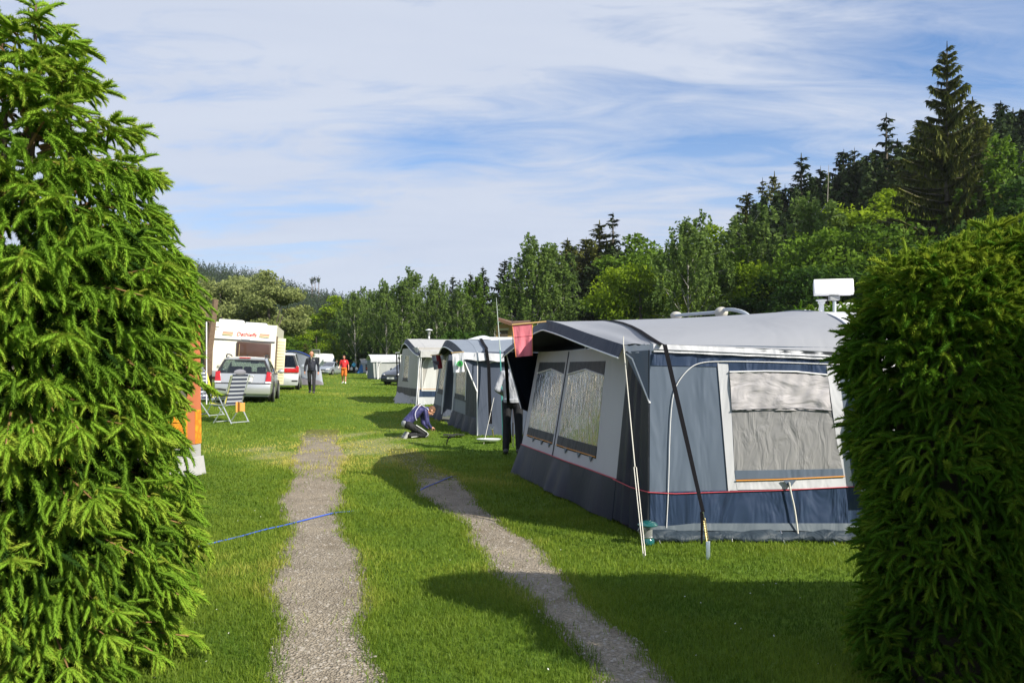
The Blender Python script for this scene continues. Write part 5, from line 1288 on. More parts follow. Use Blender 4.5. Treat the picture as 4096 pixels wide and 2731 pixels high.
# red and white flags between the second and third awning: made later
# ---- awning beyond the dark car
def small_awning(label, x0, x1, yb, ytop, yeave, depth, xr, Mats, win=None, slope=0.0):
    """photo columns x0..x1 of the near side wall, rows of its foot, ridge and eave, stood at its real depth"""
    y = depth; b0 = P(x0, yb, y); b1 = P(x1, yb, y)
    root = thing('caravan_awning', label, 'awning', b0)
    t0 = P(x0 - slope, yeave, y); t1 = P(x1, yeave, y); w = Wall(b0, b1, t0, t1, .01, 1.0)
    w.sheet3([b0, b1, t1, t0], 'side_wall', Mats[0], root, 0, 14, 8)
    w.sheet3([b0, b1, b1.lerp(t1, .12), b0.lerp(t0, .12)], 'skirt', Mats[2], root, .02, 14, 2)
    Lr = V3(-.30, .95, 0) * (5.0)
    fb = b0 + V3(-1.2, 3.6, 0); ft = t0 + V3(-1.1, 3.6, 0)
    Wall(fb, b0, ft, t0).sheet3([fb, b0, t0, ft], 'front_wall', Mats[3], root, 0, 6, 6)
    rg_ = V3(-.55, 1.8, (yeave - ytop) / F * y)
    rows = [[t0 + V3(-.15, -.05, 0), t1 + V3(0, -.05, 0)], [t0 + rg_ * .5 + V3(-.15, 0, .1), t1 + rg_ * .5 + V3(.2, 0, .1)], [t0 + rg_ + V3(-.15, 0, 0), t1 + rg_ + V3(.4, 0, 0)], [ft + V3(-.15, 0, 0), t1 + V3(-.6, 3.6, 0)]]
    MB().grid(rows).build('roof', Mats[1], root, world=True, solid=.01, smooth=0)
    gl = [(t0 + V3(-.15, -.06, 0)).lerp(t1 + V3(0, -.06, 0), k / 8) for k in range(9)]
    hanging('gutter', gl, (0, 0, -.22), WHITEC, root, out=(0, -.03, 0), wav=.02)
    MB().tube([P(x0 + 10, yeave + 5, y - .1), P(x0 + 14, yb, y - .1)], .03, 5).build('corner_pole', PIPW, root, world=True)
    if win:
        q = w.sheet(win, 'window', mat('dark_vinyl', (.09, .10, .13), .25), root, .03, 4, 4)
        a = win; MB().tube([w.off(w.at(*p), .05) for p in (a[0], a[1], a[2], a[3], a[0])], .04, 5).build('frame', PIPW, q, world=True)
    NOGRASS.append([(b0.x, b0.y), (b1.x, b1.y), (b1.x, b1.y + 3), (fb.x, fb.y)])
    return root, w
PG = fabric('pale_grey', (.42, .43, .42), .65, fold=.5, fscale=1.5); PGR = fabric('pale_grey_roof', (.58, .59, .60), .6, fold=.3)
ra, wa = small_awning('pale grey awning behind the dark parked car', 1497, 1625, 1521, 1417, 1438, 66, 0, (PG, PGR, NAVY, fabric('grey_dark_front', (.16, .19, .22), .6)), slope=6)
wa.line([(1514, 1515), (1514, 1470), (1518, 1455), (1530, 1447), (1545, 1444), (1620, 1444)], 'door_piping', PIPW, ra, .03, .06, 5)
rb, wb = small_awning('small white awning with a dark window, farthest on the right side', 1446, 1500, 1494, 1435, 1450, 120, 0, (PGR, PGR, fabric('blue_grey_skirt', (.22, .27, .36), .6), PG), win=[(1461, 1484), (1482, 1484), (1482, 1453), (1461, 1453)], slope=-2)
# black gazebo frame posts before the dark car
gz0 = G(1592, 1566); fr = thing('gazebo_frame', 'bare black and white gazebo frame in front of the dark car', 'gazebo', gz0)
for px, m_, r_ in ((1591, STRAP, .035), (1601, STRAP, .03), (1606, PIPW, .018)):
    q = G(px, 1558); MB().tube([q, P(px - 5, 1412, q.y)], r_, 6).build('post', m_, fr, world=True)
q = G(1591, 1558); MB().tube([P(1581, 1412, q.y), P(1612, 1407, q.y)], .03, 6).build('crossbar', POLEG, fr, world=True)
# ---------------------------------------------------------------- vehicles (built nose to +y, then turned and placed)
TYRE = mat('tyre', (.02, .02, .022), .8); RIM = mat('alloy_rim', (.55, .56, .58), .3, metal=.8); BLACKP = mat('black_trim', (.015, .015, .017), .5)
REDL = mat('tail_lamp_red', (.42, .012, .015), .15, coat=.6, var=.35, vscale=18); LAMPW = mat('lamp_clear', (.72, .73, .75), .1, coat=.5); SEAT = mat('seat_cloth', (.02, .022, .026), .85); PLATE = mat('plate_white', (.78, .78, .76), .4); PBLUE = mat('plate_blue', (.02, .06, .40), .4)
CARGL = glassmat('car_glass', (.50, .60, .57), refl=.30, rough=.01); CARGLD = glassmat('car_glass_dark', (.16, .20, .21), refl=.30, rough=.01)
def paint(name, col, metal=.35): return mat(name, col, .28, metal=metal, var=.03, coat=.8)
def text_obj(body, size, mat_, parent, M, name='lettering', shear=0.0, extrude=.002, bold=0.0):
    cu = bpy.data.curves.new(name, 'FONT'); cu.body = body; cu.size = size; cu.align_x = 'CENTER'; cu.align_y = 'CENTER'; cu.shear = shear; cu.extrude = extrude; cu.offset = bold
    o = bpy.data.objects.new(name, cu); COL.objects.link(o); dg = bpy.context.evaluated_depsgraph_get()
    me = bpy.data.meshes.new_from_object(o.evaluated_get(dg)); bpy.data.objects.remove(o); bpy.data.curves.remove(cu)
    me.transform(M); me.materials.clear(); me.materials.append(mat_); me.name = name
    q = bpy.data.objects.new(name, me); COL.objects.link(q); q.parent = parent; return q
def facing(loc, ry=0.0):
    # text standing upright and read from -y
    return Matrix.Translation(loc) @ Matrix.Rotation(ry, 4, 'Y') @ Matrix.Rotation(R(90), 4, 'X')
def car(name, label, S, rear_rows, col, loc, rz, roll=0.0, gl=CARGL, wheels=(.75, 3.35), wr=.31, W=.86, group=None, rails=False, seats=True, win=(), front_glass=None, rear_glass=True, extra=None):
    """S: stations from tail to nose; each = list of 7 (half width, y, z) points from the sill to the roof middle"""
    root = thing(name, label, 'car', loc, rz, group, ry=roll)
    n = len(S); m = len(S[0]); v = []; idx = {}
    for i, st in enumerate(S):
        for k, (x, y, z) in enumerate(st):
            for sg in (1, -1):
                if k == m - 1 and x < 1e-6 and sg == -1: idx[i, k, -1] = idx[i, k, 1]; continue
                idx[i, k, sg] = len(v); v.append(Vector((x * sg, y, z)))
    f = []; panes = []
    for i in range(n - 1):
        for k in range(m - 1):
            for sg in (1, -1):
                q = (idx[i, k, sg], idx[i + 1, k, sg], idx[i + 1, k + 1, sg], idx[i, k + 1, sg])
                if (i, k) in win: panes.append((q, i, k)); continue
                q = tuple(dict.fromkeys(q)); f.append(q)
    for e in (0, n - 1):
        for k in range(m - 1):
            q = (idx[e, k, 1], idx[e, k, -1], idx[e, k + 1, -1], idx[e, k + 1, 1])
            q = tuple(dict.fromkeys(q))
            if e == 0 and rear_glass and k in rear_rows: continue
            if len(q) > 2: f.append(q)
        q = (idx[e, 0, 1], idx[e, 0, -1])
    mb = MB(); mb.add(v, f); body = mb.build('body', col, root, smooth=32)
    gm = MB(); fg = MB()
    for q, i, k in panes: (fg if k >= 4 and front_glass else gm).poly([v[j] * .995 + Vector((0, 0, .002)) for j in q])
    if gm.f: gm.build('side_window', gl, root, smooth=0)
    if fg.f: fg.build('windscreen', gl, root, smooth=0)
    # pillars round the tail window
    if rear_glass and rear_rows:
        k0, k1 = rear_rows[0], rear_rows[-1] + 1
        a, b, c, d = v[idx[0, k0, -1]], v[idx[0, k0, 1]], v[idx[0, k1, 1]], v[idx[0, k1, -1]]
        mid = [v[idx[0, k, 1]] for k in range(k0, k1 + 1)]; midl = [v[idx[0, k, -1]] for k in range(k0, k1 + 1)]
        MB().poly([p + Vector((0, .012, 0)) for p in mid + midl[::-1]]).build('rear_window', gl, root, smooth=0)
        ring = mid + midl[::-1]; cen = sum(ring, Vector()) / len(ring); fr = MB()
        ins = [cen + (p - cen) * .90 for p in ring]; N_ = len(ring)
        for q in range(N_): fr.poly([ring[q] + Vector((0, -.004, 0)), ring[(q + 1) % N_] + Vector((0, -.004, 0)), ins[(q + 1) % N_] + Vector((0, -.004, 0)), ins[q] + Vector((0, -.004, 0))])
        fr.build('window_surround', BLACKP, root, smooth=0)
    for wy in wheels:
        for sg in (1, -1):
            MB().lathe([(wr + .055, -.01), (wr + .06, .004), (wr + .055, .01)], 24, (sg * (W - .004), wy, wr + .01), Matrix.Rotation(R(90), 3, 'Y')).build('wheel_arch', BLACKP, root)
            wh = MB().lathe([(wr * .62, -.10), (wr * .93, -.10), (wr, -.07), (wr, .07), (wr * .93, .10), (wr * .62, .10)], 26, (sg * (W - .075), wy, wr), Matrix.Rotation(R(90), 3, 'Y')).build('wheel', TYRE, root)
            rm = MB(); rm.lathe([(wr * .64, .0), (wr * .64, .012), (wr * .2, .03), (.0, .032)], 20, (sg * (W + .02), wy, wr), Matrix.Rotation(R(90 * sg), 3, 'Y'))
            rm.build('rim', RIM, wh)
    if seats:
        s_ = MB()
        for y, zt in ((1.35, .98), (2.35, .98)):
            for x in (-.42, .0, .42) if y < 2 else (-.38, .38): s_.box((x, y, .72), (.38, .16, .52)); s_.box((x, y, zt + .08), (.25, .09, .17))
        s_.build('seats', SEAT, root, bevel=.03)
        MB().box((0, 2.2, .40), (1.5, 2.6, .35)).build('interior', SEAT, root)
    return root, v, idx
def st_(y, w, zs, zb, zr=None, yr=None, wr=None, yb=None, zm=.62, sill=.22):
    """one body section"""
    yb = y if yb is None else yb
    if zr is None: zr = zb + .03; wr = w * .80; yr = yb
    yr = y if yr is None else yr
    return [(w * .90, y, sill), (w * .985, y, sill + .12), (w, y, zm), (w * .975, yb, zb), (wr, yr, zr - .035), (wr * .86, yr, zr), (0, yr, zr + .02)]
# ---- silver estate car
SILV = paint('silver_paint', (.50, .51, .52), .55)
S = [st_(.02, .84, .2, .93, 1.40, .42, .62, .10), st_(.30, .86, .2, .95, 1.45, .75, .66, .30), st_(1.05, .865, .2, .95, 1.46, 1.05, .67), st_(1.13, .865, .2, .95, 1.46, 1.13, .67), st_(2.05, .865, .2, .94, 1.46, 1.95, .67), st_(2.13, .865, .2, .94, 1.45, 2.02, .67), st_(3.05, .86, .2, .93, 1.40, 2.35, .62), st_(3.35, .855, .2, .92, .95, 3.32, .70), st_(4.1, .83, .2, .78, .82, 4.05, .62), st_(4.45, .74, .25, .62, .65, 4.40, .5)]
def wagon():
    loc = V3(-8.42, 25.0, float(gz(-8.4, 25)) - .01); rz = R(13)
    root, v, idx = car('estate_car', 'silver estate car with red tail lamps parked in front of the cream caravan', S, (3,), SILV, loc, rz, roll=R(1.5), win=((1, 3), (3, 3), (5, 3), (6, 4), (6, 5)), wheels=(.92, 3.45), wr=.315, W=.87, front_glass=True)
    b = MB(); b.box((0, -.05, .46), (1.66, .16, .34)); b.build('bumper', SILV, root, bevel=.05)
    MB().box((0, -.135, .635), (1.66, .02, .025)).build('bumper_strip', BLACKP, root)
    for sg in (1, -1):
        t = MB(); t.prism([(sg * .66, -.012, .68), (sg * .84, -.012, .68), (sg * .835, .07, .98), (sg * .70, .06, 1.0)], (0, .05, 0)); tl = t.build('tail_lamp', REDL, root, bevel=.01)
        MB().prism([(sg * .66, -.018, .635), (sg * .845, -.018, .635), (sg * .84, -.018, .69), (sg * .66, -.018, .69)], (0, .04, 0)).build('reversing_lens', LAMPW, tl)
        r_ = MB().tube(smooth_line([(sg * .60, .75, 1.44), (sg * .60, .82, 1.52), (sg * .60, 1.0, 1.535), (sg * .60, 2.0, 1.53), (sg * .58, 2.25, 1.45)]), .022, 6).build('roof_rail', BLACKP, root)
        m_ = MB(); m_.ball((sg * .98, 2.85, 1.0), (.11, .07, .08)); m_.bar((sg * .84, 2.87, .96), (sg * .95, 2.86, .98), .05, .04); m_.build('mirror', SILV, root)
    p = MB().box((0, -.025, .745), (.54, .012, .13)).build('number_plate', PLATE, root, bevel=.004)
    MB().box((-.235, -.033, .745), (.05, .006, .12)).build('plate_band', PBLUE, p); text_obj('3 33', .12, BLACKP, p, facing((.12, -.033, .745)))
    MB().box((0, -.04, .86), (.62, .05, .045)).build('boot_handle', SILV, root, bevel=.01)
    MB().box((0, .40, 1.425), (.34, .03, .03)).build('brake_lamp', REDL, root)
    MB().tube([(.05, .60, 1.47), (.05, .50, 1.55)], .012, 5).build('antenna', BLACKP, root)
    MB().tube([(.28, -.04, .30), (.28, .2, .30)], .03, 8).build('exhaust', STEELM, root)
    MB().box((0, 1.9, .21), (1.5, 3.2, .05)).build('underbody', BLACKP, root)
    MB().box((.12, 2.55, 1.30), (.26, .03, .09)).build('inside_mirror', BLACKP, root)
    for sg in (1,): MB().bar((sg * .872, 1.0, .93), (sg * .87, 2.9, .92), .006, .02).build('window_line', BLACKP, root); 
    for y in (1.15, 2.1): MB().box((.873, y, .62), (.006, .012, .6)).build('door_gap', BLACKP, root)
    for y in (1.32, 2.25): MB().box((.88, y, .80), (.03, .16, .03)).build('door_handle', SILV, root)
wagon()
# ---- white people carrier behind it
def van():
    WV = paint('white_paint', (.66, .67, .69), .25)
    S = [st_(.02, .90, .2, 1.05, 1.66, .32, .70, .08, zm=.7), st_(.35, .905, .2, 1.07, 1.72, .6, .73, .35, zm=.7), st_(1.4, .91, .2, 1.07, 1.75, 1.4, .74, zm=.7), st_(1.5, .91, .2, 1.07, 1.75, 1.5, .74, zm=.7), st_(2.5, .91, .2, 1.05, 1.73, 2.4, .73, zm=.7), st_(3.6, .90, .2, 1.02, 1.05, 3.55, .74, zm=.7), st_(4.5, .82, .2, .8, .83, 4.45, .6)]
    gx = at(1112, 36.8); root, v, idx = car('people_carrier', 'white people carrier with a wide red lamp band parked behind the silver estate car', S, (3,), WV, gx, R(13), roll=R(1), gl=CARGLD, win=((1, 3), (3, 3), (4, 4), (4, 5)), wheels=(.85, 3.6), wr=.33, W=.91, front_glass=True)
    MB().box((0, -.04, .42), (1.76, .18, .40)).build('bumper', mat('silver_bumper', (.42, .45, .46), .4, metal=.3), root, bevel=.05)
    t = MB().box((.16, -.01, .92), (1.44, .05, .20)).build('lamp_band', REDL, root, bevel=.02)
    for sg in (1, -1): MB().box((sg * .84, .0, .97), (.14, .09, .30)).build('tail_lamp', REDL, root, bevel=.02)
    p = MB().box((-.15, -.04, .92), (.52, .012, .12)).build('number_plate', PLATE, root); text_obj('S 53', .11, BLACKP, p, facing((.02, -.05, .92)))
    MB().box((.74, -.14, .44), (.26, .02, .06)).build('reflector', BLACKP, root)
    m_ = MB(); m_.ball((1.03, 2.9, 1.12), (.12, .07, .10)); m_.build('mirror', mat('mirror_grey', (.25, .28, .32), .4), root)
    for sg in (1, -1): MB().tube([(sg * .66, .6, 1.76), (sg * .67, 1.5, 1.80), (sg * .66, 2.4, 1.76)], .02, 5).build('roof_rail', BLACKP, root)
    MB().box((0, 1.9, .23), (1.6, 3.2, .05)).build('underbody', BLACKP, root)
van()
# ---- cars seen from the front: dark saloon, silver saloon, red car
def front_car(name, label, col, loc, rz, gl=CARGLD, badge=True, H=1.42, plate=None, open_boot=False):
    k = H / 1.42
    S = [st_(.05, .78, .2, .98 * k, 1.0 * k, .1, .6), st_(.9, .86, .2, .96 * k, 1.30 * k, 1.2, .60), st_(1.2, .87, .2, .95 * k, H - .01, 1.7, .62), st_(2.2, .87, .2, .94 * k, H, 2.2, .63), st_(2.28, .87, .2, .94 * k, H, 2.28, .63), st_(3.15, .865, .2, .92 * k, H - .06, 2.55, .60), st_(3.45, .855, .2, .90 * k, .94 * k, 3.40, .70), st_(4.1, .83, .2, .76, .80, 4.05, .62), st_(4.42, .72, .22, .56, .60, 4.38, .5)]
    S = [[(x, y - 4.42, z) for x, y, z in st] for st in S]
    root, v, idx = car(name, label, S, (), col, loc, rz, gl=gl, win=((1, 3), (2, 3), (4, 3), (5, 4), (5, 5)), wheels=(.9 - 4.42, 3.55 - 4.42), wr=.31, W=.87, front_glass=True, rear_glass=False, seats=False)
    MB().box((0, -2.2, .60), (1.5, 2.0, .5)).build('interior', SEAT, root)
    MB().box((0, .01, .40), (1.48, .14, .30)).build('bumper', col, root, bevel=.06)
    g = MB().box((0, .055, .60), (.74, .05, .11)).build('grille', BLACKP, root, bevel=.02)
    MB().box((0, .085, .60), (.72, .02, .025)).build('grille_bar', STEELM, g)
    MB().box((0, .07, .30), (.9, .04, .10)).build('air_intake', BLACKP, root, bevel=.02)
    for sg in (1, -1):
        hl = MB(); hl.prism([(sg * .42, .02, .60), (sg * .74, -.16, .62), (sg * .78, -.30, .74), (sg * .50, -.02, .70)], (0, .06, .02)); hl.build('headlight', LAMPW, root, bevel=.01)
        m_ = MB(); m_.ball((sg * .98, -1.55, .98), (.10, .06, .075)); m_.build('mirror', col, root)
    if plate: p = MB().box((0, .095, .44), (.5, .012, .11)).build('number_plate', PLATE, root); text_obj(plate, .10, BLACKP, p, Matrix.Translation((0, .104, .44)) @ Matrix.Rotation(R(180), 4, 'Z') @ Matrix.Rotation(R(90), 4, 'X'))
    MB().box((0, -2.2, .22), (1.5, 3.2, .05)).build('underbody', BLACKP, root)
    return root
gq = G(1575, 1541)
front_car('saloon_car', 'dark blue-grey saloon car facing the lane beside the beige awning', paint('dark_paint', (.035, .045, .06), .5), V3(gq.x - .15, gq.y, gq.z), R(180 - 24), H=1.44, plate='B 27')
gq = G(1298, 1500)
front_car('saloon_car', 'silver saloon car facing the lane behind the man in the navy jacket', paint('silver_blue_paint', (.38, .42, .47), .5), at(1290, 92), R(180 - 14), H=1.5, plate='SU 18')
front_car('hatchback', 'bright red car standing nose out beside the silver saloon', paint('red_paint', (.45, .012, .02), .1), at(1352, 108), R(180 + 52), H=1.42)
# ---------------------------------------------------------------- cream caravan
def cream_caravan():
    CR = mat('caravan_cream', (.80, .76, .64), .35, var=.03, coat=.3); CR2 = mat('caravan_cream_side', (.66, .60, .40), .4, var=.05); BROWN = mat('brown_frame', (.07, .04, .03), .5); BRG = glassmat('brown_glass', (.16, .10, .08), refl=.35, rough=.03)
    y = 30.0; b = at(958, y); root = thing('caravan', 'cream caravan with brown window and red lettering on its tail', 'caravan', b, R(13), ry=R(3.2)); root.scale = (1, 1, 1.04)
    W2, Hb, Ht = 1.19, .45, 2.63
    def sec(y0, ins, zt): return [(-W2 + ins, y0, Hb), (W2 - ins, y0, Hb), (W2 - ins, y0, zt - .14), (W2 - ins - .16, y0, zt), (-W2 + ins + .16, y0, zt), (-W2 + ins, y0, zt - .14)]
    prof = [(0.10, .02, 1.0), (.0, 0, .0)]
    rows = []
    for (dy, zz_) in ((.16, Hb), (.03, .75), (0, 1.45), (.02, 1.98), (.10, 2.3), (.34, 2.62)): rows.append((dy, zz_))
    mb = MB(); vs = []
    # end face as a gentle bulge, then the box body behind it
    E = [[V3(x, dy + .02 * (abs(x) / W2) ** 2, z) for x in (-W2, -W2 * .5, 0, W2 * .5, W2)] for dy, z in rows]; mb.grid(E)
    for sg, k in ((-1, 0), (1, 4)):
        mb.poly([E[i][k] for i in range(len(E))] + [V3(sg * W2, 5.2, 2.62), V3(sg * W2, 5.2, Hb)])
    mb.grid([E[-1], [V3(p.x, 5.2, 2.62) for p in E[-1]]]); mb.poly([V3(-W2, 5.2, Hb), V3(W2, 5.2, Hb), V3(W2, 5.2, 2.62), V3(-W2, 5.2, 2.62)]); mb.poly([V3(-W2, .16, Hb), V3(W2, .16, Hb), V3(W2, 5.2, Hb), V3(-W2, 5.2, Hb)])
    mb.build('body', CR, root, smooth=30)
    MB().tube([(-W2 + .02, .0, 2.0), (W2 - .02, .0, 2.0)], .022, 6).build('trim_strip', mat('trim_dark', (.10, .10, .11), .5), root)
    w = MB(); w.box((.42, -.03, 1.60), (1.24, .05, .70)); wn = w.build('window', BROWN, root, bevel=.03)
    MB().box((.42, -.065, 1.60), (1.12, .02, .58)).build('pane', mat('brown_pane', (.075, .042, .032), .12, var=.3, vscale=2), wn, bevel=.02)
    MB().tube([(-.10, -.08, 1.34), (-.10, -.08, 1.86)], .012, 5).build('stay', mat('stay_tan', (.35, .25, .12), .5), wn)
    RED = mat('lettering_red', (.60, .09, .09), .5); PINK = mat('stripe_pink', (.68, .38, .28), .5); YEL = mat('stripe_yellow', (.75, .64, .36), .5)
    text_obj('Dethleffs', .20, RED, root, facing((.12, .055, 2.22)) @ Matrix.Rotation(R(-12), 4, 'X'), shear=.25, extrude=.004, bold=.002)
    for sg in (-1, 1):
        for k, mt in enumerate((PINK, PINK, YEL)):
            MB().box((.12 + sg * .66, .028 + .02 * (2 - k), 2.27 - .045 * k), (.36, .02, .032)).build('stripe', mt, root)
    MB().box((-.70, -.02, 1.04), (.26, .04, .07)).build('handle', mat('handle_grey', (.45, .43, .36), .5), root, bevel=.01)
    MB().box((-.35, .04, 1.28), (1.66, .012, .012)).build('panel_joint', mat('joint', (.55, .52, .42), .6), root)
    MB().box((.12, .01, 2.06), (.3, .03, .05)).build('light', LAMPW, root)
    MB().box((-.95, .05, 2.42), (.16, .04, .03)).build('hinge', BLACKP, root)
    # doorway on the lane side with its louvred door folded back
    MB().box((W2 + .012, .55, 1.35), (.02, .62, 1.75)).build('doorway', BROWN, root)
    d = MB().box((W2 + .17, .92, 1.32), (.30, .05, 1.72)); dr = d.build('door', mat('door_yellow', (.70, .63, .42), .5), root, bevel=.01)
    for k in range(14): MB().box((W2 + .17, .888, .62 + .11 * k), (.25, .02, .03)).build('louvre', CR2, dr)
    v_ = MB(); v_.box((-.55, 1.2, 2.70), (.9, .7, .12)); v_.build('roof_hatch', mat('hatch', (.72, .72, .72), .4), root, bevel=.04)
    MB().box((.35, 1.4, 2.67), (.8, .6, .09)).build('roof_hatch', MATS['hatch'], root, bevel=.04)
    MB().box((0, 2.6, .35), (1.9, 4.4, .2)).build('chassis', BLACKP, root)
    for sg in (1, -1): MB().lathe([(.25, -.09), (.30, -.08), (.30, .08), (.25, .09)], 20, (sg * 1.05, 2.6, .30), Matrix.Rotation(R(90), 3, 'Y')).build('wheel', TYRE, root)
    MB().box((-.85, -.12, .75), (.55, .3, .22)).build('spare_box', mat('box_grey', (.22, .23, .24), .5), root, bevel=.03)
    for sg in (1, -1): MB().box((sg * .95, .05, .62), (.3, .05, .14)).build('tail_lamp', REDL, root)
cream_caravan()
# ---------------------------------------------------------------- grey dome tent, and the little caravan with its awning
def grey_tent():
    y = 46; b = at(1230, y); root = thing('tent', 'grey tunnel tent with blue edge and purple-grey skirt beside the white people carrier', 'tent', b)
    TG = fabric('tent_grey', (.25, .27, .30), .65, fold=.5, fscale=1.2); SK = fabric('tent_skirt', (.20, .18, .20), .7, fold=.5); BL = mat('tent_blue', (.03, .06, .28), .6)
    a0 = P(1160, 1405, y + 2); tops = [P(1150, 1405, y + 1), P(1185, 1404, y + .6), P(1222, 1416, y + .2), P(1262, 1440, y), P(1285, 1480, y - .2), P(1290, 1520, y - .3)]
    tops = smooth_line(tops); n = len(tops)
    back = [p + V3(-1.9, 3.6, -.05) for p in tops]; foot = [V3(p.x * .985 - .0, p.y - .9 + .5 * k / n, b.z + .02) for k, p in enumerate(tops)]
    zsk = .42
    rows = [[f.lerp(t, zsk * .5) for f, t in zip(foot, tops)], [f.lerp(t, .6) for f, t in zip(foot, tops)], tops, [t.lerp(q, .5) + V3(0, 0, .1) for t, q in zip(tops, back)], back, [V3(q.x, q.y + .8, b.z) for q in back]]
    MB().grid(rows).build('canopy', TG, root, world=True, solid=.01)
    MB().grid([foot, [f.lerp(t, zsk * .5) + V3(0, -.02, 0) for f, t in zip(foot, tops)]]).build('skirt', SK, root, world=True, solid=.01)
    MB().tube([p + V3(0, -.02, .02) for p in tops[: n * 2 // 3]], .035, 6).build('pole_sleeve', BL, root, world=True)
    MB().tube([P(1183, 1410, y - .1), P(1205, 1450, y - .4), P(1255, 1500, y - .7)], .015, 5).build('seam', mat('seam_grey', (.15, .16, .18), .6), root, world=True)
grey_tent()
def small_caravan():
    y = 104; b = at(1262, y); root = thing('caravan', 'small white caravan box with a roof antenna frame behind the navy jacket man', 'caravan', b)
    WH = MATS['caravan_white']
    MB().prism([P(1222, 1413, y), P(1290, 1414, y), P(1296, 1422, y), P(1296, 1484, y), P(1222, 1484, y)], V3(.4, 4, 0)).build('body', WH, root, world=True)
    f = [P(1247, 1412, y - .1), P(1247, 1399, y - .1), P(1279, 1399, y - .1), P(1279, 1412, y - .1)]
    MB().tube(f, .05, 6).build('antenna_frame', POLEG, root, world=True)
    MB().prism([P(1248, 1411, y), P(1248, 1400, y), P(1278, 1400, y), P(1278, 1411, y)], V3(0, .04, 0)).build('antenna_grid', mat('antenna_mesh', (.12, .14, .13), .6), root, world=True)
    MB().box(P(1264, 1440, y - .06), (.9, .06, .7)).build('window', mat('dark_window', (.03, .032, .035), .1), root, world=True)
    r2 = thing('caravan_awning', 'small grey awning with white valance beside the little white caravan', 'awning', at(1316, 104))
    y = 103; G2 = fabric('awning_far_grey', (.30, .32, .34), .6); W = Wall(P(1296, 1486, y), P(1334, 1486, y), P(1296, 1443, y), P(1330, 1446, y), .01, 1)
    W.sheet3([W.b0, W.b1, W.t1, W.t0], 'side_wall', G2, r2, 0, 6, 5)
    MB().grid([[P(1294, 1444, y - .1), P(1334, 1446, y - .1)], [P(1294, 1430, y + 1.6), P(1338, 1434, y + 1.6)], [P(1294, 1430, y + 3), P(1338, 1434, y + 3)]]).build('roof', PGR, r2, world=True, solid=.02)
    hanging('valance', [P(1294 + 5 * k, 1443 + .4 * k, y - .15) for k in range(9)], (0, 0, -.12), WHITEC, r2)
    q = W.sheet([(1299, 1462), (1324, 1462), (1323, 1448), (1299, 1447)], 'window', mat('dark_vinyl', (.09, .10, .13), .25), r2, .03, 3, 3)
    MB().tube([P(1337, 1434, y), P(1330, 1460, y), P(1334, 1486, y)], .1, 5).build('side_post', NAVY, r2, world=True)
small_caravan()
# ---------------------------------------------------------------- terracotta awning at the left, behind the spruce
def orange_awning():
    A, B = G(1178, 1880), G(1030, 1960); A = V3(-3.42, 12.9, 0) ; 
    a = at(803, 12.2); b = at(803, 12.2) + V3(-.75, -3.6, 0); b.z = 0
    root = thing('caravan_awning', 'terracotta framed awning with orange patterned panel hidden behind the left spruce', 'awning', a)
    TER = fabric('terracotta', (.42, .13, .055), .7, fold=.3); PGR2 = fabric('skirt_grey', (.33, .33, .33), .6, fold=.6); CH = fabric('grey_brown', (.12, .105, .095), .7, fold=.4)
    m, nt, bb = nodes('orange_pattern'); N = nt.nodes; L = nt.links; tc = N.new('ShaderNodeTexCoord'); vo = N.new('ShaderNodeTexVoronoi'); vo.inputs['Scale'].default_value = 9; vo.feature = 'DISTANCE_TO_EDGE'; L.new(tc.outputs['Object'], vo.inputs['Vector'])
    cr = N.new('ShaderNodeValToRGB'); cr.color_ramp.elements[0].position = .02; cr.color_ramp.elements[0].color = (.48, .16, .008, 1); cr.color_ramp.elements[1].position = .30; cr.color_ramp.elements[1].color = (.72, .28, .012, 1); L.new(vo.outputs['Distance'], cr.inputs['Fac']); L.new(cr.outputs['Color'], bb.inputs['Base Color']); bb.inputs['Roughness'].default_value = .7
    h = P(800, 1285, 12.2).z - a.z
    w = Wall(b, a, b + V3(.1, .02, h), a + V3(-.02, .02, h), .006, 1)
    def S(u0, u1, v0, v1, nm, mt, d, n1=4, n2=8): return w.sheet3([w.uv(u0, v0), w.uv(u1, v0), w.uv(u1, v1), w.uv(u0, v1)], nm, mt, root, d, n1, n2)
    S(0, 1, .0, .22, 'mud_skirt', PGR2, .0); S(0, 1, .20, 1, 'front_wall', CH, .0, 8, 8)
    S(.90, 1, .20, 1, 'border', TER, .006, 2, 8); S(0, 1, .93, 1, 'border', TER, .008, 8, 2); S(0, .90, .20, .42, 'patterned_panel', m, .010, 8, 3); S(0, .9, .42, .45, 'border', TER, .012, 8, 2)
    S(.955, 1, .2, .42, 'patterned_panel', m, .012, 1, 3)
    MB().grid([[a + V3(-.02, .02, 0), a + V3(-2.6, .6, 0)], [a + V3(-.04, .02, h), a + V3(-2.6, .6, h + .5)]]).build('end_wall', CH, root, world=True, solid=.005)
    MB().grid([[b + V3(.12, 0, h), a + V3(0, .04, h)], [b + V3(-2.4, .6, h + .5), a + V3(-2.6, .6, h + .5)]]).build('roof', TER, root, world=True, solid=.006)
    MB().tube([a + V3(.03, .15, h * .45), a + V3(.03, .15, h)], .010, 6).build('frame_pole', PIPW, root, world=True)
    sk = G(1190, 1910); MB().grid([[a + V3(.06, -.05, .28), a + V3(-.4, -1.5, .28)], [a + V3(.12, -.1, .01), a + V3(-.32, -1.6, .01)]]).build('loose_sheet', PGR2, root, world=True, solid=.004)
    NOGRASS.append([(a.x, a.y), (b.x, b.y), (b.x - 3, b.y + .5), (a.x - 3, a.y + .5)])
orange_awning()
tq = at(826, 27); tr = thing('tree', 'dark leaning trunk of a leafy tree beside the cream caravan', 'tree', tq)
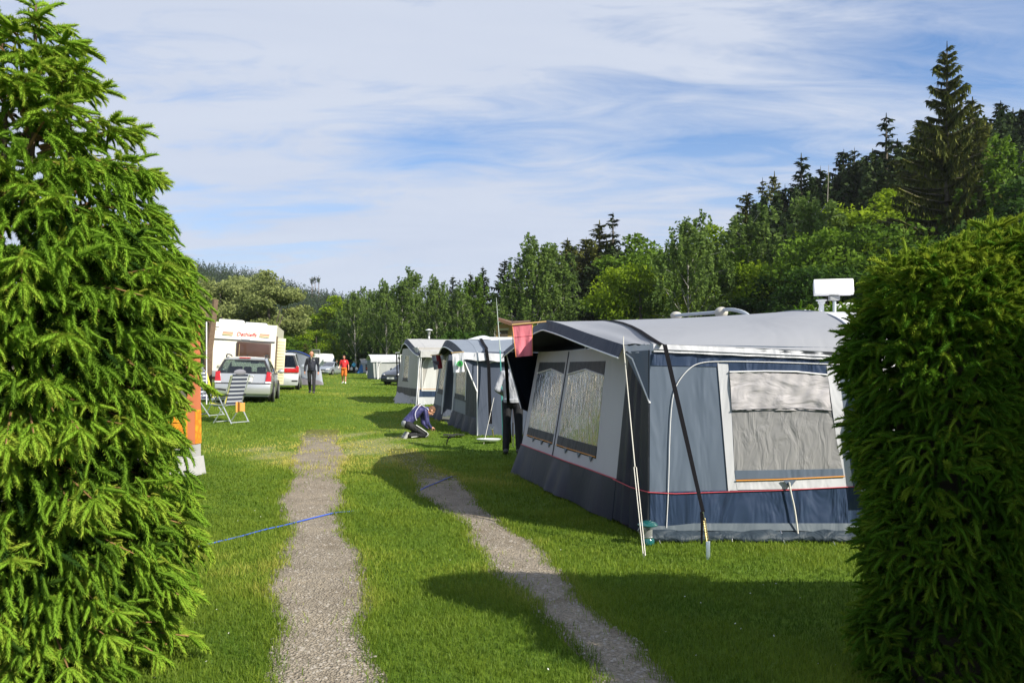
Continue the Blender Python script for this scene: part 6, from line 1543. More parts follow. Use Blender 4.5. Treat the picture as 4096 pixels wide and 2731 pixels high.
MB().tube([tq, P(835, 1400, 27), P(850, 1300, 27.2), P(862, 1200, 27.4)], [.16, .14, .12, .1], 8).build('trunk', BARK, tr, world=True)
rg = np.random.default_rng(77); c = P(640, 1150, 27.5); Cn = rg.normal(size=(2600, 3)); Cn = Cn / np.linalg.norm(Cn, axis=1, keepdims=True) * (rg.random((2600, 1)) ** .4) * 1.3 + np.array(c)[None]; V, Fc = leaves(Cn - np.array(tq)[None], .10 + .06 * rg.random(2600), rg)
np_mesh('crown', V, Fc, [LF['mid']], tr, attrs={'rnd': np.repeat(rg.random(2600), 4)})
MB().tube([P(850, 1300, 27.2), P(760, 1180, 27.4), Vector(c)], [.1, .07, .03], 6).build('limb', BARK, tr, world=True)
# ---------------------------------------------------------------- people
SKIN = mat('skin', (.52, .27, .18), .55, var=.08, vscale=12); SKINP = mat('skin_tan', (.48, .22, .14), .55, var=.08, vscale=12)
def cap(mb, a, b, ra, rb, n=12, flat=1.0):
    """a tapered rounded limb between two joints"""
    a, b = Vector(a), Vector(b); pts = []; rr = []
    for k in range(9):
        t = k / 8; pts.append(a.lerp(b, t)); rr.append(ra + (rb - ra) * t)
    mb.tube(pts, rr, n); mb.ball(a, ra, n, 8); mb.ball(b, rb, n, 8)
def hand(mb, w, d, palm_n, side, curl=.5, s=1.0):
    """w wrist, d direction of the hand, palm_n palm normal; five separate bent fingers"""
    d = Vector(d).normalized(); pn = Vector(palm_n); pn = (pn - d * pn.dot(d)).normalized(); l = d.cross(pn) * side
    w = Vector(w); k = w + d * .085 * s
    for u in (-.026, -.009, .009, .026): mb.tube([w + l * u * .6, k + l * u], [.017 * s, .0135 * s], 6)
    mb.ball(w + d * .05, (.036 * s, .036 * s, .03 * s), 8, 6)
    for u, ln in ((-.030, .066), (-.010, .078), (.010, .074), (.029, .056)):
        p = k + l * u; c1 = d * math.cos(curl * .6) + pn * math.sin(curl * .6); c2 = d * math.cos(curl * 1.5) + pn * math.sin(curl * 1.5); c3 = d * math.cos(curl * 2.2) + pn * math.sin(curl * 2.2)
        q = p + c1 * ln * .45; r = q + c2 * ln * .33; e = r + c3 * ln * .25
        mb.tube([p, q, r, e], [.0098 * s, .0092 * s, .0086 * s, .0070 * s], 6); mb.ball(e, .0070 * s, 6, 4)
    tb = w + d * .028 - l * .030; t1 = tb + (d * .6 - l * .62 + pn * .35) * .042; t2 = t1 + (d * .85 - l * .15 + pn * .5) * .034
    mb.tube([tb, t1, t2], [.0145 * s, .0115 * s, .0085 * s], 6); mb.ball(t2, .0085 * s, 6, 4)
def person(name_label, loc, rz, J, top, trousers, shoes, hair, voxel=.011, skin=None, short_sleeve=False, shorts=False, collar=None, hair_kind='short', belly=0.0, group=None, face=True, hem=.0, sc=1.0):
    """J: joints in metres, the figure faces -y. Body, top, trousers, shoes and hair follow the same skeleton"""
    root = thing('person', name_label, 'person', loc, rz, group); root.scale = (sc, sc, sc)
    skin = skin or SKIN; g = lambda k: Vector(J[k])
    hd, nk, ch, pv = g('head'), g('neck'), g('chest'), g('pelvis'); fwd = Vector(J['face']).normalized(); up = (hd - nk).normalized(); up = (up - fwd * up.dot(fwd)).normalized(); rt = fwd.cross(up)
    Mh = Matrix((rt, -fwd, up)).transposed()   # local x right, y back, z up
    b = MB()
    b.ball(hd + up * .028, (.075, .094, .092), 14, 10, Mh); b.ball(hd - up * .045 + fwd * .022, (.058, .068, .074), 12, 8, Mh)
    b.ball(hd - up * .102 + fwd * .055, (.026, .022, .02), 8, 6, Mh)
    cap(b, nk - up * .05, hd - up * .03 - fwd * .015, .057, .052); cap(b, ch, nk - up * .03, .10, .06); cap(b, pv, ch, .10, .11)
    if face:
        b.tube([hd + fwd * .086 + up * .030, hd + fwd * .108 - up * .022], [.010, .017], 6); b.ball(hd + fwd * .104 - up * .024, .016, 6, 5)
        for sg in (1, -1):
            b.ball(hd + rt * sg * .079 - fwd * .008 + up * .0, (.012, .026, .034), 8, 6, Mh); b.ball(hd + rt * sg * .032 + fwd * .074 + up * .045, (.026, .014, .010), 6, 5, Mh)
        b.ball(hd + fwd * .082 - up * .066, (.026, .012, .008), 8, 5, Mh)
    for s in ('l', 'r'):
        sh, el, wr = g('sh_' + s), g('el_' + s), g('wr_' + s); cap(b, ch.lerp(sh, .3), sh, .06, .055); cap(b, sh, el, .048, .039); cap(b, el, wr, .040, .027)
        hv = Vector(J.get('hd_' + s, tuple(wr - el))); pn = Vector(J.get('pn_' + s, ((.9 if s == 'r' else -.9), .2, 0))); hand(b, wr, hv, pn, 1 if s == 'l' else -1, J.get('curl', .55), 1.0)
        hp, kn, an = g('hp_' + s), g('kn_' + s), g('an_' + s); cap(b, pv, hp, .08, .075); cap(b, hp, kn, .076, .050); cap(b, kn, kn.lerp(an, .35), .050, .052); cap(b, kn.lerp(an, .35), an, .052, .036); to = g('to_' + s); cap(b, an, to, .030, .020)
    body = b.build('body', skin, root, remesh=voxel * .8)
    # eyes and brows sit on the face mesh as small dark parts
    if face:
        e = MB()
        for sg in (1, -1): e.ball(hd + rt * sg * .033 + fwd * .079 + up * .026, (.013, .009, .008), 8, 6, Mh)
        e.build('eye', mat('eye_dark', (.03, .02, .015), .3), body); 
        e = MB().ball(hd + fwd * .083 - up * .060, (.022, .010, .005), 8, 5, Mh); e.build('mouth', mat('lip', (.35, .10, .09), .5), body)
    # top
    t = MB(); spn = [pv + (ch - pv) * hem, pv.lerp(ch, .35), pv.lerp(ch, .7), ch, ch.lerp(nk, .55)]
    rx = [.165, .165, .18, .185, .12]; ry = [.125 + belly * .9, .125 + belly, .128 + belly * .5, .12, .085]
    d0 = (ch - pv).normalized(); sx_ = (g('sh_l') - g('sh_r')).normalized(); fy = d0.cross(sx_)
    for i in range(len(spn) - 1):
        for k in range(5):
            q = k / 5; p = spn[i].lerp(spn[i + 1], q); a_, c_ = rx[i] + (rx[i + 1] - rx[i]) * q, ry[i] + (ry[i + 1] - ry[i]) * q
            Mt = Matrix((sx_, fy, d0)).transposed(); t.ball(p + fy * (0), (a_, c_, .075), 14, 8, Mt)
    for s in ('l', 'r'):
        sh, el, wr = g('sh_' + s), g('el_' + s), g('wr_' + s); cap(t, ch.lerp(sh, .4) , sh, .085, .062); cap(t, nk - up * .055, sh, .066, .060)
        if short_sleeve: cap(t, sh, sh.lerp(el, .62), .066, .068)
        else: cap(t, sh, el, .062, .056); cap(t, el, el.lerp(wr, .93), .056, .044)
    cap(t, nk - up * .055, nk - up * .01, .074, .066)
    tp = t.build(top[0], top[1], root, remesh=voxel)
    # trousers
    t = MB(); Mt = Matrix((sx_, fy, d0)).transposed()
    hx = (g('hp_l') + g('hp_r')) / 2
    t.ball(pv + d0 * .02, (.160, .122 + belly * .6, .10), 14, 8, Mt); t.ball(hx, (.162, .125, .11), 14, 8, Mt)
    for s in ('l', 'r'):
        hp, kn, an = g('hp_' + s), g('kn_' + s), g('an_' + s); cap(t, pv.lerp(hp, .6), hp, .105, .100)
        if shorts: cap(t, hp, hp.lerp(kn, .93), .100, .092)
        else: cap(t, hp, kn, .098, .072); cap(t, kn, kn.lerp(an, .95), .073, .062)
    tr_ = t.build(trousers[0], trousers[1], root, remesh=voxel)
    for s in ('l', 'r'):
        an, to = g('an_' + s), g('to_' + s); f = (to - an); fl = f - Vector((0, 0, f.z)) if abs(f.z) < .12 else f; dn = Vector(J.get('sole', (0, 0, -1)))
        t = MB(); h0 = an - f.normalized() * .045 + dn * .035; cap(t, h0, to + f.normalized() * .03 + dn * .004, .048, .044); cap(t, an + dn * -.01, h0, .042, .042); t.build('shoe', shoes, root, remesh=voxel * .8)
    # hair
    t = MB()
    if hair_kind == 'bald':
        t.ball(hd + up * .012 - fwd * .028, (.084, .084, .078), 14, 10, Mh)
    else:
        t.ball(hd + up * .045 - fwd * .014, (.084, .099, .086), 14, 10, Mh); t.ball(hd - up * .01 - fwd * .045, (.078, .066, .075), 12, 8, Mh)
    hr = t.build('hair', hair, body, remesh=.007)
    return root, tp, tr_, body
def walk(h=1.78, stride=.28, lean=0.0, look=-.1, arm=.12, arms_out=.06):
    k = h / 1.78; q = lambda x, y, z: (x * k, y * k, z * k)
    return dict(head=q(0, -.05 - lean, 1.64), neck=q(0, -.02 - lean * .8, 1.50), chest=q(0, 0 - lean * .6, 1.32), pelvis=q(0, 0, .98), face=(0, -1, look),
        sh_l=q(.175, 0 - lean * .6, 1.42), el_l=q(.235 + arms_out, .06 + arm * .3, 1.15), wr_l=q(.24 + arms_out, -.03 + arm, .90), sh_r=q(-.175, 0 - lean * .6, 1.42), el_r=q(-.235 - arms_out, .05 - arm * .3, 1.15), wr_r=q(-.24 - arms_out, -.08 - arm, .91),
        hp_l=q(.095, 0, .92), kn_l=q(.105, -stride * .55, .50), an_l=q(.10, -stride * .75, .085), to_l=q(.115, -stride * .75 - .14, .045), hp_r=q(-.095, 0, .92), kn_r=q(-.10, stride * .10, .50), an_r=q(-.09, stride * .95, .12), to_r=q(-.11, stride * .95 - .13, .045))
NAVYJ = fabric('jacket_navy', (.008, .011, .022), .7, fold=.6, fscale=9); BLACKT = fabric('trousers_black', (.012, .013, .017), .75, fold=.6, fscale=9); GREYH = mat('grey_hair', (.42, .40, .38), .8); BROWNH = mat('brown_hair', (.11, .05, .022), .7, var=.4, vscale=60); REDS = fabric('shirt_red', (.52, .018, .022), .7, fold=.5, fscale=9); ORS = fabric('shorts_orange', (.55, .14, .012), .7, fold=.5, fscale=9); WHSH = mat('shoe_white', (.72, .73, .70), .5); DKSH = mat('shoe_dark', (.05, .05, .05), .5); CYAN = fabric('jacket_cyan', (.06, .36, .58), .6, fold=.5, fscale=9); DKJ = fabric('coat_dark', (.02, .02, .022), .7)
def navy_man():
    g = G(1245, 1572); y = 34.0; g = at(1247, y)
    J = walk(1.80, .26, .03, -.55, .02, .035); J['head'] = (0, -.09, 1.665); J['sole'] = (0, 0, -1)
    r, tp, tr_, bd = person('bald grey-haired man in navy zip jacket and dark trousers walking up the lane looking down', g, R(8), J, ('jacket', NAVYJ), ('trousers', BLACKT), DKSH, GREYH, .013, SKINP, hair_kind='bald', belly=.075, hem=-.02)
    MB().box((.0, -.20, 1.40), (.012, .02, .16)).build('zip', STEELM, tp); MB().prism([(-.035, -.115, 1.53), (.035, -.115, 1.53), (.0, -.155, 1.40)], (0, -.02, 0)).build('shirt_collar', mat('shirt_olive', (.22, .20, .12), .8), tp)
    MB().box((.115, -.155, 1.40), (.05, .02, .018)).build('emblem', mat('emblem_white', (.7, .7, .72), .6), tp)
    for sg in (1, -1): MB().tube([(sg * .07, -.04, 1.525), (sg * .14, -.03, 1.50), (sg * .22, -.03, 1.455)], .005, 5).build('shoulder_piping', PIPW, tp)
navy_man()
def red_man():
    g = at(1376, 50.5); J = walk(1.80, .20, .0, -.05, -.02, .03)
    J['wr_r'] = (-.29, -.16, .98); J['wr_l'] = (.30, -.08, .96)
    r, tp, tr_, bd = person('bearded man in red polo shirt and orange shorts walking down the lane', g, R(6), J, ('polo_shirt', REDS), ('shorts', ORS), WHSH, BROWNH, .015, SKINP, short_sleeve=True, shorts=True, belly=.03, hem=-.05)
    MB().box((.09, -.16, 1.40), (.09, .02, .03)).build('lettering', mat('emblem_white', (.7, .7, .72), .6), tp)
    MB().ball(Vector(J['head']) + Vector((0, -.07, -.07)), (.055, .035, .045), 10, 6).build('beard', BROWNH, bd)
    MB().ball((0, -.115, .96), (.20, .05, .07), 12, 8).build('tied_cloth', ORS, tr_)
    c = thing('cup', 'white cup carried in the hand of the red shirt man', 'cup', g + V3(-.30, -.24, .98))
    MB().lathe([(.035, 0), (.045, .11), (.04, .11), (.03, .01)], 14).build('bowl', WHSH, c); MB().tube([(.04, 0, .03), (.075, 0, .04), (.075, 0, .08), (.043, 0, .09)], .007, 5).build('handle', WHSH, c)
red_man()
def far_people():
    g = at(1416, 116); J = walk(1.75, .22, .0, .0, .02, .05)
    person('walker in pale blue jacket seen from behind, carrying white bags', g, R(180), J, ('jacket', CYAN), ('trousers', BLACKT), DKSH, GREYH, .03, face=False)
    for sx_, n in ((-.36, 'white carrier bag in the left hand of the pale blue walker'), (.36, 'white carrier bag in the right hand of the pale blue walker')):
        b = thing('carrier_bag', n, 'bag', g + V3(sx_, .0, .42), group='white carrier bags')
        MB().lathe([(.10, 0), (.17, .06), (.18, .25), (.12, .40), (.02, .46)], 12).build('bag', mat('bag_white', (.75, .75, .73), .5, var=.1), b); MB().tube([(-.05, 0, .40), (-.03, 0, .53), (.03, 0, .53), (.05, 0, .40)], .01, 5).build('handle', mat('bag_white', (.7, .7, .7), .5), b)
    g = at(1350, 100); J = walk(1.78, .1, .05, -.2, .0, .1); J['wr_r'] = (-.2, -.35, 1.05)
    person('man in dark clothes standing beside the red car', g, R(-70), J, ('coat', DKJ), ('trousers', BLACKT), DKSH, BROWNH, .03, face=False)
    g = at(1326, 106); J = walk(1.70, .1, .25, -.4, .0, .1)
    person('person in dark red top bending over the bonnet of the red car', g, R(40), J, ('top', fabric('top_dark_red', (.20, .02, .03), .7)), ('trousers', BLACKT), DKSH, BROWNH, .03, face=False)
far_people()
def kneeling_boy():
    g = G(1646, 1752); g = at(1648, 16.6)
    # facing +x after turning; built facing -y: bent far forward, sitting back on the heels
    J = dict(head=(0, -.49, .665), neck=(0, -.39, .71), chest=(0, -.19, .70), pelvis=(0, .10, .42), face=(0, -.55, -.9), curl=1.0,
        sh_l=(.17, -.30, .68), el_l=(.22, -.34, .36), wr_l=(.10, -.44, .22), sh_r=(-.17, -.30, .68), el_r=(-.22, -.34, .36), wr_r=(-.08, -.46, .24), hd_l=(-.2, -1, -.1), hd_r=(.2, -1, -.1), pn_l=(0, 0, -1), pn_r=(0, 0, -1),
        hp_l=(.10, .13, .34), kn_l=(.13, -.32, .075), an_l=(.10, .13, .075), to_l=(.10, .22, .045), hp_r=(-.10, .13, .34), kn_r=(-.13, -.32, .075), an_r=(-.10, .13, .075), to_r=(-.10, .22, .045), sole=(0, 1, 0))
    J['to_l'] = (.10, .20, -.0); J['to_r'] = (-.10, .20, .0)
    NV = fabric('track_top_navy', (.045, .045, .15), .5, fold=.7, fscale=8); r, tp, tr_, bd = person('boy in navy track top kneeling on the grass with his head bent down', g, R(112), J, ('track_top', NV), ('track_trousers', BLACKT), mat('shoe_grey', (.34, .34, .33), .6), BROWNH, .010, hem=-.08, sc=.83)
    PW = mat('piping_lilac', (.62, .62, .72), .6)
    # piping: visible flank is +... both flanks carry it
    for sg in (1, -1):
        MB().tube(smooth_line([(sg * .13, -.20, .83), (sg * .18, -.12, .77), (sg * .205, -.03, .66), (sg * .20, -.03, .52), (sg * .16, -.08, .44)]), .009, 5).build('piping', PW, tp)
        MB().tube(smooth_line([(sg * .13, -.20, .83), (sg * .20, -.30, .76), (sg * .235, -.37, .69)]), .009, 5).build('piping', PW, tp)
        MB().tube(smooth_line([(sg * .205, -.05, .33), (sg * .215, -.22, .22), (sg * .215, -.38, .10), (sg * .2, -.30, .03)]), .009, 5).build('stripe', PIPW, tr_)
        MB().tube([(sg * .175, -.25, .05), (sg * .165, -.10, .045), (sg * .16, .06, .03)], .009, 5).build('stripe', PIPW, tr_)
    MB().ball((0, .17, .36), (.165, .10, .10), 12, 8).build('shirt_tail', mat('shirt_grey', (.38, .39, .39), .8), tp)
    MB().box((-.06, -.26, .835), (.10, .10, .012), Matrix.Rotation(R(8), 3, 'X')).build('emblem', mat('emblem_pale', (.6, .62, .7), .6), tp)
kneeling_boy()
def grey_man():
    y = 14.2; g = at(2050, y); J = walk(1.80, .05, .02, -.1, .0, .03); J['wr_l'] = (.18, -.30, 1.05); J['wr_r'] = (-.20, -.30, 1.03)
    J['kn_r'] = (-.11, -.02, .5); J['an_r'] = (-.12, 0, .09); J['to_r'] = (-.14, -.14, .045); J['kn_l'] = (.11, -.02, .5); J['an_l'] = (.12, 0, .09); J['to_l'] = (.14, -.14, .045)
    SW = fabric('sweater_grey', (.34, .36, .40), .75, fold=.9, fscale=7)
    r, tp, tr_, bd = person('person in grey sweater and dark trousers standing behind the corner of the near awning', g, R(172), J, ('sweater', SW), ('trousers', BLACKT), DKSH, BROWNH, .011, hem=-.02)
    MB().lathe([(.165, -.0), (.172, .02), (.17, .06), (.16, .07)], 20, (0, 0, .93)).build('waistband', SW, tp)
grey_man()
# ---------------------------------------------------------------- chairs, flags, small things
def camp_chair(label, loc, rz, towel=False):
    root = thing('camp_chair', label, 'chair', loc, rz)
    ALU = mat('alu_tube', (.70, .72, .74), .3, metal=.7); m, nt, b = nodes('striped_cloth') if 'striped_cloth' not in MATS else (MATS['striped_cloth'], None, None)
    if nt:
        N = nt.nodes; L = nt.links; tc = N.new('ShaderNodeTexCoord'); wv = N.new('ShaderNodeTexWave'); wv.wave_type = 'BANDS'; wv.bands_direction = 'Z'; wv.inputs['Scale'].default_value = 3.3; L.new(tc.outputs['Object'], wv.inputs['Vector'])
        cr = N.new('ShaderNodeValToRGB'); cr.color_ramp.interpolation = 'CONSTANT'; cr.color_ramp.elements[0].color = (.022, .028, .06, 1); cr.color_ramp.elements[1].position = .5; cr.color_ramp.elements[1].color = (.36, .38, .44, 1); L.new(wv.outputs['Fac'], cr.inputs['Fac']); L.new(cr.outputs['Color'], b.inputs['Base Color']); b.inputs['Roughness'].default_value = .75; MATS['striped_cloth'] = m
    YEL = mat('yellow_edge', (.66, .58, .07), .7); BLK = mat('chair_black', (.02, .022, .028), .5)
    # seat faces -x; back leans to +x
    bk = [V3(.02, 0, .44), V3(.10, 0, .70), V3(.20, 0, .98), V3(.27, 0, 1.18)]; bl = smooth_line(bk, 1)
    rows = [[p + V3(.0, -.23, 0) for p in bl], [p + V3(.035, 0, 0) for p in bl], [p + V3(0, .23, 0) for p in bl]]
    br = MB().grid(rows).build('backrest', m, root, solid=.03)
    MB().tube([p + V3(-.03, -.235, 0) for p in bl[:-1]], .024, 6).build('edging', YEL, br); MB().tube([V3(.085, -.23, .80), V3(.11, 0, .83), V3(.085, .23, .80)], .018, 5).build('edging', YEL, br)
    MB().ball(bl[-1] + V3(.0, -.02, .03), (.06, .19, .08), 12, 8).build('head_pad', mat('pad_grey', (.17, .17, .20), .8), br)
    sr = [[V3(.02 - .48 * k / 6, y, .43 + .02 * math.sin(k) + (.05 if k == 6 else 0)) for k in range(7)] for y in (-.23, 0, .23)]
    st = MB().grid(sr).build('seat', m, root, solid=.03); MB().tube([V3(.0, -.24, .44), V3(-.48, -.24, .47)], .024, 6).build('edging', YEL, st)
    for s in (-.27, .27):
        MB().tube([V3(-.40, s, .66), V3(-.15, s, .685), V3(.14, s, .68)], .025, 6).build('armrest', BLK, root)
        MB().tube([V3(-.18, s, .66), V3(.26, s, .0)], .014, 6).build('leg', ALU, root); MB().tube([V3(.06, s, .48), V3(-.34, s, .0)], .014, 6).build('leg', ALU, root)
        MB().tube([V3(.0, s, .44), V3(.29, s, 1.16)], .013, 6).build('frame_tube', ALU, root); MB().tube([V3(.02, s, .43), V3(-.48, s, .45), V3(-.40, s, .66)], .012, 6).build('frame_tube', ALU, root)
    MB().tube([V3(.26, -.27, .03), V3(.26, .27, .03)], .013, 6).build('cross_tube', ALU, root); MB().tube([V3(-.34, -.27, .03), V3(-.34, .27, .03)], .013, 6).build('cross_tube', ALU, root)
    return root
q = at(930, 19.2); camp_chair('striped camp chair with yellow edging standing in front of the silver estate car', q, R(-28))
tw = thing('towel', 'small orange cloth hanging from the seat of the striped camp chair', 'towel', q)
a = q + V3(.10, -.10, .46)
rows = [[a + V3(.02 + .035 * k, -.02 + .03 * math.sin(k * 1.4), .04 - .055 * i + .015 * math.sin(k + i)) for k in range(7)] for i in range(5)]
MB().grid(rows).build('cloth', fabric('towel_orange', (.66, .30, .07), .8, fold=.4), tw, world=True, solid=.008)
q2 = at(826, 20.6); camp_chair('second striped camp chair half hidden behind the spruce and terracotta post', q2, R(160))
# flags
FP = thing('flag', 'plain pink-red flag hanging from a wooden stick at the porch peak', 'flag', P(2180, 1288, 10.2))
a, b = P(2048, 1299, 10.3), P(2185, 1286, 10.3)
MB().tube([a, b], .010, 6).build('stick', mat('wood_stick', (.50, .34, .14), .6), FP, world=True)
PK = fabric('flag_pink', (.80, .25, .31), .75, fold=.5, fscale=6, transl=.35)
c0, c1, c2, c3 = P(2049, 1300, 10.31), P(2128, 1292, 10.31), P(2130, 1422, 10.31), P(2064, 1428, 10.31)
rows = []
for i in range(17):
    v = i / 16; rows.append([c0.lerp(c3, v).lerp(c1.lerp(c2, v), j / 14) + V3(0, .018 * math.sin(j * .8 + 2 * v) * v + .01 * math.sin(5 * v), 0) for j in range(15)])
fl = MB().grid(rows).build('cloth', PK, FP, world=True, solid=.003)
MB().tube([r[0] for r in rows], .006, 5).build('hem', mat('flag_hem', (.60, .25, .06), .7), fl, world=True); MB().tube([r[-1] for r in rows], .005, 5).build('hem', MATS['flag_hem'], fl, world=True)
for r in (.38,): MB().tube([rows[6][j] + V3(0, -.006, 0) for j in range(15)], .004, 4).build('crease', PK, fl, world=True)
yf = 16.55
FW = thing('flag', 'white flag with a round green tree emblem on the blue-grey awning', 'flag', P(1810, 1412, yf))
c0, c1, c2, c3 = P(1809, 1413, yf), P(1850, 1409, yf - .05), P(1858, 1486, yf - .05), P(1813, 1491, yf)
rows = []
for i in range(15):
    v = i / 14; rows.append([c0.lerp(c3, v).lerp(c1.lerp(c2, v), j / 12) + V3(0, .02 * math.sin(j * .9 + 2 * v) * v, 0) for j in range(13)])
fw = MB().grid(rows).build('cloth', fabric('flag_white', (.74, .74, .78), .75, fold=.5, fscale=6), FW, world=True, solid=.003)
GRN = mat('emblem_green', (.02, .30, .05), .6); DGRN = mat('emblem_dark_green', (.01, .10, .03), .6)
ec = P(1840, 1454, yf - .09); MB().lathe([(.063, -.003), (.063, .003)], 28, ec, Matrix.Rotation(R(90), 3, 'X')).build('emblem', GRN, fw, world=True)
for k, (hh, ww) in enumerate(((.0, .045), (.028, .034), (.052, .022))): MB().prism([ec + V3(-ww, -.005, -.04 + hh), ec + V3(ww, -.005, -.04 + hh), ec + V3(0, -.005, .0 + hh)], (0, -.003, 0)).build('tree_emblem', DGRN, fw, world=True)
e = MB().prism([ec + V3(-.105, -.002, -.04), ec + V3(-.075, -.002, -.04), ec + V3(-.075, -.002, .03), ec + V3(-.105, -.002, .03)], (0, -.003, 0)).build('emblem_block', mat('emblem_teal', (.25, .48, .38), .6), fw, world=True)
MB().tube([c0 + V3(-.02, 0, .01), c1 + V3(.03, 0, .01)], .012, 6).build('stick', MATS['wood_stick'], FW, world=True)
yf = 19.6
FR = thing('flag', 'drooping grey and dark red flag left of the open awning doorway', 'flag', P(1745, 1420, yf))
rows = []
for i in range(11):
    v = i / 10; rows.append([P(1727 + 34 * j / 8 + 9 * v, 1421 + 4 * v + 54 * v * (1 - .12 * j / 8), yf) + V3(0, .05 * math.sin(j * 1.1), 0) for j in range(9)])
fr = MB().grid([r[:5] for r in rows]).build('cloth', fabric('flag_grey', (.34, .35, .40), .8, fold=.6), FR, world=True, solid=.004)
MB().grid([[p + V3(0, .002, 0) for p in r[4:]] for r in rows]).build('red_half', fabric('flag_red', (.22, .012, .02), .8, fold=.6), fr, world=True, solid=.004)
for k in range(3): MB().box(P(1743 + 3 * k, 1446 + 5 * k, yf - .1), (.15 - .03 * k, .01, .03)).build('emblem', mat('emblem_dark', (.05, .03, .05), .6), fr, world=True)
MB().tube([P(1722, 1421, yf), P(1768, 1418, yf)], .014, 6).build('stick', MATS['wood_stick'], FR, world=True)
# fishing rods leaning on the blue-grey awning
r1 = thing('fishing_rod', 'tall slim fishing rod with a green grip leaning on the blue-grey awning', 'rod', G(2006, 1760))
y = 16.2; f = at(2012, y)
MB().tube([f, P(2006, 1535, y + .15), P(2000, 1400, y + .25)], [.014, .013, .011], 6).build('butt', mat('rod_teal', (.04, .30, .26), .3), r1, world=True)
MB().tube([P(2000, 1400, y + .25), P(1993, 1300, y + .3), P(1985, 1190, y + .35)], [.014, .009, .004], 6).build('blank', mat('rod_pale', (.42, .48, .44), .3), r1, world=True)
for py in (1330, 1284, 1238): MB().tube([P(1990 + (py - 1238) * .05, py, y + .25), P(1998 + (py - 1238) * .05, py + 3, y + .2)], .006, 5).build('line_guide', STEELM, r1, world=True)
MB().tube([P(2009, 1528, y), P(2001, 1532, y - .1)], .03, 8).build('reel', BLACKP, r1, world=True)
r2_ = thing('fishing_rod', 'thin dark fishing rod standing behind the pink flag stick', 'rod', at(2052, 15.2)); y = 15.2
MB().tube([at(2052, y), P(2052, 1400, y), P(2047, 1250, y)], [.010, .008, .004], 5).build('blank', mat('rod_dark', (.06, .05, .06), .3), r2_, world=True); MB().tube([at(2052, y) + V3(0, 0, .2), P(2052, 1690, y)], .018, 6).build('grip', BLACKP, r2_, world=True)
# lantern at the foot of the near awning
lq = G(2592, 2168); ln = thing('lantern', 'teal camping lantern with clear globe standing at the awning corner', 'lantern', lq + V3(-.02, -.1, 0)); TEAL = mat('lantern_teal', (.008, .085, .085), .15, coat=.8)
MB().lathe([(.05, 0), (.062, .01), (.064, .045), (.05, .065), (.03, .07)], 20).build('base', TEAL, ln); MB().lathe([(.040, .07), (.044, .085), (.044, .16), (.040, .17)], 20).build('globe', glassmat('lantern_glass', (.75, .78, .75), .3, .03, haze=.25), ln)
MB().lathe([(.045, .168), (.092, .178), (.096, .188), (.07, .21), (.03, .222), (.0, .223)], 24).build('cap', TEAL, ln); MB().lathe([(.047, .062), (.05, .066), (.05, .075), (.045, .08)], 18).build('collar', STEELM, ln)
MB().tube([(-.05, 0, .05), (-.09, 0, .13), (-.05, 0, .20)], .004, 5).build('bail', STEELM, ln)
# white tray, dark rag and twigs on the grass before the blue-grey awning
tq = G(1955, 1772); ty = thing('tray', 'white translucent plastic tray lying on the grass', 'tray', tq)
mb = MB(); prof = [(.34, .0), (.37, .02), (.40, .035), (.37, .045), (.33, .03)]
mb.lathe([(r, z) for r, z in prof], 28); o = mb.build('shell', mat('tray_white', (.62, .66, .68), .2, coat=.4), ty); ty.scale = (.62, .30, 1.0); ty.location.z += .05
rq = G(1815, 1748); rg_ = thing('rag', 'dark crumpled rag lying on the grass beside the tray', 'rag', rq)
rows = [[V3(-.22 + .044 * j, -.10 + .05 * i, .05 + .05 * mnoise.noise(Vector((j * .5, i * .6, 1.3))) * math.sin(math.pi * j / 10)) for j in range(11)] for i in range(5)]
MB().grid(rows).build('cloth', fabric('rag_dark', (.03, .035, .025), .9), rg_, solid=.02)
pq = G(1785, 1778); pg = thing('tent_peg', 'small black tent peg tool sticking up from the grass', 'peg', pq)
MB().tube([(0, 0, -.03), (.02, 0, .08), (.05, 0, .14)], .014, 6).build('shaft', STRAP, pg); MB().tube([(.02, 0, .15), (.09, 0, .13)], .016, 6).build('handle', STRAP, pg)
# blue cable crossing both tracks
def on(px, py, dz=.02):
    g = G(px, py); return g + V3(0, 0, dz)
cp = [on(690, 2215, .006), on(830, 2182, .016), on(960, 2150, .012), on(1060, 2125, .022), on(1130, 2112, .026), on(1200, 2093, .025), on(1290, 2070, .025), on(1350, 2056, .026), on(1400, 2045, -.004), on(1480, 2026, -.02), on(1600, 1990, -.02), on(1670, 1966, -.004), on(1700, 1955, .026), on(1740, 1940, .026), on(1785, 1920, .026), on(1806, 1910, .02), on(1840, 1898, -.02)]
cb = MB().tube(smooth_line(cp), .0068, 7).build('cable', mat('cable_blue', (.035, .10, .50), .4), None)
tag(cb, 'blue cable lying across both gravel tracks', 'cable')
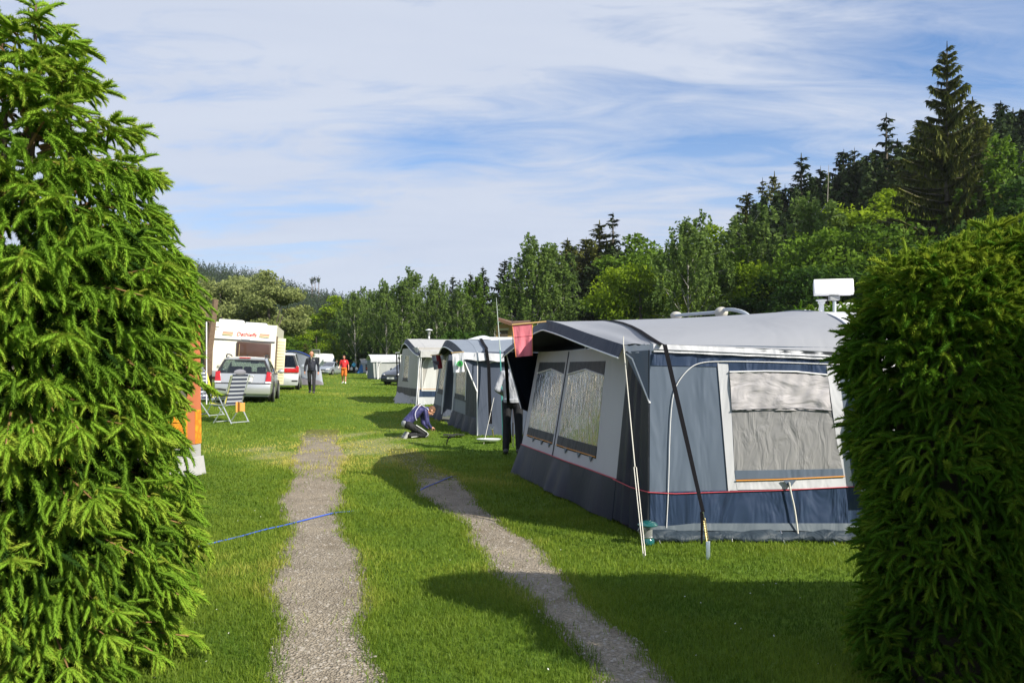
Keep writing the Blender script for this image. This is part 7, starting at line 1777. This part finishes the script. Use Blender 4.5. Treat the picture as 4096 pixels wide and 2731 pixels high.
# street lamp, cabin, garden gable, barbecue
lp = at(1716, 62); sl_ = thing('street_lamp', 'white street lamp with flat round hood above the beige awning', 'lamp', lp)
top = P(1716, 1316, 62); MB().tube([lp, V3(lp.x, lp.y, top.z - .55)], [.05, .04], 10).build('post', PIPW, sl_, world=True)
MB().lathe([(.05, -.55), (.08, -.46), (.13, -.28), (.14, -.12), (.08, -.10)], 18, top).build('globe', glassmat('lamp_glass', (.6, .62, .6), .3, .05, haze=.4), sl_, world=True)
MB().lathe([(.28, -.12), (.29, -.09), (.22, -.04), (.06, .0), (.0, .04)], 24, top).build('hood', mat('lamp_hood', (.62, .64, .66), .35), sl_, world=True); MB().lathe([(.05, -.75), (.07, -.73), (.07, -.60), (.05, -.55)], 12, top).build('collar', PIPW, sl_, world=True)
y = 44; cq = at(2040, y); ch = thing('cabin', 'yellow-brown wooden cabin with overhanging roof half hidden behind the pink flag', 'cabin', cq); WD = mat('cabin_wood', (.30, .19, .055), .7, var=.3, vscale=3); WDD = mat('cabin_dark', (.05, .035, .02), .8)
bx = MB(); bx.prism([P(1985, 1400, y), P(2095, 1400, y), P(2095, 1290, y), P(2035, 1292, y), P(1985, 1300, y)], V3(.6, 3, 0)); bx.build('wall', WD, ch, world=True)
MB().grid([[P(1990, 1278, y - .5), P(2045, 1297, y - .5), P(2120, 1292, y - .5)], [P(1990, 1274, y + 3.4), P(2048, 1290, y + 3.4), P(2120, 1286, y + 3.4)]]).build('roof', mat('cabin_roof', (.12, .06, .035), .8), ch, world=True, solid=.16, smooth=0)
MB().prism([P(1999, 1347, y - .05), P(2031, 1347, y - .05), P(2031, 1322, y - .05), P(1999, 1324, y - .05)], V3(0, -.05, 0)).build('window', WDD, ch, world=True)
MB().prism([P(1997, 1322, y - .05), P(2035, 1320, y - .05), P(2035, 1312, y - .05), P(1997, 1314, y - .05)], V3(0, -.06, 0)).build('sign_board', mat('board_pale', (.30, .28, .16), .7), ch, world=True)
y = 150; hq = at(1398, y); hs = thing('hut', 'low hut with pale pointed roof edge behind the red shirt man', 'hut', hq)
MB().prism([P(1380, 1492, y), P(1418, 1492, y), P(1418, 1450, y), P(1398, 1438, y), P(1380, 1448, y)], V3(0, 3, 0)).build('wall', WDD, hs, world=True)
MB().tube([P(1377, 1448, y - .2), P(1397, 1436, y - .2), P(1420, 1452, y - .2)], .12, 5).build('roof_edge', mat('fascia', (.60, .58, .45), .6), hs, world=True)
bq = at(1473, 95); bb = thing('barbecue', 'black kettle barbecue with red bowl standing before the far white awning', 'barbecue', bq)
MB().lathe([(.05, .55), (.25, .62), (.32, .80), (.32, .84)], 16).build('bowl', mat('bbq_red', (.30, .02, .02), .4), bb); MB().lathe([(.33, .85), (.30, 1.0), (.15, 1.1), (.0, 1.12)], 16).build('lid', BLACKP, bb)
for k in range(3): a = k * 2.09; MB().tube([(.12 * math.cos(a), .12 * math.sin(a), .6), (.32 * math.cos(a), .32 * math.sin(a), 0)], .02, 5).build('leg', PIPW, bb)
wb_ = at(1441, 117); s_ = thing('windbreak', 'small bright blue windbreak at the corner of the far white awning', 'windbreak', wb_)
MB().prism([V3(-.5, 0, 0), V3(.45, 0, 0), V3(.35, 0, 1.1), V3(.1, 0, 1.3)], (0, .03, 0)).build('cloth', fabric('blue_tarp', (.06, .22, .55), .6), s_)
h1 = at(1455, 150); hb = thing('bush', 'yellow-green rounded bush behind the far white awning', 'bush', h1); rg = np.random.default_rng(4)
C = rg.normal(size=(1500, 3)); C /= np.linalg.norm(C, axis=1, keepdims=True); C = C * (rg.random((1500, 1)) ** .3) * np.array([[3.4, 2, 1.9]]) + np.array([0, 0, 1.7]); V, Fc = leaves(C, .18 + .1 * rg.random(1500), rg)
np_mesh('foliage', V, Fc, [LF['bright']], hb, attrs={'rnd': np.repeat(rg.random(1500), 4)}); MB().tube([(0, 0, 0), (0, 0, 1.8)], [.12, .05], 6).build('stem', TRUNK, hb)

# clover heads scattered through the grass: nobody could count them
n = 150; yy = 4 + 12 * RNG.random(n) ** 1.6; xx = (RNG.random(n) * 1.3 - .62) * yy; ok = ~in_track(xx, yy, .05) & (vnoise(xx, yy, 1.3) > .05)
for p_ in NOGRASS: ok &= ~inpoly(xx, yy, p_)
xx, yy = xx[ok], yy[ok]; C = np.stack([xx, yy, gz(xx, yy) + .045 + .02 * RNG.random(len(xx))], -1); V, Fc = leaves(C, .005 + .003 * RNG.random(len(xx)), RNG, (0, -.6, 1.0))
o = np_mesh('clover_flowers', V, Fc, [mat('clover_white', (.70, .70, .64), .8)]); tag(o, 'tiny white clover heads sprinkled through the grass', 'flowers', kind='stuff')
# ---------------------------------------------------------------- thin summer air
def haze(density):
    z1 = 75.0
    hb = MB().box((50, 545, (z1 - 2) / 2), (2900, 1190, z1 + 2)).build('haze', None, None, smooth=0)
    m = bpy.data.materials.new('air'); m.use_nodes = True; N = m.node_tree.nodes; N.clear()
    o = N.new('ShaderNodeOutputMaterial'); v = N.new('ShaderNodeVolumePrincipled'); v.inputs['Density'].default_value = density
    v.inputs['Color'].default_value = (.88, .93, 1.0, 1); v.inputs['Anisotropy'].default_value = .2
    m.node_tree.links.new(v.outputs[0], o.inputs['Volume']); hb.data.materials.append(m); tag(hb, kind='stuff')
haze(.00013)
make_grass()
